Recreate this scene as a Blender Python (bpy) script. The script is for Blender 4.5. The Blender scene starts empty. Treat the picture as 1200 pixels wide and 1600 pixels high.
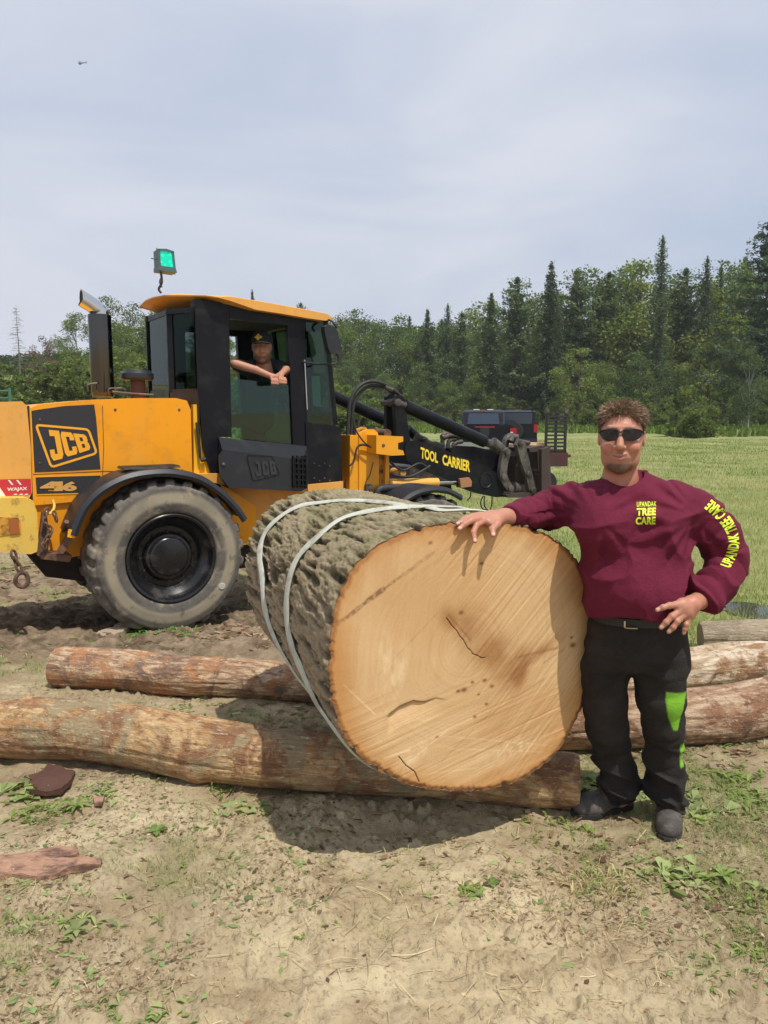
import bpy, bmesh, math, random
import numpy as np
from mathutils import Vector, Matrix
from mathutils.bvhtree import BVHTree
random.seed(7)
RNG = np.random.default_rng(11)
scene = bpy.context.scene
COL = scene.collection

# ------------------------------------------------------------------ camera
CAM_H = 1.72
PITCH = math.atan(155 / 1200)
cam_d = bpy.data.cameras.new("camera")
cam = bpy.data.objects.new("camera", cam_d)
COL.objects.link(cam)
cam.location = (0, 0, CAM_H)
cam.rotation_euler = (math.pi / 2 - PITCH, 0, 0)
cam_d.sensor_fit = 'VERTICAL'
cam_d.sensor_height = 24
cam_d.lens = 18
cam_d.clip_start = 0.05
cam_d.clip_end = 6000
scene.camera = cam

# ------------------------------------------------------------------ light
SUN_TO = Vector((0.27, -0.37, 1.0)).normalized()      # towards the sun
sun_d = bpy.data.lights.new("sun", 'SUN')
sun_d.energy = 4.3
sun_d.angle = math.radians(0.6)
sun_d.color = (1.0, 0.95, 0.86)
sun = bpy.data.objects.new("sun", sun_d)
COL.objects.link(sun)
sun.rotation_euler = SUN_TO.to_track_quat('Z', 'Y').to_euler()
world = bpy.data.worlds.new("World")
scene.world = world
world.use_nodes = True
wn, wl = world.node_tree.nodes, world.node_tree.links
wn.clear()
w_out = wn.new('ShaderNodeOutputWorld')
w_bg = wn.new('ShaderNodeBackground')
w_sky = wn.new('ShaderNodeTexSky')
w_sky.sky_type = 'NISHITA'
w_sky.sun_disc = False
w_sky.sun_elevation = math.asin(SUN_TO.z)
w_sky.sun_rotation = math.atan2(SUN_TO.x, SUN_TO.y)
w_sky.air_density = 1.2
w_sky.dust_density = 2.0
w_tc = wn.new('ShaderNodeTexCoord')
w_mp = wn.new('ShaderNodeMapping')
w_mp.inputs['Scale'].default_value = (1.6, 1.6, 4.5)
w_mp.inputs['Location'].default_value = (0.4, 0.1, 0.35)
w_n = wn.new('ShaderNodeTexNoise')
w_n.inputs['Scale'].default_value = 1.15
w_n.inputs['Detail'].default_value = 6
w_n.inputs['Roughness'].default_value = 0.5
w_n.inputs['Distortion'].default_value = 0.5
w_r = wn.new('ShaderNodeValToRGB')
w_r.color_ramp.elements[0].position = 0.32
w_r.color_ramp.elements[0].color = (0.86, 0.86, 0.86, 1)
w_r.color_ramp.elements[1].position = 0.66
w_r.color_ramp.elements[1].color = (1, 1, 1, 1)
# thin bright cloud veil between two greys: lavender where thin, white where thick
w_c = wn.new('ShaderNodeMixRGB')
w_c.inputs['Color1'].default_value = (5.3, 6.25, 8.0, 1)
w_c.inputs['Color2'].default_value = (7.4, 7.75, 8.7, 1)
w_mix = wn.new('ShaderNodeMixRGB')
w_r2 = wn.new('ShaderNodeValToRGB')
w_r2.color_ramp.elements[0].position = 0.28
w_r2.color_ramp.elements[1].position = 0.60
wl.new(w_tc.outputs['Generated'], w_mp.inputs['Vector'])
wl.new(w_mp.outputs[0], w_n.inputs['Vector'])
wl.new(w_n.outputs['Fac'], w_r.inputs[0])
wl.new(w_n.outputs['Fac'], w_r2.inputs[0])
wl.new(w_r2.outputs[0], w_c.inputs[0])
wl.new(w_r.outputs[0], w_mix.inputs[0])
wl.new(w_sky.outputs[0], w_mix.inputs['Color1'])
wl.new(w_c.outputs[0], w_mix.inputs['Color2'])
wl.new(w_mix.outputs[0], w_bg.inputs['Color'])
w_bg.inputs['Strength'].default_value = 0.096
wl.new(w_bg.outputs[0], w_out.inputs[0])
scene.view_settings.view_transform = 'Standard'
scene.view_settings.look = 'None'
scene.view_settings.exposure = 0.0
scene.view_settings.gamma = 1.0
scene.render.engine = 'CYCLES'
scene.cycles.use_denoising = True
scene.cycles.max_bounces = 6
scene.cycles.diffuse_bounces = 3
scene.cycles.glossy_bounces = 3
scene.cycles.transparent_max_bounces = 12
scene.cycles.caustics_reflective = False
scene.cycles.caustics_refractive = False

# ------------------------------------------------------------------ helpers
_cp, _sp = math.cos(PITCH), math.sin(PITCH)
def ray(px, py):
    r, u = (px - 600) / 1200, (800 - py) / 1200
    return Vector((r, _cp + u * _sp, -_sp + u * _cp))
def at(px, py, Y):
    d = ray(px, py)
    t = Y / d.y
    return Vector((d.x * t, Y, CAM_H + d.z * t))
def at_plane(px, py, p0, n):
    d = ray(px, py)
    o = Vector((0, 0, CAM_H))
    t = (Vector(p0) - o).dot(n) / d.dot(n)
    return o + d * t

def _hash(ix, iy, iz, seed):
    h = (ix.astype(np.int64) * 374761393 + iy.astype(np.int64) * 668265263 + iz.astype(np.int64) * 2147483647 + seed * 974634777) & 0xFFFFFFFF
    h = ((h ^ (h >> 13)) * 1274126177) & 0xFFFFFFFF
    h = ((h ^ (h >> 16)) * 2246822519) & 0xFFFFFFFF
    return ((h ^ (h >> 15)) & 0xFFFFFF) / float(0xFFFFFF)
def vn(x, y, z=None, seed=0):
    x = np.asarray(x, float); y = np.asarray(y, float)
    z = np.zeros_like(x) if z is None else np.asarray(z, float)
    x, y, z = np.broadcast_arrays(x, y, z)
    ix, iy, iz = np.floor(x), np.floor(y), np.floor(z)
    fx, fy, fz = x - ix, y - iy, z - iz
    fx = fx * fx * (3 - 2 * fx); fy = fy * fy * (3 - 2 * fy); fz = fz * fz * (3 - 2 * fz)
    r = 0
    for dx in (0, 1):
        for dy in (0, 1):
            w2 = (fx if dx else 1 - fx) * (fy if dy else 1 - fy)
            if np.all(z == 0):
                r = r + w2 * _hash(ix + dx, iy + dy, iz, seed)
            else:
                for dz in (0, 1):
                    r = r + w2 * (fz if dz else 1 - fz) * _hash(ix + dx, iy + dy, iz + dz, seed)
    return r
def fbm(x, y, z=None, oct=4, seed=0):
    x = np.asarray(x, float); y = np.asarray(y, float)
    s, a, n = 0, 1.0, 0
    for i in range(oct):
        s = s + a * vn(x * 2 ** i, y * 2 ** i, None if z is None else np.asarray(z) * 2 ** i, seed + i * 17)
        n += a; a *= 0.5
    return s / n
def sst(a, b, x):
    t = np.clip((np.asarray(x, float) - a) / (b - a), 0, 1)
    return t * t * (3 - 2 * t)

def tag(o, label=None, cat=None, group=None, kind=None):
    if label: o['label'] = label
    if cat: o['category'] = cat
    if group: o['group'] = group
    if kind: o['kind'] = kind
    return o
def empty(name, loc=(0, 0, 0), rz=0.0, label=None, cat=None, group=None):
    o = bpy.data.objects.new(name, None)
    COL.objects.link(o)
    o.location = loc
    o.rotation_euler = (0, 0, rz)
    o.empty_display_size = 0.1
    return tag(o, label, cat, group)
def link_mesh(name, me, mat=None, parent=None, smooth=True):
    o = bpy.data.objects.new(name, me)
    COL.objects.link(o)
    if mat is not None:
        for m in (mat if isinstance(mat, (list, tuple)) else [mat]):
            me.materials.append(m)
    if smooth:
        me.polygons.foreach_set('use_smooth', np.ones(len(me.polygons), bool))
    if parent is not None:
        o.parent = parent
    return o
def np_mesh(name, V, F, mat=None, parent=None, smooth=True, matidx=None):
    """V (n,3); F list of arrays (m,k)"""
    me = bpy.data.meshes.new(name)
    V = np.asarray(V, np.float32)
    if not isinstance(F, list): F = [F]
    F = [np.asarray(f, np.int32) for f in F if len(f)]
    me.vertices.add(len(V)); me.vertices.foreach_set('co', V.ravel())
    loops = np.concatenate([f.ravel() for f in F])
    tot = np.concatenate([np.full(len(f), f.shape[1], np.int32) for f in F])
    start = np.concatenate([[0], np.cumsum(tot)[:-1]]).astype(np.int32)
    me.loops.add(len(loops)); me.loops.foreach_set('vertex_index', loops)
    me.polygons.add(len(tot)); me.polygons.foreach_set('loop_start', start)
    try: me.polygons.foreach_set('loop_total', tot)
    except Exception: pass
    if matidx is not None: me.polygons.foreach_set('material_index', np.asarray(matidx, np.int32))
    me.update(calc_edges=True)
    me.validate()
    return link_mesh(name, me, mat, parent, smooth)
def set_attr(o, name, vals):
    a = o.data.attributes.new(name, 'FLOAT', 'POINT')
    a.data.foreach_set('value', np.asarray(vals, np.float32))
def set_col(o, name, vals):
    vals = np.asarray(vals, np.float32)
    if vals.shape[1] == 3: vals = np.hstack([vals, np.ones((len(vals), 1), np.float32)])
    a = o.data.attributes.new(name, 'FLOAT_COLOR', 'POINT')
    a.data.foreach_set('color', vals.ravel())

# ------------------------------------------------------------------ materials
class NT:
    def __init__(s, name):
        s.m = bpy.data.materials.new(name); s.m.use_nodes = True
        s.n, s.l = s.m.node_tree.nodes, s.m.node_tree.links
        s.p = s.n['Principled BSDF']
    def new(s, t, **kw):
        nd = s.n.new(t)
        for k, v in kw.items():
            if k in nd.inputs: nd.inputs[k].default_value = v
            else: setattr(nd, k, v)
        return nd
    def link(s, a, b): s.l.new(a, b)
    def noise(s, vec, scale, detail=4, rough=0.55, dist=0.0):
        n = s.new('ShaderNodeTexNoise'); n.inputs['Scale'].default_value = scale
        n.inputs['Detail'].default_value = detail; n.inputs['Roughness'].default_value = rough
        n.inputs['Distortion'].default_value = dist
        if vec is not None: s.link(vec, n.inputs['Vector'])
        return n.outputs['Fac']
    def ramp(s, fac, stops):
        r = s.new('ShaderNodeValToRGB'); cr = r.color_ramp
        while len(cr.elements) < len(stops): cr.elements.new(0.5)
        for e, (p, c) in zip(cr.elements, stops):
            e.position = p; e.color = (c, c, c, 1) if not hasattr(c, '__len__') else (*c, 1)
        s.link(fac, r.inputs[0]); return r.outputs[0]
    def mix(s, fac, a, b, mode='MIX'):
        m = s.new('ShaderNodeMixRGB', blend_type=mode)
        for inp, v in ((m.inputs[0], fac), (m.inputs[1], a), (m.inputs[2], b)):
            if hasattr(v, 'is_linked') or isinstance(v, bpy.types.NodeSocket): s.link(v, inp)
            elif hasattr(v, '__len__'): inp.default_value = (*v[:3], 1)
            else: inp.default_value = v if inp.type == 'VALUE' else (v, v, v, 1)
        return m.outputs[0]
    def attr(s, name, out='Fac'):
        a = s.new('ShaderNodeAttribute'); a.attribute_name = name; return a.outputs[out]
    def coords(s, kind='Object', scale=(1, 1, 1)):
        t = s.new('ShaderNodeTexCoord'); v = t.outputs[kind]
        if scale != (1, 1, 1):
            mp = s.new('ShaderNodeMapping'); mp.inputs['Scale'].default_value = scale
            s.link(v, mp.inputs['Vector']); v = mp.outputs[0]
        return v
    def bump(s, h, strength, dist=0.01):
        b = s.new('ShaderNodeBump'); b.inputs['Strength'].default_value = strength
        b.inputs['Distance'].default_value = dist
        s.link(h, b.inputs['Height']); s.link(b.outputs[0], s.p.inputs['Normal'])
    def base(s, v):
        s.link(v, s.p.inputs['Base Color'])
    def rough(s, v):
        if isinstance(v, (int, float)): s.p.inputs['Roughness'].default_value = v
        else: s.link(v, s.p.inputs['Roughness'])
def MAT(name, col, rough=0.6, metal=0.0, var=0.12, vs=6.0, col2=None, s2=9.0, lo=0.5, hi=0.62, bump=0.0, bs=60.0, spec=0.5,
        stretch=(1, 1, 1), coat=0.0, rvar=0.0):
    t = NT(name)
    v = t.coords('Object', stretch)
    c = t.mix(t.noise(v, vs), tuple(x * (1 - var) for x in col), tuple(min(1, x * (1 + var)) for x in col))
    if col2 is not None:
        c = t.mix(t.ramp(t.noise(v, s2, 6, 0.65), [(lo, 0.0), (hi, 1.0)]), c, col2)
    t.base(c)
    t.p.inputs['Metallic'].default_value = metal
    t.p.inputs['Specular IOR Level'].default_value = spec
    t.p.inputs['Coat Weight'].default_value = coat
    if rvar: t.rough(t.ramp(t.noise(v, s2 * 1.3, 5), [(0.3, max(0.02, rough - rvar)), (0.7, min(1, rough + rvar))]))
    else: t.rough(rough)
    if bump: t.bump(t.noise(v, bs, 5, 0.6), bump, 0.01)
    return t.m

# ------------------------------------------------------------------ shapes
def bm_obj(name, bm, mat, parent=None, smooth=False, bevel=0.0, seg=2, auto=None):
    if bevel:
        bmesh.ops.bevel(bm, geom=[e for e in bm.edges if len(e.link_faces) == 2 and e.calc_face_angle(0) > 0.5], offset=bevel, segments=seg,
                        profile=0.5, affect='EDGES', clamp_overlap=True)
    bmesh.ops.recalc_face_normals(bm, faces=bm.faces)
    me = bpy.data.meshes.new(name)
    bm.to_mesh(me); bm.free()
    o = link_mesh(name, me, mat, parent, smooth)
    if smooth or bevel:
        me.polygons.foreach_set('use_smooth', np.ones(len(me.polygons), bool))
        try: me.set_sharp_from_angle(angle=math.radians(38))
        except Exception: pass
    return o
def prism(bm, pts, y0, y1, inset=0.0, axis='y'):
    """pts = (x,z) outline, extruded along y between y0 and y1"""
    a, b = [], []
    for x, z in pts:
        a.append(bm.verts.new((x, y0, z))); b.append(bm.verts.new((x, y1, z)))
    n = len(pts)
    bm.faces.new(a); bm.faces.new(list(reversed(b)))
    for i in range(n):
        j = (i + 1) % n
        bm.faces.new((a[i], b[i], b[j], a[j]))
    return a + b
def box(bm, x0, x1, y0, y1, z0, z1, M=None):
    vs = [bm.verts.new((x, y, z)) for x in (x0, x1) for y in (y0, y1) for z in (z0, z1)]
    for f in ((0, 1, 3, 2), (4, 6, 7, 5), (0, 4, 5, 1), (2, 3, 7, 6), (0, 2, 6, 4), (1, 5, 7, 3)):
        bm.faces.new([vs[i] for i in f])
    if M is not None:
        for v in vs: v.co = M @ v.co
    return vs
def frames(P):
    P = [Vector(p) for p in P]; n = len(P); T = []
    for i in range(n):
        t = (P[min(i + 1, n - 1)] - P[max(i - 1, 0)])
        T.append(t.normalized() if t.length > 1e-9 else Vector((0, 0, 1)))
    up = Vector((0, 0, 1)) if abs(T[0].z) < 0.9 else Vector((1, 0, 0))
    u = T[0].cross(up).normalized(); out = []
    for i in range(n):
        u = (u - T[i] * u.dot(T[i]))
        u = u.normalized() if u.length > 1e-6 else T[i].orthogonal().normalized()
        out.append((P[i], u, T[i].cross(u)))
    return out
def smooth_path(P, n=8):
    P = [Vector(p) for p in P]; out = []
    for i in range(len(P) - 1):
        p0, p1, p2, p3 = P[max(i - 1, 0)], P[i], P[i + 1], P[min(i + 2, len(P) - 1)]
        for k in range(n):
            t = k / n
            out.append(0.5 * ((2 * p1) + (p2 - p0) * t + (2 * p0 - 5 * p1 + 4 * p2 - p3) * t * t + (3 * p1 - p0 - 3 * p2 + p3) * t ** 3))
    out.append(P[-1]); return out
def tube(bm, P, r, seg=12, cap=True, sx=1.0, sy=1.0):
    fr = frames(P); n = len(fr); rings = []
    for i, (p, u, v) in enumerate(fr):
        rr = r[i] if hasattr(r, '__len__') else r
        rings.append([bm.verts.new(p + (u * math.cos(a) * sx + v * math.sin(a) * sy) * rr) for a in [2 * math.pi * k / seg for k in range(seg)]])
    for i in range(n - 1):
        for k in range(seg):
            bm.faces.new((rings[i][k], rings[i][(k + 1) % seg], rings[i + 1][(k + 1) % seg], rings[i + 1][k]))
    if cap:
        bm.faces.new(list(reversed(rings[0]))); bm.faces.new(rings[-1])
def lathe(bm, prof, axis='y', seg=48, c=(0, 0, 0), closed=False):
    """prof: list of (radius, along)"""
    c = Vector(c); rings = []
    for r, a in prof:
        ring = []
        for k in range(seg):
            t = 2 * math.pi * k / seg
            if axis == 'y': p = Vector((r * math.cos(t), a, r * math.sin(t)))
            elif axis == 'z': p = Vector((r * math.cos(t), r * math.sin(t), a))
            else: p = Vector((a, r * math.cos(t), r * math.sin(t)))
            ring.append(bm.verts.new(c + p))
        rings.append(ring)
    m = len(rings)
    for i in range(m if closed else m - 1):
        A, B = rings[i], rings[(i + 1) % m]
        for k in range(seg):
            bm.faces.new((A[k], A[(k + 1) % seg], B[(k + 1) % seg], B[k]))
    if not closed:
        for ring, rv in ((rings[0], True), (rings[-1], False)):
            bm.faces.new(list(reversed(ring)) if rv else ring)
def text2d(s, bold=0.0, res=3, spacing=1.0):
    """triangulated letters as (verts (n,2), tris), height of capitals about 0.7"""
    c = bpy.data.curves.new("txt", 'FONT'); c.body = s; c.offset = bold; c.resolution_u = res; c.space_character = spacing
    o = bpy.data.objects.new("txt", c); COL.objects.link(o)
    bpy.context.view_layer.update()
    me = bpy.data.meshes.new_from_object(o.evaluated_get(bpy.context.evaluated_depsgraph_get()))
    bpy.data.objects.remove(o); bpy.data.curves.remove(c)
    bm = bmesh.new(); bm.from_mesh(me); bpy.data.meshes.remove(me)
    bmesh.ops.triangulate(bm, faces=bm.faces)
    bmesh.ops.remove_doubles(bm, verts=bm.verts, dist=1e-4)
    return bm
def place_text(name, s, fn, mat, parent, bold=0.02, cut=0, spacing=1.0, label=None):
    """fn maps (u, v) with u,v in 0..1 of the text's box to a 3D point"""
    bm = text2d(s, bold, spacing=spacing)
    xs = [v.co.x for v in bm.verts]; ys = [v.co.y for v in bm.verts]
    x0, x1, y0, y1 = min(xs), max(xs), min(ys), max(ys)
    if cut:
        bmesh.ops.subdivide_edges(bm, edges=[e for e in bm.edges if e.calc_length() > (y1 - y0) / cut], cuts=2, use_grid_fill=True)
    for v in bm.verts:
        v.co = fn((v.co.x - x0) / (x1 - x0), (v.co.y - y0) / (y1 - y0))
    me = bpy.data.meshes.new(name); bm.to_mesh(me); bm.free()
    o = link_mesh(name, me, mat, parent, False)
    if label: o['label'] = label
    return o

# ---- implicit surfaces -------------------------------------------------
def nets(f, lo, hi, h):
    lo = np.array(lo, float); hi = np.array(hi, float)
    n = np.ceil((hi - lo) / h).astype(int) + 1
    xs, ys, zs = [lo[i] + h * np.arange(n[i]) for i in range(3)]
    vals = np.empty(n, np.float32)
    step = max(1, int(400000 / (n[1] * n[2])))
    for i in range(0, n[0], step):
        X, Y, Z = np.meshgrid(xs[i:i + step], ys, zs, indexing='ij')
        vals[i:i + step] = f(X, Y, Z)
    ins = vals < 0
    c = np.zeros(n - 1, np.int8)
    offs = [(a, b, d) for a in (0, 1) for b in (0, 1) for d in (0, 1)]
    for a, b, d in offs:
        c += ins[a:n[0] - 1 + a, b:n[1] - 1 + b, d:n[2] - 1 + d]
    mixed = (c > 0) & (c < 8)
    I = np.argwhere(mixed)
    idmap = -np.ones(n - 1, np.int64); idmap[mixed] = np.arange(len(I))
    cv = np.stack([vals[I[:, 0] + a, I[:, 1] + b, I[:, 2] + d] for a, b, d in offs], 1)
    P = np.zeros((len(I), 3)); cnt = np.zeros(len(I))
    for i in range(8):
        for j in range(i + 1, 8):
            oi, oj = np.array(offs[i]), np.array(offs[j])
            if np.abs(oi - oj).sum() != 1: continue
            m = (cv[:, i] < 0) != (cv[:, j] < 0)
            t = cv[m, i] / (cv[m, i] - cv[m, j])
            P[m] += oi + (oj - oi) * t[:, None]; cnt[m] += 1
    V = lo + (I + P / cnt[:, None]) * h
    Q = []
    for ax in range(3):
        sl0 = [slice(None)] * 3; sl1 = [slice(None)] * 3
        sl0[ax] = slice(0, -1); sl1[ax] = slice(1, None)
        A, B = ins[tuple(sl0)], ins[tuple(sl1)]
        E = np.argwhere(A != B)
        o1, o2 = (ax + 1) % 3, (ax + 2) % 3
        ok = (E[:, o1] > 0) & (E[:, o2] > 0) & (E[:, o1] < n[o1] - 1) & (E[:, o2] < n[o2] - 1)
        E = E[ok]
        if not len(E): continue
        def cid(d1, d2):
            e = E.copy(); e[:, o1] += d1; e[:, o2] += d2
            return idmap[e[:, 0], e[:, 1], e[:, 2]]
        q = np.stack([cid(-1, -1), cid(0, -1), cid(0, 0), cid(-1, 0)], 1)
        flip = ~A[E[:, 0], E[:, 1], E[:, 2]]
        q[flip] = q[flip][:, ::-1]
        Q.append(q)
    return V, np.concatenate(Q)
def smin(a, b, k):
    if k <= 0: return np.minimum(a, b)
    h = np.clip(0.5 + 0.5 * (b - a) / k, 0, 1)
    return b + (a - b) * h - k * h * (1 - h)
def smax(a, b, k): return -smin(-a, -b, k)
def cone(X, Y, Z, a, b, ra, rb):
    a = np.array(a, float); b = np.array(b, float); d = b - a; L2 = float(d @ d) + 1e-12
    px, py, pz = X - a[0], Y - a[1], Z - a[2]
    t = np.clip((px * d[0] + py * d[1] + pz * d[2]) / L2, 0, 1)
    return np.sqrt((px - t * d[0]) ** 2 + (py - t * d[1]) ** 2 + (pz - t * d[2]) ** 2) - (ra + (rb - ra) * t)
def chain(X, Y, Z, pts, rs, k=0.01):
    d = None
    for i in range(len(pts) - 1):
        e = cone(X, Y, Z, pts[i], pts[i + 1], rs[i], rs[i + 1])
        d = e if d is None else smin(d, e, k)
    return d
def ell(X, Y, Z, c, r):
    k0 = np.sqrt(((X - c[0]) / r[0]) ** 2 + ((Y - c[1]) / r[1]) ** 2 + ((Z - c[2]) / r[2]) ** 2)
    k1 = np.sqrt(((X - c[0]) / r[0] ** 2) ** 2 + ((Y - c[1]) / r[1] ** 2) ** 2 + ((Z - c[2]) / r[2] ** 2) ** 2) + 1e-9
    return k0 * (k0 - 1) / k1
def loft(X, Y, Z, rows, p=2.3):
    """rows (z, cx, cy, ax, ay) from low to high"""
    R = np.array(rows, float)
    zs = R[:, 0]
    cx, cy, ax, ay = [np.interp(Z, zs, R[:, i]) for i in (1, 2, 3, 4)]
    q = (np.abs((X - cx) / ax) ** p + np.abs((Y - cy) / ay) ** p) ** (1 / p)
    d = (q - 1) * np.minimum(ax, ay)
    return np.maximum(d, np.maximum(zs[0] - Z, Z - zs[-1]))
# ------------------------------------------------------------------ terrain
def gz_np(x, y):
    x = np.asarray(x, float); y = np.asarray(y, float)
    z = np.interp(y, [-50, 3.4, 5.0, 7.0, 9.2, 13, 20, 29, 60, 110, 200, 2500], [0, 0, -0.12, -0.30, -0.56, -0.50, -0.28, -0.05, 0.15, 0.7, 1.5, 8.0])
    hill = 3.6 * sst(22, 62, y) * sst(3, -30, x) + 0.9 * sst(25, 60, y) * sst(4, -4, x)
    z = z + hill
    amp = 0.035 * sst(2.0, 3.5, y) * np.interp(y, [0, 40], [1, 3])
    z = z + amp * (fbm(x * 0.9, y * 0.9, oct=3, seed=3) - 0.5) * 2
    z = z - 0.04 * np.exp(-(((x - 3.55) / 0.9) ** 2 + ((y - 7.55) / 0.55) ** 2) * 1.5)
    return z
def gz(x, y): return float(gz_np(x, y))
def at_ground(px, py, lift=0.0):
    d = ray(px, py); o = Vector((0, 0, CAM_H)); t = 0.5
    for _ in range(4000):
        p = o + d * t
        if p.z <= gz(p.x, p.y) + lift: break
        t += 0.004 + t * 0.002
    return p

NTH = 620
th = np.concatenate([np.linspace(-180, -40, 29)[:-1], np.linspace(-40, 40, NTH), np.linspace(40, 180, 29)[1:]])
rr = np.concatenate([[0.02, 0.3, 0.6, 0.9, 1.15], 1.25 * 1.0042 ** np.arange(900)])
rr = np.concatenate([rr, rr[-1] * 1.03 ** np.arange(1, 150)])
rr = rr[rr < 3000]
TH, R_ = np.meshgrid(np.radians(th), rr, indexing='ij')
GX, GY = R_ * np.sin(TH), R_ * np.cos(TH)
GZ = gz_np(GX, GY)
# green cover mask: field behind, patches in front
def grass_mask(x, y):
    n1 = fbm(x * 1.6 + 7, y * 1.6, oct=4, seed=21); n2 = fbm(x * 5 + 3, y * 5, oct=3, seed=22)
    base = np.interp(y, [0, 2.3, 3.0, 4.0, 5.5, 7.0, 9.5], [-0.30, -0.20, 0.02, 0.12, 0.14, 0.14, 0.5])
    base = base + 0.22 * sst(0.6, 1.3, x) * sst(1.8, 2.5, y) + 0.10 * sst(-0.3, -1.0, x) * sst(2.2, 3.0, y) * sst(4.6, 3.6, y)
    base = base + 0.5 * sst(1.2, 2.2, x) * sst(4.8, 6.2, y)
    base = base - 0.45 * sst(0.3, -0.4, x) * sst(5.2, 6.2, y) * sst(17, 12, y)
    base = base - 0.35 * np.exp(-((x + 0.05) ** 2 / 0.5 + (y - 2.15) ** 2 / 0.12))
    return np.clip((n1 * 0.65 + n2 * 0.35 - 0.5) * 2.2 + base + 0.02, 0, 1)
GM = grass_mask(GX, GY)
near = sst(16, 7, GY)
rough_n = (fbm(GX * 14, GY * 14, oct=4, seed=5) - 0.5) * 0.036 + (fbm(GX * 3.4, GY * 3.4, oct=3, seed=6) - 0.5) * 0.05
lump = np.clip(fbm(GX * 26 + 3, GY * 34, oct=3, seed=8) - 0.54, 0, 1) * 0.10 * sst(.35, .6, fbm(GX * 1.7, GY * 1.7, oct=2, seed=9))
mud_shade = sst(5.0, 6.2, GY) * sst(16, 9, GY) * sst(2.5, 0.5, GX)  # brown debris dirt, its dark tone also painted for the loader's shadow
clod = np.clip(vn(GX * 9, GY * 9, seed=31) - 0.45, 0, 1) ** 1.0 * 0.11
GZ = GZ + (rough_n + lump) * near + clod * mud_shade * (1 - GM)
nt, nr = GX.shape
V = np.stack([GX.ravel(), GY.ravel(), GZ.ravel()], 1)
idx = np.arange(nt * nr).reshape(nt, nr)
F = np.stack([idx[:-1, :-1], idx[:-1, 1:], idx[1:, 1:], idx[1:, :-1]], -1).reshape(-1, 4)[:, ::-1]
# ground material
t = NT('ground')
co = t.coords('Object')
g = t.attr('grass'); md = t.attr('mud_shade')
dirt = t.mix(t.ramp(t.noise(co, 2.2, 8, 0.62), [(0.36, 0), (0.62, 1)]), (0.355, 0.275, 0.165), (0.57, 0.48, 0.31))
dirt = t.mix(t.ramp(t.noise(co, 11, 7, 0.7, 0.4), [(0.50, 0.0), (0.66, 0.55)]), dirt, (0.26, 0.19, 0.12))
dirt = t.mix(t.ramp(t.noise(co, 55, 4, 0.7, 0.3), [(0.54, 0.0), (0.66, 0.6)]), dirt, (0.15, 0.10, 0.06))
dirt = t.mix(t.ramp(t.noise(co, 90, 3, 0.6), [(0.60, 0.0), (0.72, 0.6)]), dirt, (0.55, 0.46, 0.32))
vor = t.new('ShaderNodeTexVoronoi'); vor.inputs['Scale'].default_value = 46; t.link(t.coords('Object', (1, 1.6, 1)), vor.inputs['Vector'])
mud_shade_col = t.mix(t.ramp(t.noise(co, 4, 7, 0.7), [(0.4, 0), (0.65, 1)]), (0.11, 0.078, 0.050), (0.33, 0.25, 0.17))
dirt = t.mix(t.mix(1.0, t.attr('damp'), t.ramp(t.noise(co, 6, 6, .7), [(.35, .35), (.6, 1)]), 'MULTIPLY'), dirt, (0.215, 0.150, 0.092))
dirt = t.mix(md, dirt, mud_shade_col)
gr = t.mix(t.ramp(t.noise(co, 0.35, 8, 0.65), [(0.38, 0), (0.64, 1)]), (0.155, 0.205, 0.058), (0.30, 0.31, 0.125))
gr = t.mix(t.ramp(t.noise(co, 14, 6, 0.7), [(0.45, 0), (0.68, 0.7)]), gr, (0.085, 0.12, 0.035))
gr = t.mix(t.ramp(t.noise(co, 1.1, 7, 0.7), [(0.52, 0), (0.70, 0.55)]), gr, (0.34, 0.27, 0.15))
gf = t.mix(0.5, g, t.noise(co, 40, 3), 'OVERLAY')
gsel = t.mix(1.0, t.ramp(gf, [(0.15, 0), (0.6, 0.9)]), t.ramp(t.attr('far'), [(0.0, 0.45), (1.0, 1.0)]), 'MULTIPLY')
t.base(t.mix(gsel, dirt, gr))
t.rough(0.95); t.p.inputs['Specular IOR Level'].default_value = 0.12
hh = t.mix(0.5, t.noise(co, 30, 8, 0.75), t.noise(co, 150, 4, 0.7))
t.bump(hh, 0.75, 0.02)
ground = np_mesh('ground', V, F, t.m)
damp = np.clip((fbm(GX * 1.3 + 9, GY * 1.3, oct=4, seed=55) - .47) * 5, 0, 1) * .55 + .65 * sst(.45, 1.1, GX) * sst(3.6, 3.0, GY) * sst(1.7, 2.3, GY) + .5 * sst(-.5, -.9, GX) * sst(1.9, 1.6, GY) + .45 * sst(3.2, 3.6, GY) * sst(7, 5, GY)
damp = damp * (1 - .9 * np.exp(-((GX - .1) ** 2 / .5 + (GY - 1.9) ** 2 / .25)))
set_attr(ground, 'damp', np.clip(damp, 0, .9).ravel()); set_attr(ground, 'grass', GM.ravel()); set_attr(ground, 'far', sst(4.5, 7.5, GY).ravel()); set_attr(ground, 'mud_shade', (mud_shade * (1 - 0.2 * GM)).ravel())
tag(ground, kind='structure')

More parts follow.
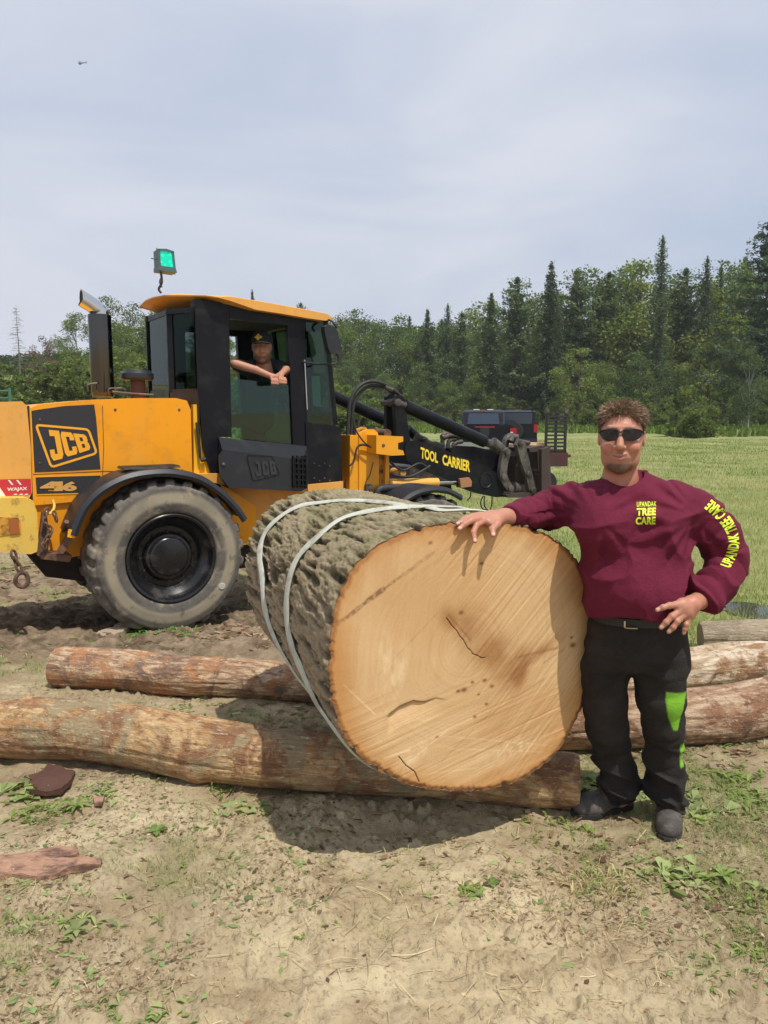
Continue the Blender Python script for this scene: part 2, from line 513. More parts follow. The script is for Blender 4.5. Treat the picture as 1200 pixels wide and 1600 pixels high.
# puddle behind the logs
wt = NT('puddle'); wt.base(wt.mix(0.0, (0.05, 0.05, 0.045), (0, 0, 0))); wt.rough(0.04)
wt.p.inputs['IOR'].default_value = 1.33; wt.p.inputs['Specular IOR Level'].default_value = 1.0
pc = at_ground(1170, 957)
bm = bmesh.new()
ring = []
for k in range(60):
    a = 2 * math.pi * k / 60
    q = 1 + 0.35 * (float(vn(math.cos(a) * 2 + 5, math.sin(a) * 2, seed=4)) - 0.5) * 2
    ring.append(bm.verts.new((pc.x + 0.30 * q * math.cos(a), pc.y + 0.42 * q * math.sin(a), 0)))
bm.faces.new(ring)
pud = bm_obj('puddle', bm, wt.m); pud.location.z = gz(pc.x, pc.y) + 0.035
tag(pud, kind='structure')

# ------------------------------------------------------------------ leafy litter, blades
class Soup:
    """triangles and quads with a colour each, gathered in arrays"""
    def __init__(s): s.V = []; s.F = []; s.C = []; s.n = 0
    def quads(s, P, C):            # P (m,4,3), C (m,3)
        m = len(P); s.V.append(P.reshape(-1, 3)); s.F.append(s.n + np.arange(m * 4).reshape(m, 4)); s.n += m * 4
        s.C.append(np.repeat(C, 4, 0))
    def build(s, name, mat, parent=None):
        V = np.concatenate(s.V); F = np.concatenate(s.F)
        o = np_mesh(name, V, F, mat, parent, False)
        set_col(o, 'Col', np.concatenate(s.C)); return o
def leafmat(name, rough=0.6, transl=0.35):
    t = NT(name); c = t.attr('Col', 'Color'); t.base(c); t.rough(rough)
    t.p.inputs['Specular IOR Level'].default_value = 0.25
    tr = t.new('ShaderNodeBsdfTranslucent'); t.link(t.mix(1.0, c, (1.25, 1.35, 0.6), 'MULTIPLY'), tr.inputs[0])
    ms = t.new('ShaderNodeMixShader'); ms.inputs[0].default_value = transl
    t.link(t.p.outputs[0], ms.inputs[1]); t.link(tr.outputs[0], ms.inputs[2])
    t.link(ms.outputs[0], t.n['Material Output'].inputs['Surface'])
    return t.m
M_LEAF = leafmat('foliage'); M_BLADE = leafmat('grass_blades', 0.55, 0.3)

def blades(n, xr, yr, h, w, name, seed, dens=0.25, gain=1.6, cols=((0.14, 0.22, 0.042), (0.27, 0.34, 0.085), (0.46, 0.41, 0.20)), pc=(0.5, 0.35, 0.15), power=1.0, lean=0.5):
    rg = np.random.default_rng(seed)
    th_ = rg.uniform(xr[0], xr[1], n); y = yr[0] * (yr[1] / yr[0]) ** (rg.random(n) ** power)
    x = th_ * y
    gm = grass_mask(x, y)
    keep = rg.random(n) < np.clip(gm * gain - dens, 0, 1)
    x, y, gm = x[keep], y[keep], gm[keep]; n = len(x)
    z = gz_np(x, y) + (fbm(x * 3.4, y * 3.4, oct=3, seed=6) - 0.5) * 0.05 * sst(16, 7, y) - 0.008
    sc = np.interp(y, [1, 6, 12, 40], [0.8, 1.0, 1.5, 3.2])
    H = h * sc ** 0.22 * rg.uniform(0.3, 1.25, n) * (0.55 + gm); W = w * sc * rg.uniform(0.6, 1.3, n)
    pud_ = ((x - 3.55) / .62) ** 2 + ((y - 7.5) / .5) ** 2; sc = np.where(pud_ < 1, .02, 1) * sc
    a = rg.uniform(0, 2 * np.pi, n); la = rg.uniform(0, 2 * np.pi, n); L = H * rg.uniform(0.1, 1.0, n) * lean * 1.6
    dx, dy = np.cos(a) * W / 2, np.sin(a) * W / 2
    b = np.stack([x, y, z], 1); s = np.stack([dx, dy, 0 * dx], 1)
    mid = b + np.stack([np.cos(la) * L * 0.35, np.sin(la) * L * 0.35, H * 0.6], 1)
    tip = b + np.stack([np.cos(la) * L, np.sin(la) * L, H * 0.92], 1)
    P1 = np.stack([b - s, b + s, mid + s * 0.8, mid - s * 0.8], 1)
    P2 = np.stack([mid - s * 0.8, mid + s * 0.8, tip + s * 0.15, tip - s * 0.15], 1)
    ci = rg.choice(len(cols), n, p=pc); c = np.array(cols)[ci] * rg.uniform(0.7, 1.3, (n, 1))
    k_ = (sst(.42, .60, fbm(x * .35 + 2, y * .25, oct=4, seed=88)) * sst(4, 8, y) * .75 * (1 - sst(18, 24, y) * sst(2, -2, x)))[:, None]; c = c * (1 - k_) + np.array((.40, .38, .17)) * rg.uniform(.75, 1.25, (n, 1)) * k_
    so = Soup(); so.quads(P1, c); so.quads(P2, c)
    return so.build(name, M_BLADE)
g1 = blades(230000, (-0.62, 0.62), (5.2, 48), 0.055, 0.0055, 'field_grass', 1, 0.15, power=0.75)
tag(g1, kind='stuff', label='mown green field grass with dry straw patches', cat='grass')
g2 = blades(400000, (-0.62, 0.62), (1.5, 6.4), 0.030, 0.0024, 'turf', 2, 0.10, 1.1, cols=((0.15, 0.21, 0.06), (0.28, 0.31, 0.12), (0.50, 0.43, 0.27)), pc=(0.4, 0.3, 0.3), lean=0.9)
tag(g2, kind='stuff', label='short sparse grass tufts on the dirt in front', cat='grass')

# chips, straw and small leaves lying on the dirt: nobody could count it
def litter(n, seed):
    rg = np.random.default_rng(seed)
    th_ = rg.uniform(-0.6, 0.6, n); y = 1.5 * (8.5 / 1.5) ** rg.random(n); x = th_ * y
    clump = fbm(x * 2.3 + 40, y * 2.3, oct=3, seed=77)
    keep = (rg.random(n) < sst(0.40, 0.62, clump) * 0.9 + 0.06) & ~((np.abs(x) < 0.5) & (y < 2.4) & (rg.random(n) < 0.55))
    x, y = x[keep], y[keep]; n = len(x)
    z = gz_np(x, y) + (fbm(x * 3.4, y * 3.4, oct=3, seed=6) - 0.5) * 0.05 * sst(16, 7, y) + (fbm(x * 14, y * 14, oct=4, seed=5) - 0.5) * 0.036 + np.clip(fbm(x * 26 + 3, y * 34, oct=3, seed=8) - 0.54, 0, 1) * 0.10 * sst(.35, .6, fbm(x * 1.7, y * 1.7, oct=2, seed=9)) + 0.004
    kind = rg.random(n)
    L = np.where(kind < 0.42, 0.004 + 0.022 * rg.random(n) ** 2.5, rg.uniform(0.010, 0.075, n)); W = np.where(kind < 0.42, L * rg.uniform(0.35, 0.9, n), rg.uniform(0.0012, 0.0028, n))
    leaf = kind > 0.972
    L = np.where(leaf, rg.uniform(0.02, 0.045, n), L); W = np.where(leaf, L * 0.6, W)
    a = rg.uniform(0, 2 * np.pi, n); u = np.stack([np.cos(a), np.sin(a), rg.uniform(-0.25, 0.25, n)], 1); v = np.stack([-np.sin(a), np.cos(a), rg.uniform(-0.3, 0.3, n)], 1)
    c0 = np.stack([x, y, z], 1)
    j = rg.uniform(0.5, 1.0, (n, 1))
    P = np.stack([c0 - u * L[:, None] / 2, c0 - v * W[:, None] / 2 * j, c0 + u * L[:, None] / 2, c0 + v * W[:, None] / 2], 1)
    pal = np.array([(0.22, 0.155, 0.10), (0.36, 0.27, 0.17), (0.58, 0.48, 0.33), (0.13, 0.09, 0.06), (0.34, 0.19, 0.11)])
    c = pal[rg.choice(5, n, p=(0.3, 0.25, 0.2, 0.17, 0.08))] * rg.uniform(0.75, 1.25, (n, 1))
    c[leaf] = np.array((0.24, 0.32, 0.13)) * rg.uniform(0.6, 1.5, (leaf.sum(), 1))
    so = Soup(); so.quads(P, c); return so.build('ground_litter', M_LEAF)
lt = litter(90000, 5)
tag(lt, kind='stuff', label='bark crumbs, straw bits and small leaves lying on the bare dirt', cat='litter')

# low weeds and clumps that no one could count
def ground_z(x, y):
    return gz_np(x, y) + (fbm(x * 3.4, y * 3.4, oct=3, seed=6) - 0.5) * 0.05 * sst(16, 7, y) + (fbm(x * 14, y * 14, oct=4, seed=5) - .5) * .036 + 0.002
def weed_cover(spots, seed):
    rg = np.random.default_rng(seed); so = Soup()
    for (px, py, n, spread, L, wr, col) in spots:
        g = at_ground(px, py)
        for _ in range(n):
            cx, cy = g.x + rg.normal(0, spread), g.y + rg.normal(0, spread * .8); cz = float(ground_z(cx, cy)); m = rg.integers(3, 8)
            a = rg.uniform(0, 6.28, m); l = L * rg.uniform(.4, 1.3, m); w = l * wr * rg.uniform(.6, 1.3, m); st = rg.uniform(.1, .9, m)
            u = np.stack([np.cos(a), np.sin(a), 0 * a], 1); v = np.stack([-np.sin(a), np.cos(a), rg.uniform(-.3, .3, m)], 1); b = np.array([cx, cy, cz])
            mid = b + u * (l * .5)[:, None] + np.stack([0 * l, 0 * l, l * .55 * st], 1); tip = b + u * l[:, None] + np.stack([0 * l, 0 * l, l * .45 * st], 1)
            c = np.array(col) * rg.uniform(.65, 1.35, (m, 1)); wv = v * (w / 2)[:, None]
            so.quads(np.stack([b + 0 * u, mid - wv, tip, mid + wv], 1), c)
    return so.build('weed_cover', M_LEAF)
_G, _P, _S = (0.21, 0.28, 0.070), (0.31, 0.36, 0.15), (0.46, 0.39, 0.22)
wc = weed_cover([(60, 1270, 26, .10, .05, .25, _G), (150, 1245, 14, .08, .04, .35, _P), (230, 1210, 14, .10, .03, .3, _P), (350, 1232, 10, .05, .06, .14, _G), (380, 1265, 9, .06, .05, .7, _P),
                 (30, 1235, 10, .07, .06, .7, _P), (400, 1120, 40, .16, .04, .25, _G), (470, 1130, 34, .14, .04, .25, _G), (300, 1105, 16, .10, .035, .3, _G), (180, 1000, 26, .16, .05, .22, _G), (250, 992, 60, .16, .075, .2, (.17, .32, .06)),
                 (60, 1030, 26, .25, .05, .2, _P), (20, 1005, 22, .2, .05, .2, _P), (1110, 1240, 34, .12, .055, .3, _G), (1160, 1225, 26, .10, .05, .3, _G), (1090, 1275, 10, .07, .06, .7, _P), (1180, 1270, 22, .10, .045, .25, _G), (1020, 1370, 30, .08, .045, .25, _P),
                 (1095, 1370, 14, .08, .06, .6, _P), (1170, 1420, 30, .10, .04, .2, _G), (1140, 1500, 30, .10, .035, .2, _P), (1180, 1490, 20, .07, .035, .25, _G), (935, 1395, 46, .08, .06, .06, _S), (950, 1390, 26, .07, .05, .07, _G), (700, 1330, 40, .25, .03, .12, _S), (880, 1320, 34, .2, .035, .15, _G),
                 (600, 1330, 26, .3, .03, .12, _G), (120, 1450, 22, .12, .04, .25, _P), (40, 1470, 26, .14, .035, .2, _G), (260, 1585, 16, .06, .035, .4, _P), (130, 1590, 16, .08, .03, .3, _P), (740, 1395, 8, .03, .035, .5, _G), (920, 1230, 12, .05, .05, .6, _P), (1060, 1180, 16, .15, .03, .2, _G),
                 (860, 1290, 16, .1, .04, .3, _G), (1000, 1250, 12, .06, .04, .4, _P), (450, 1420, 12, .15, .025, .3, _G), (330, 1300, 12, .12, .03, .3, _P)], 91)
tag(wc, kind='stuff', label='low green weeds and dry grass clumps on the trampled dirt', cat='weeds')
def straw(n, seed):
    rg = np.random.default_rng(seed); th_ = rg.uniform(-.58, .58, n); y = 1.5 * (7 / 1.5) ** rg.random(n); x = th_ * y
    k = (rg.random(n) < .25 + .75 * sst(.5, .6, fbm(x * 1.8 + 4, y * 1.8, oct=2, seed=14)) * (1 - np.exp(-((x - .1) ** 2 / .4 + (y - 1.9) ** 2 / .2)))); x, y = x[k], y[k]; n = len(x)
    L = rg.uniform(.03, .13, n); a = rg.uniform(0, 6.28, n); u = np.stack([np.cos(a), np.sin(a), 0 * a], 1); v = np.stack([-np.sin(a), np.cos(a), rg.uniform(-.4, .4, n)], 1) * .0011
    c0 = np.stack([x, y, ground_z(x, y) + .009], 1); m = c0 + u * (L / 2)[:, None] + v * rg.uniform(-8, 8, (n, 1)) + np.stack([0 * x, 0 * x, rg.uniform(0, .012, n)], 1); e = c0 + u * L[:, None] + v * rg.uniform(-16, 16, (n, 1))
    C = np.array((.56, .47, .30)) * rg.uniform(.55, 1.25, (n, 1)); so = Soup(); so.quads(np.stack([c0 - v, c0 + v, m + v, m - v], 1), C); so.quads(np.stack([m - v, m + v, e + v * .5, e - v * .5], 1), C)
    return so.build('straw', M_LEAF)
def bark_bits(spots, seed):
    rg = np.random.default_rng(seed); so = Soup()
    for px, py, n, sx, sy, L in spots:
        g = at_ground(px, py); x = g.x + rg.normal(0, sx, n); y = g.y + rg.normal(0, sy, n); l = L * rg.uniform(.3, 1.3, n); w = l * rg.uniform(.2, .55, n); a = rg.normal(0, .7, n)
        u = np.stack([np.cos(a), np.sin(a), rg.normal(0, .15, n)], 1) * (l / 2)[:, None]; v = np.stack([-np.sin(a), np.cos(a), rg.normal(0, .35, n)], 1) * (w / 2)[:, None]; c0 = np.stack([x, y, ground_z(x, y) + .010], 1)
        j = rg.uniform(.4, 1, (n, 4, 1)); pal = np.array([(.26, .16, .10), (.38, .26, .17), (.17, .10, .065), (.47, .36, .25)])
        P = np.stack([c0 - u - v * j[:, 0], c0 + u * j[:, 1] - v, c0 + u + v * j[:, 2], c0 - u * j[:, 3] + v], 1); so.quads(P, pal[rg.integers(0, 4, n)] * rg.uniform(.7, 1.2, (n, 1)))
    return so.build('bark_debris', M_LEAF)
bb = bark_bits([(410, 985, 420, .30, .22, .085), (450, 1010, 160, .2, .15, .06), (30, 895, 500, .7, .5, .12), (90, 935, 220, .6, .3, .09), (330, 1000, 90, .3, .12, .05), (1150, 1185, 70, .25, .12, .05), (880, 1290, 60, .25, .1, .035), (640, 1320, 120, .4, .12, .03), (1090, 1400, 90, .25, .12, .035), (60, 1400, 70, .25, .12, .03), (520, 1120, 90, .3, .12, .05)], 17)
tag(bb, kind='stuff', label='loose brown bark debris shed around the logs and the tyre', cat='bark debris')
st_ = straw(2600, 8); tag(st_, kind='stuff', label='loose pale straw stalks scattered over the dirt', cat='straw')
# ------------------------------------------------------------------ trees
M_TRUNK = MAT('tree_bark', (0.11, 0.085, 0.065), 0.9, var=0.35, vs=3, stretch=(1, 1, 0.3))
M_DEAD = MAT('dead_wood', (0.20, 0.17, 0.15), 0.9, var=0.3, vs=3)
M_BIRCH = MAT('pale_trunk', (0.35, 0.34, 0.30), 0.8, var=0.3, vs=3)
def cards(rg, cen, size, flat=0.5, asp=0.75):
    n = len(cen)
    nrm = rg.normal(size=(n, 3)); nrm[:, 2] += flat; nrm /= np.linalg.norm(nrm, axis=1)[:, None]
    a = np.cross(nrm, rg.normal(size=(n, 3))); a /= np.linalg.norm(a, axis=1)[:, None]
    b = np.cross(nrm, a)
    s = (size * rg.uniform(0.55, 1.3, n))[:, None] if np.isscalar(size) else (size * rg.uniform(0.55, 1.3, n))[:, None]
    k = rg.uniform(0.55, 1.0, (n, 1))
    return np.stack([cen - a * s / 2, cen - b * s / 2 * asp * k, cen + a * s / 2, cen + b * s / 2 * asp], 1)
def trunk_bm(h, r, rg, bend=0.03, top=0.1):
    bm = bmesh.new(); n = 9; ph = rg.uniform(0, 6)
    P = [(math.sin(ph + i * 0.8) * bend * h * i / n * 0.3, math.cos(ph + i * 0.7) * bend * h * i / n * 0.3, h * i / n) for i in range(n + 1)]
    P[0] = (0, 0, -0.4)
    tube(bm, P, [r * (1 - (1 - top) * i / n) for i in range(n + 1)], 8)
    return bm, P
def decid(seed, h=16, w=7.5, col=(0.075, 0.13, 0.028), n=12000, leaf=0.30, low=0.10, birch=False):
    rg = np.random.default_rng(seed)
    bm, P = trunk_bm(h * 0.8, h * 0.013, rg, 0.06)
    blobs = []
    nb = 46
    for i in range(nb):
        t = rg.uniform(low, 1.0); a = rg.uniform(0, 2 * np.pi)
        prof = math.sin(math.pi * min(1, (t * 0.82 + 0.16))) ** 0.6
        rad = w / 2 * prof * rg.uniform(0.45, 1.0)
        c = np.array([rad * math.cos(a), rad * math.sin(a), h * (t * 0.94)])
        s = rg.uniform(0.07, 0.14) * h * (1.15 - 0.5 * t)
        blobs.append((c, s))
        if i % 2 == 0:
            j = max(1, min(8, int(t * 8)))
            p0 = Vector(P[j]); tube(bm, [p0 * 0.98, p0.lerp(Vector(c), 0.5) + Vector((0, 0, 0.3)), Vector(c)], [h * 0.004, h * 0.0025, 0.02], 5, cap=False)
    cen, val = [], []
    for c, s in blobs:
        m = int(n / nb * (s / (0.105 * h)) ** 2)
        d = rg.normal(size=(m, 3)); d /= np.linalg.norm(d, axis=1)[:, None]
        r = s * rg.random(m) ** 0.35
        nz = 1 + 0.35 * (vn(d[:, 0] * 3 + c[0], d[:, 1] * 3 + c[1], d[:, 2] * 3 + 9, seed=seed) - 0.5) * 2
        q = c + d * (r * nz)[:, None] * np.array([1.1, 1.1, 0.8])
        cen.append(q); val.append(np.full(m, rg.uniform(0.75, 1.3)))
    cen = np.concatenate(cen); val = np.concatenate(val)
    C = np.array(col) * (val * rg.uniform(0.75, 1.3, len(cen)))[:, None]
    C[:, 0] *= rg.uniform(0.85, 1.35, len(cen))
    so = Soup(); so.quads(cards(rg, cen, leaf, 0.5), C)
    return bm, so, (M_BIRCH if birch else M_TRUNK)
def spruce(seed, h=20, w=5.0, col=(0.032, 0.062, 0.028), n=8500, gap=0.55, droop=0.35, low=0.06, leaf=0.30, ragged=0.3, up=0.0, ex=0.8):
    rg = np.random.default_rng(seed)
    bm, P = trunk_bm(h, h * 0.011, rg, 0.01, 0.06)
    cen, val = [], []
    z = h * low
    while z < h * 0.985:
        t = z / h
        R = w / 2 * (1 - t) ** ex * (.8 + .4 * float(vn(z * .9, seed * 1.0, seed=4))) + 0.12
        nb = rg.integers(5, 8)
        a0 = rg.uniform(0, 6.28)
        for k in range(nb):
            a = a0 + 6.28 * k / nb + rg.uniform(-0.3, 0.3)
            L = R * rg.uniform(1 - ragged * 1.6, 1.0 + ragged * 0.5)
            m = max(5, int(n / (h / gap) / nb * (R / (w / 2)) * 1.7))
            u = rg.random(m) ** 0.75
            x = u * L; wd = (0.42 * L * (1.05 - u) + 0.14)
            s = rg.normal(0, 0.45, m) * wd
            zz = z + up * x - droop * x * u + rg.normal(0, 0.20, m)
            cen.append(np.stack([x * math.cos(a) - s * math.sin(a), x * math.sin(a) + s * math.cos(a), zz], 1))
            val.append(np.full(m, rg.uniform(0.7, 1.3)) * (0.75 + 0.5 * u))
            tube(bm, [(0, 0, z), (L * 0.95 * math.cos(a), L * 0.95 * math.sin(a), z + up * L - droop * L)], [0.035, 0.01], 4, cap=False)
        z += gap * rg.uniform(0.7, 1.25) * (1.15 - 0.55 * t)
    cen.append(np.stack([rg.normal(0, 0.05, 40), rg.normal(0, 0.05, 40), rg.uniform(h * 0.95, h, 40)], 1)); val.append(np.ones(40))
    cen = np.concatenate(cen); val = np.concatenate(val)
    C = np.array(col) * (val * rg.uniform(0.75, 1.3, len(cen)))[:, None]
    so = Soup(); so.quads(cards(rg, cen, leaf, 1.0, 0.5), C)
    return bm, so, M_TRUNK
def dead_tree(seed, h=11, w=3.6):
    rg = np.random.default_rng(seed); bm, P = trunk_bm(h, 0.11, rg, 0.015, 0.1)
    z = h * 0.12
    while z < h * 0.97:
        for k in range(rg.integers(3, 6)):
            a = rg.uniform(0, 6.28); L = w / 2 * (1 - z / h) ** 0.6 * rg.uniform(0.4, 1.1) + 0.12
            e = Vector((L * math.cos(a), L * math.sin(a), z - 0.15 * L + rg.uniform(-.1, .2)))
            m1 = Vector((0, 0, z)).lerp(e, 0.5) + Vector((0, 0, 0.05))
            tube(bm, [(0, 0, z), m1, e], [0.03, 0.02, 0.006], 4, cap=False)
            for q in range(3):
                f = m1.lerp(e, rg.random()); tube(bm, [f, f + Vector((rg.normal(), rg.normal(), rg.normal() - 0.3)) * 0.22], [0.012, 0.004], 3, cap=False)
        z += h * 0.035 * rg.uniform(0.7, 1.3)
    return bm
def make_tree(name, proto):
    root = empty(name)
    bm, so, tm = proto
    bm_obj('trunk', bm, tm, root, smooth=True)
    so.build('crown', M_LEAF, root)
    return root
def copy_tree(o, parent=None):
    c = o.copy(); COL.objects.link(c); c.parent = parent
    for ch in [q for q in o.children]: copy_tree(ch, c)
    return c
PROTO = {
 'decid_a': (lambda: decid(101, 16, 8.5, (0.130, 0.190, 0.056)), 16, 'broadleaf_tree'),
 'decid_b': (lambda: decid(102, 16, 7.0, (0.100, 0.155, 0.054)), 16, 'broadleaf_tree'),
 'decid_c': (lambda: decid(103, 16, 10.0, (0.158, 0.212, 0.058), leaf=0.34), 16, 'broadleaf_tree'),
 'birch': (lambda: decid(104, 16, 5.5, (0.095, 0.140, 0.055), n=9500, leaf=0.28, low=0.2, birch=True), 16, 'birch_tree'),
 'spruce_a': (lambda: spruce(201, 20, 5.8, (0.068, 0.098, 0.050), n=12000), 20, 'spruce_tree'),
 'spruce_b': (lambda: spruce(202, 20, 7.6, (0.085, 0.118, 0.055), n=12000, gap=0.8, droop=0.2, ragged=0.45), 20, 'spruce_tree'),
 'pine': (lambda: spruce(203, 20, 8.0, (0.115, 0.155, 0.072), n=9500, gap=1.0, droop=-0.1, low=0.25, ragged=0.55, leaf=0.34, up=0.22, ex=0.55), 20, 'pine_tree'),
 'bigpine': (lambda: spruce(207, 20, 12.0, (0.068, 0.105, 0.062), n=15000, gap=1.15, droop=-0.05, low=0.2, ragged=0.5, leaf=0.34, up=0.14, ex=0.65), 20, 'pine_tree'),
 'larch': (lambda: spruce(204, 20, 3.4, (0.095, 0.135, 0.075), n=6500, gap=0.5, droop=0.1, low=0.2, ragged=0.55, leaf=0.24, ex=0.5), 20, 'larch_tree'),
 'bush': (lambda: decid(105, 4, 4.2, (0.108, 0.155, 0.042), n=7000, leaf=0.20, low=0.0), 4, 'bush'),
 'deadbush': (lambda: decid(106, 8, 6.5, (0.150, 0.130, 0.105), n=4200, leaf=0.26, low=0.05), 8, 'dead_tree'),
}
_built = {}
def put_tree(kind, px, topy, Y, label, group=None, wide=1.0, rz=None, name=None):
    fn, h0, nm = PROTO[kind]
    if kind not in _built:
        o = make_tree(nm, fn()); _built[kind] = o
    else: o = copy_tree(_built[kind])
    p = at(px, topy, Y); g0 = gz(p.x, Y) - 0.1
    s = (p.z - g0) / h0
    o.location = (p.x, Y, g0); o.scale = (s * wide, s * wide, s)
    o.rotation_euler = (0, 0, rz if rz is not None else random.uniform(0, 6.28))
    for k in ('label', 'category', 'group'):
        if k in o: del o[k]
    tag(o, label, 'bush' if kind == 'bush' else 'tree', group)
    return o
GW = 'trees along the far edge of the field'
# the ones that stand out of the wood line
put_tree('spruce_a', 862, 408, 84, 'dark pointed spruce, tallest near the middle of the wood', GW, 1.25)
put_tree('larch', 1036, 368, 80, 'tall narrow thin-crowned tree above the bearded man', GW, 1.15)
put_tree('bigpine', 1205, 338, 72, 'big spreading pine at the right edge of the photo', GW, 1.25)
put_tree('pine', 902, 420, 88, 'feathery pine just right of the pointed dark spruce', GW, 1.5)
put_tree('pine', 808, 432, 86, 'open-topped pine left of the pointed dark spruce', GW, 1.5)
put_tree('spruce_b', 768, 458, 84, 'broad dark spruce above the black pickup', GW, 1.4)
put_tree('larch', 1106, 400, 84, 'thin wispy conifer between the larch and the big pine', GW, 1.2)
put_tree('pine', 1072, 418, 86, 'light-tipped pine right of the tall narrow tree', GW, 1.4)
put_tree('larch', 1128, 414, 86, 'small spindly conifer beside the big right-hand pine', GW, 1.0)
put_tree('pine', 952, 424, 90, 'rounded pine behind and left of the bearded man', GW, 1.5)
put_tree('spruce_b', 668, 484, 92, 'ragged spruce above the loader hose', GW, 1.3)
put_tree('larch', 700, 474, 98, 'tiny spire poking out above the wood left of the pickup', GW, 1.2)
put_tree('pine', 722, 488, 90, 'reddish-tinged open conifer above the loader arm', GW, 1.3)
put_tree('birch', 1176, 540, 62, 'pale-trunked birch in front of the wood at right', GW, 1.0)
put_tree('bush', 1082, 600, 52, 'round yellow-green bush at the field edge right of the man', GW, 1.0)
put_tree('bush', 1020, 628, 66, 'low dark bush behind the head of the bearded man', GW, 1.2)
put_tree('spruce_a', 394, 452, 80, 'single spruce tip showing above the yellow cab roof', GW, 0.8)
put_tree('pine', 470, 472, 78, 'pine crown behind the front end of the cab roof', GW, 0.9)
# the leafy mass
fill = [('decid_a', 530, 490), ('decid_b', 560, 480), ('decid_a', 592, 496), ('decid_b', 622, 490), ('spruce_b', 640, 496), ('decid_a', 650, 506), ('decid_b', 690, 500),
        ('decid_a', 735, 505), ('decid_b', 785, 500), ('decid_a', 830, 486), ('decid_c', 880, 490), ('decid_b', 925, 452), ('decid_a', 965, 460),
        ('decid_c', 1010, 470), ('decid_b', 1050, 462), ('decid_c', 1100, 470), ('decid_a', 1150, 452), ('decid_c', 1195, 470), ('decid_b', 1235, 440),
        ('decid_b', 500, 492), ('decid_a', 465, 500), ('decid_c', 1000, 440), ('decid_b', 985, 450), ('decid_a', 1150, 440), ('decid_c', 760, 490), ('decid_a', 850, 470), ('pine', 1165, 440), ('pine', 690, 500)]
sides = {'decid_a': 'mid-green leafy tree in the far wood', 'decid_b': 'darker green leafy tree in the far wood', 'decid_c': 'yellow-green leafy tree in the far wood', 'spruce_b': 'dark spruce half hidden among the leafy trees', 'spruce_a': 'dark spruce half hidden among the leafy trees', 'pine': 'light-tipped pine half hidden among the leafy trees'}
for i, (k, px, ty) in enumerate(fill):
    put_tree(k, px, ty + 4 - (px > 720) * 30 - (px > 870) * 14 - (px < 700) * 6, 94 + (i * 7 % 5) * 2.2 - (px > 900) * 8, sides[k], GW + ', ' + ('leafy' if 'decid' in k else 'spruces'))
front = [('decid_b', 545, 560), ('decid_a', 600, 580), ('decid_b', 655, 566), ('decid_a', 700, 590), ('decid_c', 745, 575), ('decid_b', 800, 560), ('decid_a', 845, 585),
         ('decid_c', 905, 540), ('decid_a', 945, 560), ('decid_b', 1000, 545), ('decid_b', 1045, 560), ('decid_c', 1110, 530), ('decid_a', 1160, 560), ('decid_b', 1215, 540)]
for i, (k, px, ty) in enumerate(front):
    put_tree(k, px, ty, 84 - (px > 900) * 10 + (i * 3 % 4) * 1.5, sides[k].replace('in the far wood', 'low at the front of the far wood'), GW + ', low leafy', 1.1)
for i, px in enumerate(range(505, 1260, 26)):
    put_tree('bush', px + random.uniform(-6, 6), 622 + random.uniform(-12, 12) - (px > 980) * 6, 80 - (px > 900) * 12 + random.uniform(0, 4), 'low leafy bush in the undergrowth along the wood', 'undergrowth bushes along the wood', 0.9)
# left side beyond the hood, on the rise
GL = 'trees on the rise behind the engine hood'
put_tree('decid_a', 118, 484, 58, 'bright leafy tree directly left of the chrome exhaust stack', GL, 1.15)
put_tree('decid_b', 166, 458, 62, 'tallest tree left of the cab, behind the exhaust stack', GL, 1.1)
put_tree('decid_a', 188, 500, 56, 'rounded leafy tree just right of the exhaust stack', GL, 1.3)
put_tree('decid_b', 90, 530, 60, 'dark leafy tree between the half-dead tree and the exhaust stack', GL, 1.4)
put_tree('decid_b', 226, 500, 66, 'dark leafy tree touching the rear edge of the cab', GL, 1.4)
put_tree('decid_a', 55, 560, 62, 'low leafy tree behind the half-dead tree', GL, 1.6)
put_tree('decid_a', 0, 565, 64, 'low leafy tree at the very left behind the dead spruce', GL, 1.6)
put_tree('decid_b', 205, 470, 64, 'leafy tree between the exhaust stack and the cab', GL, 1.15)
put_tree('decid_a', 245, 478, 62, 'leafy tree mostly behind the rear glass of the cab', GL, 0.9)
put_tree('decid_c', 150, 540, 50, 'low spreading tree behind the foot of the exhaust stack', GL, 0.9)
put_tree('decid_c', 208, 548, 50, 'low spreading tree behind the black air-intake cap', GL, 0.8)
put_tree('deadbush', 66, 522, 50, 'grey-brown half-dead tree above the hood at left', GL, 0.8)
put_tree('decid_b', 30, 566, 58, 'low dark tree at the left edge under the dead spruce', GL, 1.0)
put_tree('decid_b', -20, 560, 56, 'low dark tree cut off by the left edge', GL, 1.0)
put_tree('bush', 100, 580, 40, 'low round bush left of the exhaust stack', GL, 0.9)
put_tree('bush', 20, 590, 46, 'low scrub at the far left edge of the photo', GL, 1.2)
put_tree('decid_b', 300, 520, 66, 'leafy tree seen through the rear cab glass', GL)
put_tree('decid_a', 350, 515, 68, 'leafy tree seen through the cab door at left', GL)
put_tree('decid_b', 425, 510, 70, 'leafy tree seen behind the driver', GL)
put_tree('decid_a', 385, 560, 60, 'low leafy tree seen through the middle of the cab', GL)
put_tree('decid_c', 500, 560, 66, 'low tree seen through the front glass of the cab', GL)
put_tree('spruce_b', 28, 560, 60, 'short live spruce at the foot of the bare dead one', GL, 0.7)
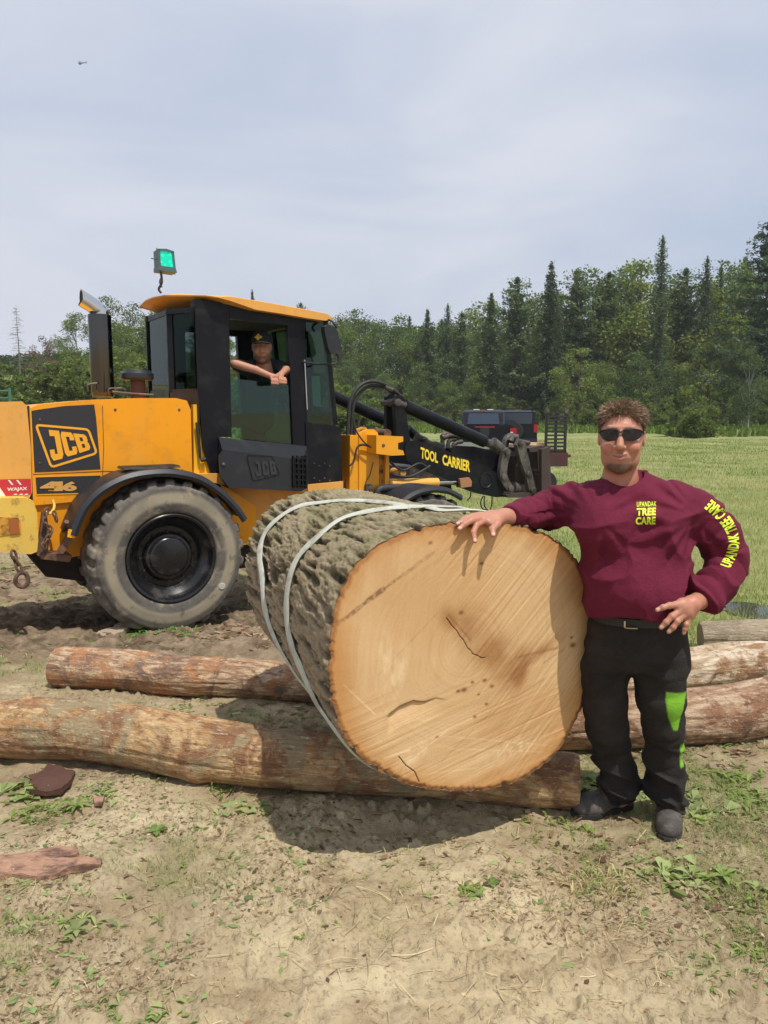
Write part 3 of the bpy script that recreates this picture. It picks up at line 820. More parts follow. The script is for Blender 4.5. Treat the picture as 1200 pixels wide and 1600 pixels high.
for i, (px, ty) in enumerate(((-30, 575), (5, 568), (45, 574), (85, 566), (120, 560), (150, 566), (185, 556), (215, 560), (245, 566), (60, 590), (110, 588), (160, 590), (20, 592), (205, 590), (300, 575), (350, 570), (400, 575), (450, 572), (500, 580), (535, 600), (560, 604))):
    put_tree('bush', px, ty, 40 + (i * 5 % 7), 'low leafy bush crowding the foot of the trees on the rise', 'bushes on the rise behind the machine', 1.25)
ds = empty('dead_spruce'); bm_obj('trunk', dead_tree(9), M_DEAD, ds)
p = at(25, 476, 56); g0 = gz(p.x, 56); s = (p.z - g0) / 11
ds.location = (p.x, 56, g0); ds.scale = (s * 1.15, s * 1.15, s)
tag(ds, 'bare dead spruce standing alone against the sky at far left', 'tree', GL)
# the deep of the wood behind, one mass
rg = np.random.default_rng(77)
n = 95000
x = rg.uniform(-75, 110, n); y = 104 + rg.random(n) * 14 + 6 * fbm(x * 0.05, 0 * x, seed=2)
zt = gz_np(x, y) + rg.random(n) ** 0.8 * (11.0 + 3.5 * fbm(x * 0.12 + 50, y * 0.02, oct=3, seed=61) + 2.0 * sst(20, 45, x)) * (1 - .62 * sst(-4, -22, x))
so = Soup(); so.quads(cards(rg, np.stack([x, y, zt], 1), 0.62, 0.3), np.array((0.060, 0.095, 0.038)) * rg.uniform(0.5, 1.4, (n, 1)))
wd = so.build('deep_wood', M_LEAF); tag(wd, 'dark depth of the wood behind the first rows of trees', 'woodland', kind='stuff')
# taller unmown grass along the wood
rg = np.random.default_rng(78); n = 26000
x = rg.uniform(-12, 60, n); y = rg.uniform(60, 84, n) * (1 - 0.12 * (x > 20)); z = gz_np(x, y)
a = rg.uniform(0, 6.28, n); s = np.stack([np.cos(a), np.sin(a), 0 * a], 1) * 0.12; up_ = np.stack([rg.normal(0, .12, n), rg.normal(0, .12, n), rg.uniform(0.2, 0.6, n)], 1)
b = np.stack([x, y, z - 0.03], 1)
so = Soup(); so.quads(np.stack([b - s, b + s, b + up_ + s * 0.3, b + up_ - s * 0.3], 1), np.array((0.15, 0.21, 0.045)) * rg.uniform(0.6, 1.4, (n, 1)))
tg = so.build('tall_grass', M_BLADE); tag(tg, 'tall unmown grass in front of the wood', 'grass', kind='stuff')
rg = np.random.default_rng(79); n = 22000
x = rg.uniform(-36, 2, n); y = rg.uniform(24, 58, n); z = gz_np(x, y)
a = rg.uniform(0, 6.28, n); s = np.stack([np.cos(a), np.sin(a), 0 * a], 1) * 0.05; up_ = np.stack([rg.normal(0, .1, n), rg.normal(0, .1, n), rg.uniform(0.06, 0.26, n)], 1)
b = np.stack([x, y, z - 0.03], 1)
so = Soup(); so.quads(np.stack([b - s, b + s, b + up_ + s * 0.3, b + up_ - s * 0.3], 1), np.array((0.10, 0.15, 0.045)) * rg.uniform(0.6, 1.4, (n, 1)))
tg = so.build('meadow_grass', M_BLADE); tag(tg, 'rough meadow grass on the rise behind the machine', 'grass', kind='stuff')
# ------------------------------------------------------------------ the big log
FN = Vector((0.41, -0.91, 0.0)).normalized()          # the sawn face looks this way
FT = Vector((0.91, 0.41, 0.0)).normalized()           # along the face, to the right
F0 = at(720, 1027, 2.80)
def face_uv(px, py):
    p = at_plane(px, py, F0, FN); return ((p - F0).dot(FT), p.z - F0.z)
outl = [(536, 922), (525, 973), (520, 1020), (519, 1067), (527, 1104), (541, 1146), (567, 1178), (609, 1207), (660, 1224), (716, 1230), (777, 1225), (823, 1209),
        (861, 1181), (889, 1140), (907, 1099), (919, 1043), (924, 992), (921, 940), (912, 905), (893, 872), (865, 848), (823, 829), (791, 823), (745, 821), (697, 823),
        (641, 835), (590, 858), (557, 885)]
uv = np.array([face_uv(*p) for p in outl])
ang = np.arctan2(uv[:, 1], uv[:, 0]); rad = np.hypot(uv[:, 0], uv[:, 1])
o_ = np.argsort(ang); ang, rad = ang[o_], rad[o_]
def out_r(a):
    a = (np.asarray(a) + np.pi) % (2 * np.pi) - np.pi
    return np.interp(a, np.concatenate([ang - 2 * np.pi, ang, ang + 2 * np.pi]), np.tile(rad, 3))
NA, NL, LOGL = 760, 230, 1.62
A_ = np.linspace(0, 2 * np.pi, NA, endpoint=False); S_ = np.linspace(0, LOGL, NL)
AA, SS = np.meshgrid(A_, S_, indexing='ij')
Rb = out_r(AA)
Rb = (Rb + out_r(AA + 0.06) + out_r(AA - 0.06) + out_r(AA + .12) + out_r(AA - .12)) / 5
shr = np.interp(SS, [0, 0.25, 0.8, LOGL], [1.0, 0.985, 0.95, 0.93])
cx_, cy_ = np.cos(AA), np.sin(AA)
def ridged(x, y, z, oct, seed):
    s, a, tot = 0, 1, 0
    for i in range(oct):
        s = s + a * (1 - np.abs(2 * vn(x * 2 ** i, y * 2 ** i, z * 2 ** i, seed + i) - 1)); tot += a; a *= 0.55
    return s / tot
wx = (fbm(cx_ * 3, cy_ * 3, SS * 4, oct=2, seed=51) - .5) * 0.9
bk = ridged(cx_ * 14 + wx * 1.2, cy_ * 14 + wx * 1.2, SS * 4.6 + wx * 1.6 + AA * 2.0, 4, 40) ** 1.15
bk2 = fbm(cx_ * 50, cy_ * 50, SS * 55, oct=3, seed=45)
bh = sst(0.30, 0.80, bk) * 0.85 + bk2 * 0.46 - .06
edge = sst(0.0, 0.012, SS)
RR = (Rb * shr + (bh - 0.75) * 0.034 * (0.35 + 0.65 * edge) + 0.012)
def log_pt(r, a, s):
    u, w = r * np.cos(a) + 0.05 * s, r * np.sin(a)
    sag = -0.0 * s
    return np.stack([F0.x + FT.x * u - FN.x * s, F0.y + FT.y * u - FN.y * s, F0.z + w + sag], -1)
VB = log_pt(RR, AA, SS).reshape(-1, 3)
idx = np.arange(NA * NL).reshape(NA, NL); nx_ = np.roll(idx, -1, 0)
FB = np.stack([idx[:, :-1], nx_[:, :-1], nx_[:, 1:], idx[:, 1:]], -1).reshape(-1, 4)
# far end cap
cb = len(VB); VB = np.vstack([VB, log_pt(np.array([0.0]), np.array([0.0]), np.array([LOGL]))])
FC = np.stack([idx[:, -1], np.roll(idx[:, -1], -1), np.full(NA, cb)], 1)
t = NT('bark')
hgt = t.attr('h'); co = t.coords('Object')
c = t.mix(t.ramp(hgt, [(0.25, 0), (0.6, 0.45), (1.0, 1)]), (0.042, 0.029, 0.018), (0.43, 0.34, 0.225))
c = t.mix(t.ramp(t.noise(co, 35, 6, 0.7), [(0.45, 0), (0.7, 0.55)]), c, (0.22, 0.16, 0.11))
c = t.mix(t.mix(1.0, t.ramp(t.noise(co, 6, 6, 0.7), [(0.38, 0), (0.6, 0.6)]), t.attr('moss'), 'MULTIPLY'), c, (0.20, 0.205, 0.085))
t.base(c); t.rough(0.92); t.p.inputs['Specular IOR Level'].default_value = 0.2
t.bump(t.noise(t.coords('Object', (1, 1, 1)), 120, 7, 0.8), 1.0, 0.010)
BARKM = t.m
big = empty('log', (0, 0, 0), label='huge freshly sawn log with rough grey bark, roped and lying on two thin logs', cat='log')
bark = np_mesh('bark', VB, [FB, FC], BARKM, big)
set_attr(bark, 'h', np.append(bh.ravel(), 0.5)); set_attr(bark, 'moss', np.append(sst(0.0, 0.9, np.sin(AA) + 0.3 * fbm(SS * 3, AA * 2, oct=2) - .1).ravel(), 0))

# sawn face: dense polar-free grid clipped to the outline
hN = 0.0028
gu = np.arange(-0.66, 0.66, hN); U, W = np.meshgrid(gu, gu, indexing='ij')
AG = np.arctan2(W, U); RG = np.hypot(U, W)
RO = np.interp(AG % (2 * np.pi), np.append(A_, 2 * np.pi), np.append(RR[:, 0], RR[0, 0])) + 0.001
# squeeze the grid so that its rim follows the outline: map square -> disc
m_ = np.maximum(np.abs(U), np.abs(W)) / 0.66
ths = np.arctan2(W, U)
scale_ = m_ * RO / np.maximum(RG, 1e-9)
Uu, Ww = U * scale_, W * scale_
rr_ = np.hypot(Uu, Ww) / RO                      # 0..1 to the rim
def seg_d(px0, py0, px1, py1):
    a, b = np.array(face_uv(px0, py0)), np.array(face_uv(px1, py1)); d = b - a; L = d @ d
    tt = np.clip(((Uu - a[0]) * d[0] + (Ww - a[1]) * d[1]) / L, 0, 1)
    return np.hypot(Uu - a[0] - tt * d[0], Ww - a[1] - tt * d[1]), tt
def blob(px, py, ru, rw, rot=0.0):
    a = face_uv(px, py); du, dw = Uu - a[0], Ww - a[1]; c_, s_ = math.cos(rot), math.sin(rot)
    e = ((du * c_ + dw * s_) / ru) ** 2 + ((-du * s_ + dw * c_) / rw) ** 2
    return np.exp(-e)
colr = np.empty(Uu.shape + (3,)); colr[:] = (0.61, 0.40, 0.20)
def lay(mask, c): 
    global colr
    colr = colr * (1 - mask[..., None]) + np.array(c) * mask[..., None]
n_big = fbm(Uu * 4 + 3, Ww * 4, oct=4, seed=70); lay(np.clip((n_big - 0.45) * 2.2, 0, 0.6), (0.55, 0.325, 0.14))
lay(np.clip((0.5 - n_big) * 2.0, 0, 0.5), (0.70, 0.49, 0.26))
pu, pw = face_uv(728, 1012)
rp = np.hypot(Uu - pu, (Ww - pw) * 1.02) * (1 + 0.05 * (fbm(Uu * 3, Ww * 3, oct=2, seed=71) - .5))
ring = (vn(rp * 120, 0 * rp + 3, seed=72) * 0.6 + vn(rp * 300, 0 * rp, seed=73) * 0.4)
lay(np.clip((ring - 0.55) * 0.8, 0, 0.30), (0.46, 0.24, 0.09))
# saw marks run from lower left to upper right, in slightly different sweeps
c45, s45 = math.cos(0.86), math.sin(0.86)
def saw(rot, freq, seed): 
    a, b = Uu * math.cos(rot) + Ww * math.sin(rot), -Uu * math.sin(rot) + Ww * math.cos(rot)
    return fbm(b * freq, a * freq * 0.035 + 5, oct=3, seed=seed)
sw = saw(0.80, 95, 74) * sst(-0.1, 0.15, Uu + 0.3 * Ww) + saw(1.45, 70, 75) * sst(0.2, -0.15, Uu + 0.3 * Ww) * sst(-.15, 0.05, Ww) + saw(0.25, 80, 76) * sst(0.0, -0.25, Ww) * 0.8
lay(np.clip((sw - 0.52) * 0.65, 0, 0.18), (0.50, 0.29, 0.12)); lay(np.clip((0.43 - sw) * 0.6, 0, 0.20), (0.76, 0.56, 0.33))
hgt_f = (sw - 0.5) * 0.0035
# heart stain
st = 0.0
for bx in ((800, 1040, .09, .045, 0.6), (735, 985, .08, .05, -0.9), (850, 1015, .07, .02, 0.55), (812, 1062, .055, .022, 1.0), (770, 1020, .12, .06, -0.4), (705, 968, .05, .03, -0.9)):
    st = np.maximum(st, blob(bx[0], bx[1], bx[2] * 1.25, bx[3] * 1.3, bx[4]) * (0.6 + 0.9 * (fbm(Uu * 14, Ww * 14, oct=4, seed=80) - 0.3)))
lay(np.clip(st * 1.05, 0, 0.85), (0.34, 0.16, 0.055))
lay(np.clip(blob(812, 1048, .07, .025, .7) * (fbm(Uu * 22, Ww * 22, oct=3, seed=6) + .4), 0, .7), (0.25, 0.10, 0.03))
for (x_, y_, r_) in ((752, 880, .006), (768, 1072, .006), (725, 1078, .008), (760, 1100, .005), (742, 1120, .005), (683, 1152, .005), (895, 1008, .009), (893, 996, .005), (716, 1080, .006), (757, 1063, .006), (672, 848, .006), (720, 957, .007), (748, 1085, .004), (738, 1066, .005)):
    lay(np.clip(blob(x_, y_, r_ * 1.4, r_) * 1.3, 0, .85), (0.20, 0.085, 0.03))
# dark saw stripes
jn = (fbm(Uu * 30, Ww * 30, oct=3, seed=81) - .5)
d, tt = seg_d(527, 975, 600, 920); lay(sst(0.011, 0.003, d + jn * 0.012) * (0.75 * (0.55 + 0.9 * (fbm(Uu * 90, Ww * 90, oct=2, seed=9) > .45))).clip(0, .8), (0.17, 0.085, 0.04))
d, tt = seg_d(600, 920, 678, 862); lay(sst(0.010, 0.002, d + jn * 0.010) * 0.7 * (1 - 0.6 * tt) * (0.5 + 0.6 * (fbm(Uu * 90, Ww * 90, oct=2, seed=9) > .45)), (0.24, 0.12, 0.05))
for s_ in ((590, 1055, 683, 958, .0014, .30), (850, 1035, 880, 1015, .004, .4), (805, 1028, 872, 1012, .005, .5), (745, 1130, 850, 1060, .002, .35), (537, 1070, 585, 1115, .002, -.5), (690, 1190, 740, 1140, .002, .3),
           (640, 1190, 700, 1140, .002, -.4), (600, 1184, 640, 1172, .003, -.6), (700, 960, 735, 1000, .004, .5), (660, 1210, 745, 1200, .002, -.3), (700, 1170, 850, 1175, .0018, -.3), (690, 1150, 860, 1165, .0016, -.3)):
    d, tt = seg_d(*s_[:4]); m = sst(s_[4] * 2, s_[4] * 0.3, d + jn * s_[4]) * abs(s_[5])
    lay(m, (0.26, 0.12, 0.045) if s_[5] > 0 else (0.88, 0.68, 0.42))
# cracks: real grooves
def crack(pts, w, dep):
    global hgt_f
    for (a, b) in zip(pts[:-1], pts[1:]):
        d, tt = seg_d(*a, *b); m = sst(w, w * 0.25, d + jn * w * 0.4)
        lay(m * 0.92, (0.10, 0.045, 0.02)); hgt_f = hgt_f - dep * m
crack([(697, 965), (706, 978), (713, 985), (719, 995), (724, 1000), (730, 1012), (735, 1016), (739, 1022), (745, 1024), (752, 1028), (758, 1027)], .0017, .006)
crack([(623, 1182), (634, 1196), (648, 1206), (655, 1222)], .0024, .008)
# a lifted lip: cut step with its own relief
ua, ub = face_uv(605, 1116), face_uv(700, 1100)
tx = (Uu - ua[0]) / (ub[0] - ua[0])
arc = np.interp(tx, [0, .2, .42, .52, .62, .8, 1.0], [-.005, .022, .034, .026, .022, .03, .014]) + ua[1] + 0.004
inx = sst(-0.02, 0.05, tx) * sst(1.02, 0.9, tx)
below = np.clip((arc - Ww) / 0.010, 0, 1) * np.clip(1 - (arc - Ww - 0.010) / 0.07, 0, 1)
hgt_f = hgt_f - 0.012 * below * inx * sst(1.0, .3, tx)
lay(inx * np.exp(-((Ww - arc + .004) / np.interp(tx, [0, .3, .5, 1], [.007, .009, .005, .002])) ** 2) * 0.65, (0.20, 0.10, 0.04))
# rim: cambium and bark ring
lay(sst(0.78, 1.0, rr_ + 0.12 * (n_big - .5)) * 0.75, (0.50, 0.235, 0.07))
for q_ in ((620, 1050, .10, .05, 1.2), (605, 1030, .03, .09, .2), (650, 1180, .09, .03, .6), (800, 1170, .13, .03, .1)): lay(np.clip(blob(*q_) * (fbm(Uu * 60, Ww * 26, oct=3, seed=66) - .25) * 1.1, 0, .6), (0.80, 0.62, 0.38))
rim = 0.018 + 0.012 * (fbm(np.cos(AG) * 6, np.sin(AG) * 6, oct=3, seed=90) - .5)
dist_e = RO * (1 - rr_)
lay(sst(rim * 1.5, rim * 0.6, dist_e) * 0.92, (0.33, 0.145, 0.05)); lay(sst(0.007, 0.002, dist_e) * .6, (0.17, 0.085, 0.04))
hgt_f = hgt_f - 0.010 * sst(0.020, 0.0, dist_e) * (fbm(Uu * 40, Ww * 40, oct=2, seed=93))
hgt_f = hgt_f + 0.012 * (fbm(Uu * 2.5, Ww * 2.5, oct=2, seed=92) - .5) * sst(1.0, .8, rr_)
VF = np.stack([F0.x + FT.x * Uu + FN.x * (hgt_f + .001), F0.y + FT.y * Uu + FN.y * (hgt_f + .001), F0.z + Ww], -1).reshape(-1, 3)
k_ = len(gu); idx = np.arange(k_ * k_).reshape(k_, k_)
FF = np.stack([idx[:-1, :-1], idx[1:, :-1], idx[1:, 1:], idx[:-1, 1:]], -1).reshape(-1, 4)
t = NT('sawn_wood'); c = t.attr('Col', 'Color')
c = t.mix(0.16, c, t.noise(t.coords('Object'), 160, 4, 0.7), 'OVERLAY'); t.base(c); t.rough(0.72); t.p.inputs['Specular IOR Level'].default_value = 0.25
t.bump(t.noise(t.coords('Object', (1, 1, 1)), 220, 4, 0.7), 0.25, 0.004)
fc = np_mesh('sawn_face', VF, FF, t.m, big); set_col(fc, 'Col', np.clip(colr, 0, 1).reshape(-1, 3))

# sling: two loops lying on the bark
bmT = bmesh.new(); bmT.from_mesh(bark.data); bark_bvh = BVHTree.FromBMesh(bmT); bmT.free()
def on_bark(a, s, lift):
    """point on the log's skin at angle a, distance s from the face"""
    c = Vector(log_pt(np.array([0.0]), np.array([0.0]), np.array([s]))[0]); d = FT * math.cos(a) + Vector((0, 0, 1)) * math.sin(a)
    h = bark_bvh.ray_cast(c + d * 1.2, -d)
    return (h[0] + d * lift) if h[0] else c + d * 0.52
def px_on_bark(px, py):
    h = bark_bvh.ray_cast(Vector((0, 0, CAM_H)), ray(px, py).normalized())
    if h[0] is None: return None
    q = h[0] - F0
    return math.atan2(q.z, q.dot(FT)) % (2 * math.pi), -q.dot(FN)
M_ROPE = MAT('sling_webbing', (0.52, 0.53, 0.455), 0.9, var=0.22, vs=25, col2=(0.33, 0.31, 0.25), s2=9, lo=0.52, hi=0.7, bump=0.6, bs=240)
sl = empty('lifting_sling', tuple(F0), label='pale grey-green webbing sling wrapped twice around the huge log', cat='sling')
def loop(pts, tail):
    A = [px_on_bark(*p) for p in pts]; A = [a for a in A if a]
    A = tail[0] + A + tail[1]
    # densify in (angle, s)
    aa = np.unwrap([a[0] for a in A]); ss_ = np.array([a[1] for a in A]); L = np.concatenate([[0], np.cumsum(np.hypot(np.diff(aa) * .5, np.diff(ss_)))])
    q = np.linspace(0, L[-1], 150)
    def cr(v): 
        w = np.interp(q, L, v); k = np.ones(7) / 7; return np.concatenate([w[:3], np.convolve(w, k, 'valid'), w[-3:]])
    ca_, cs_ = cr(aa), cr(ss_); P = [on_bark(a, s, 0.0) - F0 for a, s in zip(ca_, cs_)]
    rad_ = np.array([(p + FN * -p.dot(FN)).length for p in P]); mx = np.array([rad_[max(0, i - 3):i + 4].max() for i in range(len(rad_))]); ker = np.hanning(11); ker /= ker.sum()
    sm = np.convolve(np.pad(mx, 5, 'edge'), ker, 'valid') + 0.004
    P = [(lambda ax: ax + (p - ax).normalized() * r_)(FN * p.dot(FN)) for p, r_ in zip(P, sm)]
    P = [P[0]] + [(P[i - 1] + P[i] * 2 + P[i + 1]) / 4 for i in range(1, len(P) - 1)] + [P[-1]]
    bm = bmesh.new(); n = len(P); rings = []
    for i in range(n):
        T = (P[min(i + 1, n - 1)] - P[max(i - 1, 0)]).normalized()
        c = F0 + P[i]; s = -P[i].dot(FN); N = (P[i] + FN * s).normalized(); B = T.cross(N).normalized()
        rw = 0.0205 * (1 + 0.12 * math.sin(i * 0.9) + 0.15 * float(vn(i * .4, 0.0, seed=3))); rh = 0.0065
        tw = 0.5 * (float(vn(i * 0.08, 1.0, seed=6)) - .5)
        ring = []
        for k in range(10):
            a = 2 * math.pi * k / 10 + 0.0
            ca, sa = math.cos(a), math.sin(a)
            ring.append(bm.verts.new(P[i] + (B * math.cos(tw) + N * math.sin(tw)) * rw * ca + (N * math.cos(tw) - B * math.sin(tw)) * rh * sa))
        rings.append(ring)
    for i in range(n - 1):
        for k in range(10): bm.faces.new((rings[i][k], rings[i][(k + 1) % 10], rings[i + 1][(k + 1) % 10], rings[i + 1][k]))
    bm.faces.new(rings[0][::-1]); bm.faces.new(rings[-1])
    bm_obj('loop', bm, M_ROPE, sl, smooth=True)
loop([(640, 797), (600, 790), (560, 786), (520, 787), (485, 793), (455, 804), (432, 822), (417, 846), (412, 880), (414, 920), (420, 958), (436, 1000), (455, 1040), (478, 1080), (500, 1110)], ([(0.55, 0.55), (0.9, 0.5)], [(4.1, 0.22), (4.5, 0.25), (5.2, 0.3)]))
loop([(690, 803), (655, 798), (615, 798), (575, 803), (540, 815), (505, 835), (480, 858), (463, 885), (455, 920), (454, 955), (460, 1000), (474, 1045), (492, 1085), (512, 1120), (528, 1140)], ([(0.6, 0.25), (1.0, 0.2)], [(4.3, 0.10), (4.8, 0.15), (5.3, 0.2)]))

# ------------------------------------------------------------------ thin logs
def skidmat(name, a, b, c_, d, dark=(0.10, 0.055, 0.03), sc=1.0):
    t = NT(name)
    uvn = t.new('ShaderNodeUVMap'); mp = t.new('ShaderNodeMapping'); mp.inputs['Scale'].default_value = (2.2 * sc, 9, 1); t.link(uvn.outputs[0], mp.inputs['Vector'])
    v = mp.outputs[0]; co = t.coords('Object')
    c = t.mix(t.ramp(t.noise(v, 1.6, 8, 0.70, 1.4), [(0.43, 0), (0.57, 1)]), a, b)
    c = t.mix(t.ramp(t.noise(co, 5.5, 8, 0.7, 0.6), [(0.47, 0), (0.56, 1)]), c, c_)
    c = t.mix(t.ramp(t.noise(co, 3.1, 6, 0.7, 0.8), [(0.53, 0), (0.59, 0.95)]), c, d)
    c = t.mix(t.ramp(t.noise(v, 4.5, 8, 0.75, 1.5), [(0.54, 0), (0.66, 0.8)]), c, dark)
    c = t.mix(t.ramp(t.noise(v, 7, 6, 0.7, .4), [(0.57, 0), (0.66, 0.8)]), c, (0.78, 0.66, 0.48))
    t.base(c); t.rough(0.62); t.p.inputs['Specular IOR Level'].default_value = 0.35
    t.bump(t.mix(0.5, t.noise(v, 6, 8, 0.75), t.noise(co, 60, 5, 0.7)), 1.0, 0.03)
    return t.m
M_SK = [skidmat('peeled_log_orange', (0.44, 0.23, 0.095), (0.64, 0.44, 0.22), (0.30, 0.15, 0.075), (0.37, 0.29, 0.165)),
        skidmat('peeled_log_red', (0.30, 0.17, 0.11), (0.68, 0.50, 0.31), (0.46, 0.22, 0.10), (0.22, 0.14, 0.10)),
        skidmat('peeled_log_pale', (0.50, 0.36, 0.22), (0.78, 0.66, 0.50), (0.36, 0.20, 0.10), (0.22, 0.11, 0.06)),
        skidmat('peeled_log_brown', (0.36, 0.21, 0.12), (0.60, 0.43, 0.29), (0.28, 0.14, 0.075), (0.17, 0.09, 0.055)),
        skidmat('weathered_log_grey', (0.36, 0.29, 0.20), (0.46, 0.37, 0.26), (0.30, 0.24, 0.16), (0.28, 0.20, 0.12))]
t = NT('log_end'); co = t.coords('Object'); c = t.mix(t.noise(co, 12, 6, 0.7), (0.16, 0.12, 0.07), (0.34, 0.25, 0.15))
t.base(c); t.rough(0.9); t.bump(t.noise(co, 50, 5, .7), .6, .01); M_END = t.m
def skid(pts, mat, label, seed, taper=(1, 1), knot=(), sink=0.012, zoff=0.0, group=None):
    """pts: (px, top, bottom) read where the log shows; turned into a real log resting on the ground"""
    C, R = [], []
    for px, yt, yb in pts:
        g = at_ground(px, yb - 2); r = (yb - yt) / 2 / 1200 * (g.y * _cp + (CAM_H - g.z) * _sp)
        Y = g.y + r * 0.55
        for _ in range(6):
            z = gz(at(px, (yt + yb) / 2, Y).x, Y) + r - sink + zoff; d = ray(px, (yt + yb) / 2); Y = d.y * (z - CAM_H) / d.z
        C.append(at(px, (yt + yb) / 2, Y)); R.append(r * 0.985)
    sp = smooth_path(C, 1)
    L = np.concatenate([[0], np.cumsum([(Vector(C[i + 1]) - Vector(C[i])).length for i in range(len(C) - 1)])])
    n = max(40, int(L[-1] / 0.012)); q = np.linspace(0, L[-1], n); NS = 120
    CC = np.array([tuple(c) for c in C]); cen = np.stack([np.interp(q, L, CC[:, k]) for k in range(3)], 1); rad_ = np.interp(q, L, R)
    for _ in range(30): cen[1:-1] = (cen[:-2] + cen[2:]) / 2 * .5 + cen[1:-1] * .5; rad_[1:-1] = (rad_[:-2] + rad_[2:]) / 4 + rad_[1:-1] / 2
    O = cen[n // 2].copy(); fr = frames([Vector(c) for c in cen])
    V, UV = [], []
    a = np.linspace(0, 2 * np.pi, NS, endpoint=False)
    for i, (p, u, v) in enumerate(fr):
        s = q[i]; ca, sa = np.cos(a), np.sin(a)
        rr = rad_[i] * (1 + 0.10 * (fbm(ca * 1.3 + seed, sa * 1.3, 0 * a + s * 2.2, oct=3, seed=seed) - .5) * 2 + 0.035 * (fbm(ca * 5, sa * 5, 0 * a + s * 5, oct=3, seed=seed + 3) - .5) * 2)
        rr = rr - 0.006 * (fbm(ca * 7 + 9, sa * 7, 0 * a + s * 1.6, oct=2, seed=seed + 5) > 0.60)
        for ks, ka, kr in knot: rr = rr + kr * np.exp(-((s - ks) / 0.05) ** 2 - ((np.angle(np.exp(1j * (a - ka)))) / 0.35) ** 2)
        e = min(s, L[-1] - s); rr = rr * (1 - 0.05 * max(0, 1 - e / 0.02))
        u, v = np.array(u), np.array(v)
        V.append(np.array(p) + np.outer(rr * ca, u) + np.outer(rr * sa, v)); UV.append(np.stack([np.full(NS, s), a / 6.283 * 1.0], 1))
    V = np.concatenate(V); idx = np.arange(n * NS).reshape(n, NS); nx = np.roll(idx, -1, 1)
    F = np.stack([idx[:-1], idx[1:], nx[1:], nx[:-1]], -1).reshape(-1, 4)
    V = np.vstack([V, cen[0], cen[-1]]); k = len(V)
    F1 = np.stack([nx[0], idx[0], np.full(NS, k - 2)], 1)[:, ::-1]; F2 = np.stack([idx[-1], nx[-1], np.full(NS, k - 1)], 1)[:, ::-1]
    root = empty('log', tuple(O), label=label, cat='log', group=group)
    o = np_mesh('trunk', V - O, [F], mat, root)
    uvl = o.data.uv_layers.new(name='UVMap'); li = np.empty(len(o.data.loops), np.int32); o.data.loops.foreach_get('vertex_index', li)
    UVa = np.vstack([np.concatenate(UV), [[0, 0], [0, 0]]]); uvv = UVa[li]
    # undo the seam
    uq = uvv.reshape(-1, 4, 2) if len(li) % 4 == 0 else None
    if uq is not None:
        w = (uq[..., 1].max(1) - uq[..., 1].min(1)) > 0.5; f = uq[w]; f[..., 1] = np.where(f[..., 1] < 0.5, f[..., 1] + 1, f[..., 1]); uq[w] = f; uvv = uq.reshape(-1, 2)
    uvl.data.foreach_set('uv', uvv.astype(np.float32).ravel())
    for nm_, FX in (('cut_end', F1), ('cut_end', F2)):
        used, inv = np.unique(FX, return_inverse=True)
        np_mesh(nm_, V[used] - O, inv.reshape(-1, 3), M_END, root, False)
    return root
skid([(-160, 1070, 1160), (0, 1085, 1184), (110, 1094, 1186), (230, 1106, 1203), (300, 1118, 1218), (420, 1139, 1232), (560, 1150, 1240), (720, 1160, 1250), (903, 1178, 1266)], M_SK[0],
     'long orange-brown peeled log lying in front, under the huge log', 31, knot=((1.35, 3.4, 0.02), (1.9, 0.6, 0.02)))
skid([(88, 1012, 1073), (180, 1014, 1078), (270, 1024, 1086), (360, 1028, 1090), (470, 1036, 1096), (560, 1042, 1104), (700, 1052, 1116), (800, 1060, 1124)], M_SK[1],
     'short reddish peeled log behind the long one, left of the huge log', 37, knot=((0.15, 0.8, 0.012), (0.5, 2.5, 0.012)))
skid([(845, 1086, 1172), (960, 1080, 1168), (1060, 1076, 1164), (1150, 1068, 1158), (1230, 1056, 1146), (1330, 1045, 1132)], M_SK[3],
     'nearest of the three logs right of the man, reddish brown', 41, knot=((1.05, 2.2, 0.03),))
skid([(930, 1030, 1090), (1060, 1016, 1086), (1120, 1006, 1082), (1160, 1002, 1080), (1240, 1004, 1078), (1340, 1000, 1070)], M_SK[2],
     'middle of the three logs right of the man, pale and peeled', 43, knot=((0.62, 1.8, 0.025),))
skid([(1094, 971, 1018), (1140, 969, 1020), (1200, 968, 1020), (1300, 962, 1014)], M_SK[4],
     'farthest of the three logs right of the man, grey with a sawn end', 47)

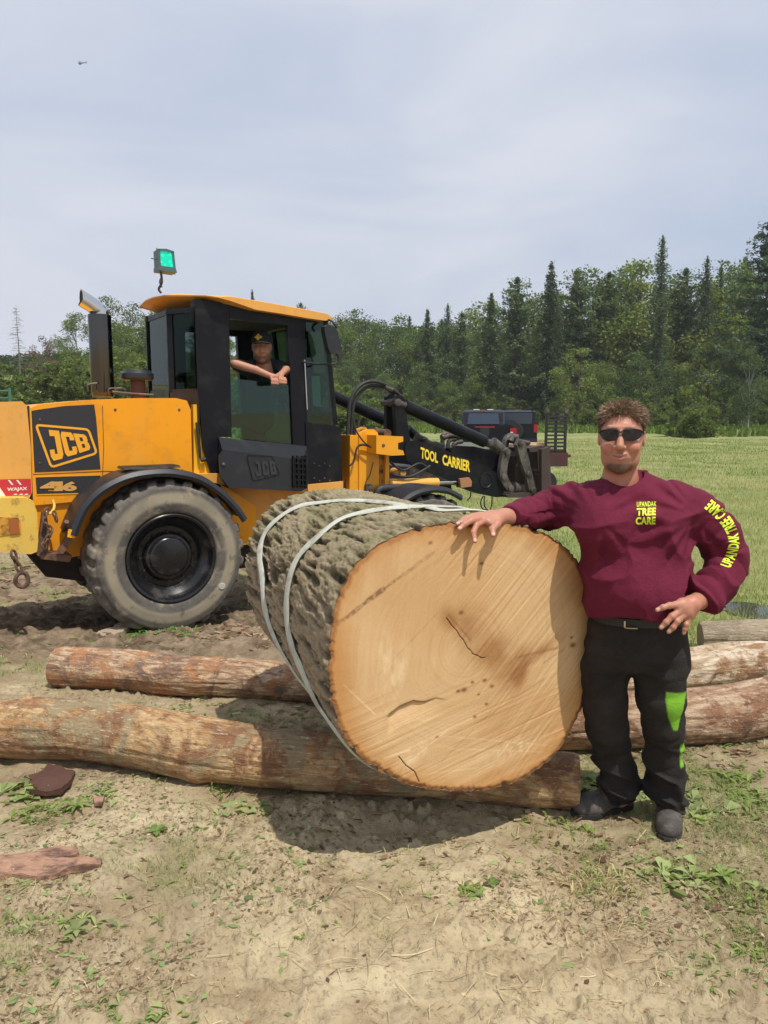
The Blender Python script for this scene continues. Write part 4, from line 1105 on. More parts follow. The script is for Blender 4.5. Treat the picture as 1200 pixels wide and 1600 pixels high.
# ------------------------------------------------------------------ bits on the ground
M_CHUNK = MAT('bark_slab', (0.35, 0.20, 0.13), 0.85, var=0.45, vs=30, col2=(0.13, 0.07, 0.05), s2=22, lo=0.48, hi=0.62, bump=0.8, bs=60, stretch=(0.4, 1, 1))
M_CHUNK2 = MAT('bark_scrap', (0.085, 0.036, 0.024), 0.9, var=0.4, vs=20, bump=0.8, bs=60)
def slab(pxs, thick, mat, name, label, cat, seed, curl=0.012):
    P = [at_ground(*p) for p in pxs]; c = sum(P, Vector()) / len(P)
    P2 = [(p.x - c.x, p.y - c.y) for p in P]
    # fill polygon with grid then give it relief
    from mathutils.geometry import tessellate_polygon
    bm = bmesh.new(); vs = [bm.verts.new((x, y, 0)) for x, y in P2]; bm.faces.new(vs)
    bmesh.ops.triangulate(bm, faces=bm.faces)
    for _ in range(5):
        L = [e for e in bm.edges if e.calc_length() > 0.012]
        if not L: break
        bmesh.ops.subdivide_edges(bm, edges=L, cuts=1); bmesh.ops.triangulate(bm, faces=bm.faces)
    e = bmesh.ops.extrude_face_region(bm, geom=list(bm.faces)); up = [v for v in e['geom'] if isinstance(v, bmesh.types.BMVert)]
    for v in up:
        x, y = v.co.x, v.co.y
        v.co.z = thick * (0.45 + 0.9 * float(fbm(x * 18 + seed, y * 40, oct=3, seed=seed))) + curl * float(vn(x * 14, y * 14, seed=seed + 2))
    bmesh.ops.recalc_face_normals(bm, faces=bm.faces)
    for v in bm.verts: v.co.z += gz(v.co.x + c.x, v.co.y + c.y) - gz(c.x, c.y) 
    o = bm_obj(name, bm, mat, smooth=False); o.location = (c.x, c.y, gz(c.x, c.y) + 0.004)
    return tag(o, label, cat)
slab([(-30, 1352), (40, 1346), (85, 1334), (120, 1332), (124, 1345), (95, 1352), (160, 1354), (158, 1363), (110, 1368), (60, 1383), (20, 1378), (-30, 1388)], 0.022, M_CHUNK, 'bark_slab', 'reddish slab of bark lying on the dirt at lower left', 'bark', 3)
slab([(38, 1222), (60, 1216), (75, 1198), (92, 1204), (118, 1212), (112, 1228), (95, 1244), (70, 1246), (46, 1244), (60, 1236), (36, 1232), (52, 1228)], 0.006, M_CHUNK2, 'bark_scrap', 'dark brown ragged scrap of bark in front of the long log', 'bark', 5, 0.03)
slab([(150, 998), (172, 990), (200, 978), (212, 974), (206, 988), (185, 999), (165, 1003)], 0.05, MAT('root_wood', (0.34, 0.26, 0.18), .85, bump=.6), 'wood_chunk', 'grey-brown chunk of wood beside the big rear tyre', 'wood', 8)
slab([(146, 1252), (164, 1250), (160, 1262), (148, 1262)], 0.012, M_CHUNK, 'bark_chip', 'small orange bark chip in the grass near the dark scrap', 'bark', 9)
M_STRAW = MAT('dry_twig', (0.55, 0.45, 0.28), 0.8)
for i, (pts, lb) in enumerate([([(623, 1395), (632, 1412), (640, 1437)], 'thin pale twig standing nearly upright in the picture, left of centre'), ([(676, 1454), (684, 1434)], 'very short pale twig right of the thin upright one'), ([(612, 1498), (645, 1497), (676, 1487)], 'pale twig lying flat near the bottom centre'), ([(908, 1495), (915, 1518), (930, 1530), (905, 1532)], 'bent pale twig right of bottom centre'),
                  ([(1010, 1300), (985, 1330), (975, 1345)], 'pale twig beside the front boot of the man')]):
    P = [at_ground(*p) + Vector((0, 0, 0.012)) for p in pts]; c = P[0].copy(); bm = bmesh.new(); tube(bm, smooth_path([p - c for p in P], 4), 0.0022, 6)
    o = bm_obj('twig', bm, M_STRAW, smooth=True); o.location = c; tag(o, lb, 'twig', 'pale twigs on the bare dirt')
# green broad-leaved weeds and a dried leaf bundle: little rosettes
def rosette(px, py, n, L, W, lift, col, name, label, cat, seed, group=None, stand=0.4):
    rg = np.random.default_rng(seed); c = at_ground(px, py); bm = bmesh.new(); cl = bm.loops.layers.float_color.new('Col') if False else None
    cols = []
    for i in range(n):
        a = 6.28 * i / n + rg.uniform(-.4, .4); l = L * rg.uniform(.6, 1.15); w = W * rg.uniform(.7, 1.2); k = 7
        top = stand * rg.uniform(.5, 1.3); prev = None; u = Vector((math.cos(a), math.sin(a), 0)); s = Vector((-math.sin(a), math.cos(a), 0)); sh = rg.uniform(.7, 1.3)
        for j in range(k + 1):
            f = j / k; wd = w * math.sin(math.pi * min(1, f * 0.92 + 0.06)) ** 0.8 * (1 + .25 * math.sin(j * 2.3 + i)); p = u * l * f + Vector((0, 0, lift + l * top * (f - 0.8 * f * f)))
            r = [bm.verts.new(p - s * wd / 2 + Vector((0, 0, .15 * wd))), bm.verts.new(p), bm.verts.new(p + s * wd / 2 + Vector((0, 0, .15 * wd)))]; cols += [tuple(x * sh for x in col)] * 3
            if prev:
                for q in (0, 1): bm.faces.new((prev[q], prev[q + 1], r[q + 1], r[q]))
            prev = r
    me = bpy.data.meshes.new(name); bm.to_mesh(me); bm.free(); o = link_mesh(name, me, M_LEAF, None, True); set_col(o, 'Col', cols)
    o.location = (c.x, c.y, c.z + .002); return tag(o, label, cat, group)
GWd = 'green weeds sprouting from the trampled dirt'
weeds = [(350, 1226, 9, .06, .012, 'spiky green weed directly below the long log'), (372, 1262, 5, .055, .035, 'flat pale-green leaf rosette below the spiky weed'), (245, 1300, 5, .045, .03, 'pair of pale leaves left of the shadow of the huge log'),
         (120, 1262, 12, .09, .014, 'grassy green tuft beside the dark bark scrap'), (28, 1250, 5, .05, .03, 'broad leaf left of the dark bark scrap'), (215, 992, 16, .16, .03, 'bright green clump in front of the big rear tyre'), (265, 990, 16, .15, .03, 'bright green clump under the right half of the rear tyre'),
         (742, 1402, 3, .035, .025, 'small green sprout on bare dirt below the huge log'), (768, 1385, 4, .035, .02, 'small dark-green sprout next to the leafy one'), (915, 1352, 6, .035, .012, 'thin sprout between the boots and the dry tuft'),
         (1160, 1262, 8, .08, .02, 'green weed right of the front boot'), (1095, 1240, 8, .07, .025, 'green weed behind the front boot'), (1105, 1275, 5, .06, .03, 'flat pale leaf right of the front boot'), (915, 1235, 5, .05, .035, 'pale leaf beside the end of the long log'),
         (1040, 1368, 7, .06, .018, 'leafy weed in front of the front boot'), (1130, 1372, 6, .06, .02, 'flat weed at lower right'), (1185, 1392, 5, .055, .02, 'weed at the right edge of the dirt'), (245, 1587, 5, .04, .03, 'bright leaf at the bottom edge of the photo'), (305, 1586, 5, .035, .025, 'small leaf at the bottom edge, right of the bright one'),
         (120, 1455, 6, .05, .02, 'weed at lower left in the dirt'), (860, 1120, 5, .05, .02, 'small leaf under the nearest right-hand log'), (1128, 1170, 5, .06, .012, 'single upright leaf in front of the right-hand logs'), (470, 1352, 4, .03, .02, 'tiny leaf in front of the shadow of the huge log')]
for i, (px, py, n, L, W, lb) in enumerate(weeds):
    rosette(px, py, n, L, W, 0.004, ((0.21, 0.28, 0.075), (0.29, 0.35, 0.14), (0.18, 0.25, 0.075))[i % 3], 'weed', lb, 'weed', 300 + i, GWd, 0.35 if W > .02 else 0.9)
rosette(1075, 1388, 9, .055, .014, .004, (0.50, 0.40, 0.27), 'dried_leaf', 'curled dried leaf on the dirt at lower right', 'leaf', 400)
# ------------------------------------------------------------------ the wheel loader
AL = math.radians(32)
MU = Vector((math.cos(AL), math.sin(AL), 0)); MV = Vector((-math.sin(AL), math.cos(AL), 0))
WC = at(270, 873, 6.98)                                   # centre of the near rear wheel, outer face
WR = 0.725
M0 = Vector((WC.x, WC.y, WC.z - WR))                      # root: where that wheel stands
MROT = Matrix.Rotation(AL, 4, 'Z')
def M(px, py, v):
    """machine coordinates (x forward, z up) of a photo point lying on the upright plane v metres inside the near wheel face"""
    p = at_plane(px, py, M0 + MV * v, MV) - M0
    return (p.dot(MU), p.z)
def M3(px, py, v):
    x, z = M(px, py, v); return Vector((x, v, z))
YEL = MAT('machine_yellow', (0.86, 0.33, 0.004), 0.40, var=0.06, vs=2.5, col2=(0.62, 0.24, 0.02), s2=3.0, lo=0.52, hi=0.8, bump=0.04, bs=8, coat=0.08, rvar=0.08, spec=.35)
YELP = MAT('faded_yellow', (0.74, 0.36, 0.07), 0.5, var=0.08, vs=3, col2=(0.55, 0.25, 0.04), s2=5, lo=0.55, hi=0.8, bump=0.05, bs=8, rvar=0.08)
YELD = MAT('worn_yellow', (0.72, 0.47, 0.08), 0.55, var=0.15, vs=4, col2=(0.20, 0.10, 0.03), s2=9, lo=0.60, hi=0.75, bump=0.15, bs=20)
YELR = MAT('rusty_yellow', (0.62, 0.30, 0.03), 0.6, var=0.2, vs=5, col2=(0.09, 0.045, 0.02), s2=7, lo=0.47, hi=0.62, bump=0.3, bs=30)
BLK = MAT('black_paint', (0.0075, 0.008, 0.011), 0.40, var=0.3, vs=4, col2=(0.028, 0.026, 0.024), s2=6, lo=0.5, hi=0.8, rvar=0.1, spec=0.2)
BLKP = MAT('black_plastic', (0.016, 0.018, 0.023), 0.42, var=0.2, vs=6, col2=(0.045, 0.042, 0.04), s2=7, lo=0.55, hi=0.8, bump=0.05, bs=80)
STK = MAT('black_decal', (0.024, 0.023, 0.027), 0.5, var=0.15, vs=5, col2=(0.09, 0.075, 0.06), s2=4, lo=0.6, hi=0.85)
DGR = MAT('greasy_steel', (0.055, 0.048, 0.045), 0.55, var=0.4, vs=6, col2=(0.16, 0.11, 0.08), s2=10, lo=0.5, hi=0.68, bump=0.3, bs=40)
RUST = MAT('rusty_steel', (0.16, 0.085, 0.05), 0.8, var=0.4, vs=8, col2=(0.06, 0.035, 0.025), s2=14, lo=0.45, hi=0.65, bump=0.4, bs=50)
WORN = MAT('worn_steel', (0.13, 0.115, 0.10), 0.5, 0.3, var=0.3, vs=8, col2=(0.05, 0.045, 0.04), s2=9, lo=0.45, hi=0.6, bump=0.2, bs=40)
CHR = MAT('chrome', (0.62, 0.62, 0.63), 0.12, 1.0, var=0.03)
STACK = MAT('stack_chrome', (0.10, 0.095, 0.09), 0.13, 1.0, var=0.2, vs=3, stretch=(1, 1, 0.3), col2=(0.10, 0.07, 0.05), s2=4, lo=.6, hi=.8)
RUB = MAT('rubber_hose', (0.022, 0.022, 0.024), 0.6, var=0.2)
DECY = MAT('yellow_decal', (0.84, 0.38, 0.02), 0.45, var=0.05)
DECT = MAT('bright_yellow_decal', (0.90, 0.66, 0.04), 0.5, var=0.05)
RED = MAT('red_decal', (0.52, 0.03, 0.04), 0.5, var=0.08); WHT = MAT('white_decal', (0.78, 0.76, 0.72), 0.5, var=0.05)
t = NT('tinted_glass'); N = t.n; N.remove(t.p)
tr = t.new('ShaderNodeBsdfTransparent'); tr.inputs[0].default_value = (0.50, 0.68, 0.60, 1)
gl = t.new('ShaderNodeBsdfGlossy'); gl.inputs['Roughness'].default_value = 0.02; gl.inputs[0].default_value = (0.85, 0.95, 0.9, 1)
fr = t.new('ShaderNodeFresnel'); fr.inputs['IOR'].default_value = 1.5; ms = t.new('ShaderNodeMixShader')
t.link(fr.outputs[0], ms.inputs[0]); t.link(tr.outputs[0], ms.inputs[1]); t.link(gl.outputs[0], ms.inputs[2]); t.link(ms.outputs[0], t.n['Material Output'].inputs['Surface'])
GLASS = t.m
def tint(name, col, ior):
    m = GLASS.copy(); m.name = name
    for nd in m.node_tree.nodes:
        if nd.type == 'BSDF_TRANSPARENT': nd.inputs[0].default_value = (*col, 1)
        if nd.type == 'FRESNEL': nd.inputs['IOR'].default_value = ior
    return m
DGLASS = tint('dark_glass', (.30, .38, .35), 1.22); LGLASS = tint('green_glass', (.36, .62, .50), 1.6)
def grime(m, amount=.8):
    '''rain streaks, dust in hollows and small chips over a painted panel'''
    nt = m.node_tree; bs = nt.nodes['Principled BSDF']; src = bs.inputs['Base Color'].links[0].from_socket
    def noi(sc, det, st):
        tc = nt.nodes.new('ShaderNodeTexCoord'); mp = nt.nodes.new('ShaderNodeMapping'); mp.inputs['Scale'].default_value = st; nz = nt.nodes.new('ShaderNodeTexNoise'); nz.inputs['Scale'].default_value = sc; nz.inputs['Detail'].default_value = det; nz.inputs['Roughness'].default_value = .7
        nt.links.new(tc.outputs['Object'], mp.inputs[0]); nt.links.new(mp.outputs[0], nz.inputs['Vector']); return nz.outputs['Fac']
    for sc, det, st, lo, hi, k, col in ((5, 6, (1, 1, .12), .52, .72, .35 * amount, (.42, .25, .10)), (2.2, 7, (1, 1, .6), .50, .70, .30 * amount, (.52, .36, .18)), (60, 3, (1, 1, 1), .70, .74, .7 * amount, (.10, .06, .03)), (16, 8, (1, 1, .5), .62, .68, .45 * amount, (.20, .11, .05))):
        r = nt.nodes.new('ShaderNodeValToRGB'); r.color_ramp.elements[0].position = lo; r.color_ramp.elements[0].color = (0, 0, 0, 1); r.color_ramp.elements[1].position = hi; r.color_ramp.elements[1].color = (k, k, k, 1)
        nt.links.new(noi(sc, det, st), r.inputs[0]); mx = nt.nodes.new('ShaderNodeMixRGB'); nt.links.new(r.outputs[0], mx.inputs[0]); nt.links.new(src, mx.inputs[1]); mx.inputs[2].default_value = (*col, 1); src = mx.outputs[0]
    nt.links.new(src, bs.inputs['Base Color']); return m
grime(YEL, .55); grime(YELP, .7)
grime(YELD, 1.6)
t = NT('tyre_rubber'); co = t.coords('Object')
c = t.mix(t.ramp(t.noise(co, 3.0, 6, 0.7), [(0.35, 0), (0.65, 1)]), (0.060, 0.056, 0.052), (0.125, 0.112, 0.095))
c = t.mix(t.attr('tan'), c, t.mix(t.noise(co, 5, 6, .7), (0.22, 0.20, 0.155), (0.40, 0.34, 0.22)))
c = t.mix(t.ramp(t.noise(co, 22, 6, 0.75), [(0.55, 0), (0.72, .6)]), c, (0.25, 0.20, 0.15))
c = t.mix(t.mix(1.0, t.attr('tread'), t.ramp(t.noise(co, 5, 5, .7), [(.4, .2), (.6, .9)]), 'MULTIPLY'), c, (0.19, 0.165, 0.14))
c = t.mix(t.ramp(t.noise(co, 4.2, 7, .72, .5), [(.52, 0), (.64, .75)]), c, (0.30, 0.25, 0.18))
c = t.mix(t.ramp(t.noise(co, 9, 6, .7), [(.55, 0), (.66, .6)]), c, (0.05, 0.045, 0.04))
t.base(c); t.rough(0.85); t.bump(t.noise(co, 90, 5, .7), .35, .006); TYRE = t.m

mach = empty('wheel_loader', tuple(M0), AL, label='yellow and black wheel loader with glazed cab, parked behind the huge log', cat='wheel loader')
def part(name, bm, mat, bevel=0.0, seg=2, smooth=False, parent=None, label=None):
    o = bm_obj(name, bm, mat, parent or mach, smooth, bevel, seg)
    if label: o['label'] = label
    return o
def PX(pts, v): return [M(x, y, v) for x, y in pts]
def plate(name, pts, v, v0, v1, mat, bevel=0.01, parent=None, both=None, label=None, seg=2):
    if both is not None:
        bm = bmesh.new(); prism(bm, PX(pts, v), both - v1, both - v0); part(name, bm, mat, bevel, seg, parent=parent)
    bm = bmesh.new(); prism(bm, PX(pts, v), v0, v1)
    return part(name, bm, mat, bevel, seg, parent=parent, label=label)
W2 = 2.30      # overall width between the outer wheel faces

# -- wheels
def wheel_mesh(R=WR + .008, wd=0.66, seg=420, detail=1.0):
    # profile (radius, y) of the near sidewall to the far one
    prof = [(0.394, 0.045), (0.402, 0.020), (0.418, 0.008), (0.45, -0.004), (0.50, -0.012), (0.57, -0.008), (0.615, 0.006), (0.632, 0.014), (0.640, 0.024), (0.655, 0.028), (0.668, 0.040), (0.680, 0.062), (0.688, 0.095)]
    mid = [(0.692, 0.13 + (wd - 0.26) * k / 14) for k in range(15)]
    prof = prof + mid + [(r, wd - y) for r, y in reversed(prof)]
    pr = []
    for (a, b) in zip(prof[:-1], prof[1:]):
        k = max(1, int(math.hypot(a[0] - b[0], a[1] - b[1]) / 0.012))
        pr += [(a[0] + (b[0] - a[0]) * j / k, a[1] + (b[1] - a[1]) * j / k) for j in range(k)]
    pr.append(prof[-1]); pr = np.array(pr)
    th_ = np.linspace(0, 2 * np.pi, seg, endpoint=False)
    T, I = np.meshgrid(th_, np.arange(len(pr)), indexing='ij')
    r = pr[I, 0]; y = pr[I, 1]
    yc = np.abs(y - wd / 2) / (wd / 2)
    nl = 26
    ph = T * nl / (2 * np.pi) + np.where(y < wd / 2, 0, 0.5) + 0.55 * (1 - yc)
    f = np.abs((ph % 1) - 0.5) * 2
    groove = sst(0.42, 0.62, f)            # 1 in the groove
    reach = sst(0.628, 0.662, r)
    wear = 0.6 + 0.4 * vn(T * 6, y * 5, seed=3)
    cent = sst(0.05, 0.12, yc)
    r = r - groove * reach * (0.020 + .020 * sst(.95, .75, yc)) * wear * cent
    y = y + np.sign(wd / 2 - y) * groove * sst(0.625, 0.66, pr[I, 0]) * sst(0.3, 0.9, yc) * 0.013
    r = r - 0.012 * reach * (fbm(np.cos(T) * 14, np.sin(T) * 14, y * 24, oct=3, seed=4) - .3)
    y = y - 0.005 * (np.sin(np.clip((pr[I, 0] - 0.60) / 0.012, 0, np.pi))) * np.sign(wd / 2 - y) - 0.004 * np.sin(np.clip((pr[I, 0] - 0.40) / 0.01, 0, np.pi)) * np.sign(wd / 2 - y)
    r = r * R / 0.692
    V = np.stack([r * np.cos(T), y, r * np.sin(T)], -1).reshape(-1, 3)
    n, m = T.shape; idx = np.arange(n * m).reshape(n, m); nx = np.roll(idx, -1, 0)
    F = np.stack([idx[:, :-1], nx[:, :-1], nx[:, 1:], idx[:, 1:]], -1).reshape(-1, 4)
    tan = sst(0.47, 0.50, pr[I, 0]) * sst(0.60, 0.55, pr[I, 0]) * (0.45 + 0.95 * vn(np.cos(T) * 2.3, np.sin(T) * 2.3, r * 9, seed=8)).clip(0, 1)
    return V, F, tan.ravel(), reach.ravel()
WV, WF, WT, WRE = wheel_mesh()
def wheel(x, v, z, far=False, deep=True, label=None):
    w = empty('wheel', (x, v, z)); w.parent = mach
    if far: w.rotation_euler = (0, 0, math.pi)
    if not hasattr(wheel, 'me'):
        o = np_mesh('tyre', WV, WF, TYRE, w); set_attr(o, 'tan', WT); set_attr(o, 'tread', WRE); wheel.me = o.data
        bm = bmesh.new()
        lathe(bm, [(0.3907, 0.30), (0.3907, 0.09), (0.3941, 0.035), (0.4129, 0.018), (0.4174, 0.010), (0.4085, 0.004), (0.3885, 0.012), (0.3774, 0.045), (0.3530, 0.085), (0.3219, 0.105), (0.2997, 0.150), (0.2831, 0.165), (0.2387, 0.165), (0.2353, 0.16), (0.2160, 0.118), (0.2052, 0.112), (0.1858, 0.112), (0.1793, 0.100), (0.1620, 0.092), (0.0216, 0.088)], seg=72)
        for k in range(12):
            a = 6.283 * k / 12; lathe(bm, [(0.013, 0.165), (0.013, 0.138), (0.009, 0.134)], seg=8, c=(0.262 * math.cos(a), 0, 0.236 * math.sin(a)))
        o2 = bm_obj('rim', bm, MAT('rim_black', (0.010, 0.010, 0.011), 0.26, var=0.3, col2=(0.10, 0.09, 0.08), s2=5, lo=.56, hi=.8, rvar=.08), w, True); wheel.rim = o2.data
    else:
        for nm_, me in (('tyre', wheel.me), ('rim', wheel.rim)):
            o = bpy.data.objects.new(nm_, me); COL.objects.link(o); o.parent = w
    return w
wheel(0, 0, WR)
wheel(0, W2, WR, far=True)
bm = bmesh.new(); p = M3(347, 916, -.012); lathe(bm, [(.034, .006), (.034, -.003), (.028, -.006)], axis='y', seg=24, c=tuple(p)); part('pale_patch', bm, MAT('pale_rubber_plug', (.42, .40, .34), .8))
FX = 2.95; fz = 0.30
wheel(FX, 0, WR - fz); wheel(FX, W2, WR - fz, far=True)

# -- rear body
HV = 0.40                                                    # hood side plane
hood = bmesh.new()
hp = PX([(46, 638), (60, 632), (150, 624), (215, 622), (275, 622), (292, 626), (298, 640), (301, 765), (300, 780), (160, 780), (52, 790)], HV)
prism(hood, hp, HV, W2 - HV)
part('hood', hood, YEL, 0.055, 4)
bm = bmesh.new()
prism(bm, PX([(-230, 668), (-150, 650), (-60, 634), (0, 628), (34, 627), (42, 634), (48, 700), (50, 770), (46, 778), (-60, 776), (-160, 772), (-235, 745)], HV - 0.015), HV - 0.015, W2 - HV + 0.015)
part('rear_cowl', bm, YELP, 0.06, 4, label='faded orange rear cowl')
bm = bmesh.new()      # counterweight
prism(bm, PX([(-250, 785), (-160, 780), (-60, 779), (40, 778), (52, 783), (58, 800), (60, 845), (58, 862), (48, 866), (-60, 858), (-250, 850)], HV - 0.20), HV - 0.20, W2 - HV + 0.20)
cw = part('counterweight', bm, YELD, 0.03, 3, label='scuffed pale yellow counterweight')
plate('lamp_recess', [(-40, 806), (28, 809), (32, 815), (33, 834), (-40, 842)], HV - 0.20, HV - 0.206, HV - 0.19, YELR, 0.004, parent=cw)
plate('rear_lamp', [(13, 810), (28, 811), (31, 833), (16, 835)], HV - 0.20, HV - 0.215, HV - 0.20, MAT('amber_lens', (0.35, 0.11, 0.03), .3), 0.004, parent=cw)
# chassis under the hood
bm = bmesh.new(); prism(bm, PX([(50, 776), (165, 776), (165, 762), (300, 748), (345, 757), (400, 790), (400, 850), (140, 866), (92, 874), (66, 868), (54, 862)], HV + 0.03), HV + 0.03, W2 - HV - 0.03)
part('chassis', bm, YEL, 0.02, 2)
bm = bmesh.new(); prism(bm, PX([(300, 745), (345, 757), (480, 770), (536, 765), (536, 752), (478, 762), (342, 740), (302, 741)], 0.36), 0.36, W2 - 0.36)
prism(bm, PX([(300, 745), (536, 762), (560, 800), (540, 850), (300, 850)], 0.60), 0.60, W2 - 0.6)
part('side_frame', bm, YELP, 0.01, 2)
plate('frame_edge', [(480, 758), (533, 753), (535, 766), (482, 771)], 0.34, 0.34, 0.40, YELP, 0.006)
bm = bmesh.new(); prism(bm, [(-1.15, .80), (-1.0, .55), (-.5, .42), (2.6, .42), (2.6, .8)], .66, W2 - .66); box(bm, -.16, .16, .3, W2 - .3, WR - .16, WR + .16); tube(bm, [(0, W2 / 2, WR - .05), (0, W2 / 2, WR - .25)], .3, 18)
part('underbody', bm, MAT('underbody_shade', (.03, .024, .02), .9, var=.4, bump=.4), .02)  # axle and belly box, coloured near-black to stand for shade under the machine
# dirty rear corner: brackets, hook, step
bm = bmesh.new()
prism(bm, PX([(58, 868), (66, 800), (72, 795), (78, 840), (74, 868)], 0.20), 0.20, 0.26); prism(bm, PX([(62, 862), (112, 868), (108, 878), (64, 873)], 0.2), 0.18, 0.42)
prism(bm, PX([(106, 812), (118, 822), (112, 848), (98, 866), (90, 864), (104, 840)], 0.12), 0.12, 0.20)
part('corner_bracket', bm, RUST, 0.004)
plate('reflector', [(107, 827), (119, 828), (117, 841), (105, 839)], 0.0, -0.006, 0.01, DECY, 0.003)
bm = bmesh.new(); hk = smooth_path([M3(82, 781, .25), M3(85, 790, .23), M3(83, 797, .2), M3(78, 803, .18), M3(72, 800, .2)], 5); tube(bm, hk, 0.012, 8); part('hook', bm, YELD, smooth=True)
def link_chain(name, pts, r, parent=None, mat=RUST):
    bm = bmesh.new(); P = smooth_path(pts, 12); L = np.concatenate([[0], np.cumsum([(P[i + 1] - P[i]).length for i in range(len(P) - 1)])])
    ln = r * 5.2; n = max(2, int(L[-1] / ln)); arr = np.array([tuple(p) for p in P])
    for k in range(n):
        s = (k + .5) * ln; c = Vector([np.interp(s, L, arr[:, j]) for j in range(3)]); c2 = Vector([np.interp(s + .01, L, arr[:, j]) for j in range(3)])
        T = (c2 - c).normalized(); S = T.orthogonal().normalized(); S = (Matrix.Rotation(1.5708 * (k % 2) + .3, 3, T) @ S)
        ring = [c + T * math.cos(a) * ln * 0.72 + S * math.sin(a) * r * 2.0 for a in [6.283 * j / 12 for j in range(13)]]
        tube(bm, ring, r, 6, cap=False)
    return part(name, bm, mat, smooth=True, parent=parent)
link_chain('chain', [M3(74, 795, .15), M3(70, 815, .15), M3(80, 830, .14), M3(68, 850, .14), M3(72, 862, .15)], 0.008)
link_chain('chain', [M3(84, 800, .17), M3(88, 812, .17), M3(84, 818, .17)], 0.008)
link_chain('chain', [M3(20, 862, .12), M3(24, 875, .12), M3(30, 888, .12), M3(33, 896, .12)], 0.011)
bm = bmesh.new(); ring = [M3(34, 906, .12) + Vector((math.cos(a) * .050, .01 * math.sin(2 * a), math.sin(a) * .062)) for a in [6.283 * j / 20 for j in range(21)]]; tube(bm, ring, 0.018, 8, cap=False)
part('shackle', bm, RUST, smooth=True)
# fender arch over the rear wheel
def fender(path, v0, v1, th=0.045, name='fender', lip=0.03):
    P = [Vector(p) for p in path]; bm = bmesh.new(); n = len(P); R = []
    for i in range(n):
        T = (P[min(i + 1, n - 1)] - P[max(i - 1, 0)]).normalized(); Nn = Vector((-T.z, 0, T.x))
        p = P[i]
        sec = [p + Vector((0, v0, 0)) - Nn * 0.045, p + Vector((0, v0 - .012, 0)) - Nn * .015, p + Vector((0, v0 + .01, 0)) + Nn * .022, p + Vector((0, v0 + .05, 0)) + Nn * .030, p + Vector((0, v1, 0)) + Nn * .030,
               p + Vector((0, v1, 0)) + Nn * .012, p + Vector((0, v0 + .05, 0)) + Nn * .010, p + Vector((0, v0 + .03, 0)) - Nn * .040]
        R.append([bm.verts.new(s) for s in sec])
    m = 8
    for i in range(n - 1):
        for k in range(m): bm.faces.new((R[i][k], R[i][(k + 1) % m], R[i + 1][(k + 1) % m], R[i + 1][k]))
    bm.faces.new(R[0]); bm.faces.new(R[-1][::-1])
    return part(name, bm, BLKP, smooth=True)
def pth(pts, v, n=6): return smooth_path([Vector((M(x, y, v)[0], 0, M(x, y, v)[1])) for x, y in pts], n)
fd = fender(pth([(112, 836), (120, 815), (133, 790), (158, 765), (195, 746), (235, 738), (275, 738), (315, 748), (348, 770), (370, 792), (384, 812)], 0.0), -0.01, 0.40)
bm = bmesh.new(); a_, b_ = M(196, 733, 0), M(285, 733, 0); box(bm, a_[0], b_[0], 0.06, 0.30, a_[1] - 0.01, a_[1] + 0.006)
for k in range(22):
    x = a_[0] + (b_[0] - a_[0]) * (k + .5) / 22; box(bm, x - .004, x + .004, .06, .30, a_[1] + .006, a_[1] + .014)
part('step_tread', bm, WORN, 0, parent=fd)
bm = bmesh.new(); tube(bm, [M3(104, 815, .03), M3(100, 823, .1), M3(100, 829, .3)], 0.02, 8); part('fender_bracket', bm, RUST, smooth=True, parent=fd)

# -- decals on the hood
e = 0.004
def decal(name, pts, v, mat, proud=0.003, parent=None, label=None):
    bm = bmesh.new(); P = PX(pts, v); a = [bm.verts.new((x, v - proud, z)) for x, z in P]; bm.faces.new(a)
    return part(name, bm, mat, parent=parent, label=label)
dh = decal('side_decal', [(49, 642), (60, 640), (100, 634.5), (147, 632), (150, 652), (157, 733), (100, 736), (54, 738)], HV, STK)
def frame_line(name, pts, v, w, mat, proud, parent=None, closed=True):
    bm = bmesh.new(); P = [Vector((x, 0, z)) for x, z in PX(pts, v)]
    if closed: P = P + [P[0], P[1]]
    n = len(P); A = []
    for i in range(n):
        T = (P[min(i + 1, n - 1)] - P[max(i - 1, 0)])
        if closed and i in (0, n - 1): T = (P[1] - P[-3])
        T = T.normalized(); Nn = Vector((-T.z, 0, T.x)) * w / 2
        A.append((bm.verts.new((P[i] + Nn) + Vector((0, v - proud, 0))), bm.verts.new((P[i] - Nn) + Vector((0, v - proud, 0)))))
    for i in range(n - (2 if closed else 1)): bm.faces.new((A[i][0], A[i][1], A[i + 1][1], A[i + 1][0]))
    return part(name, bm, mat, parent=parent)
def rounded(pts, r=4.0):
    out = []; n = len(pts)
    for i in range(n):
        p, a, b = Vector(pts[i]), Vector(pts[i - 1]), Vector(pts[(i + 1) % n])
        p0 = p + (a - p).normalized() * r; p1 = p + (b - p).normalized() * r
        for k in range(6):
            t_ = k / 5; out.append(tuple((1 - t_) ** 2 * p0 + 2 * t_ * (1 - t_) * p + t_ * t_ * p1))
    return out
frame_line('logo_border', rounded([(56, 664), (138, 671), (151, 708), (80, 730)], 6), HV, 0.020, DECY, 0.006, dh)
def quad_fn(c00, c10, c11, c01, v, proud, M=M):
    """text box corners in photo points: lower left, lower right, upper right, upper left"""
    a, b, c, d = [M(*p, v) for p in (c00, c10, c11, c01)]
    def fn(s, q):
        x = a[0] * (1 - s) * (1 - q) + b[0] * s * (1 - q) + c[0] * s * q + d[0] * (1 - s) * q
        z = a[1] * (1 - s) * (1 - q) + b[1] * s * (1 - q) + c[1] * s * q + d[1] * (1 - s) * q
        return Vector((x, v - proud, z))
    return fn
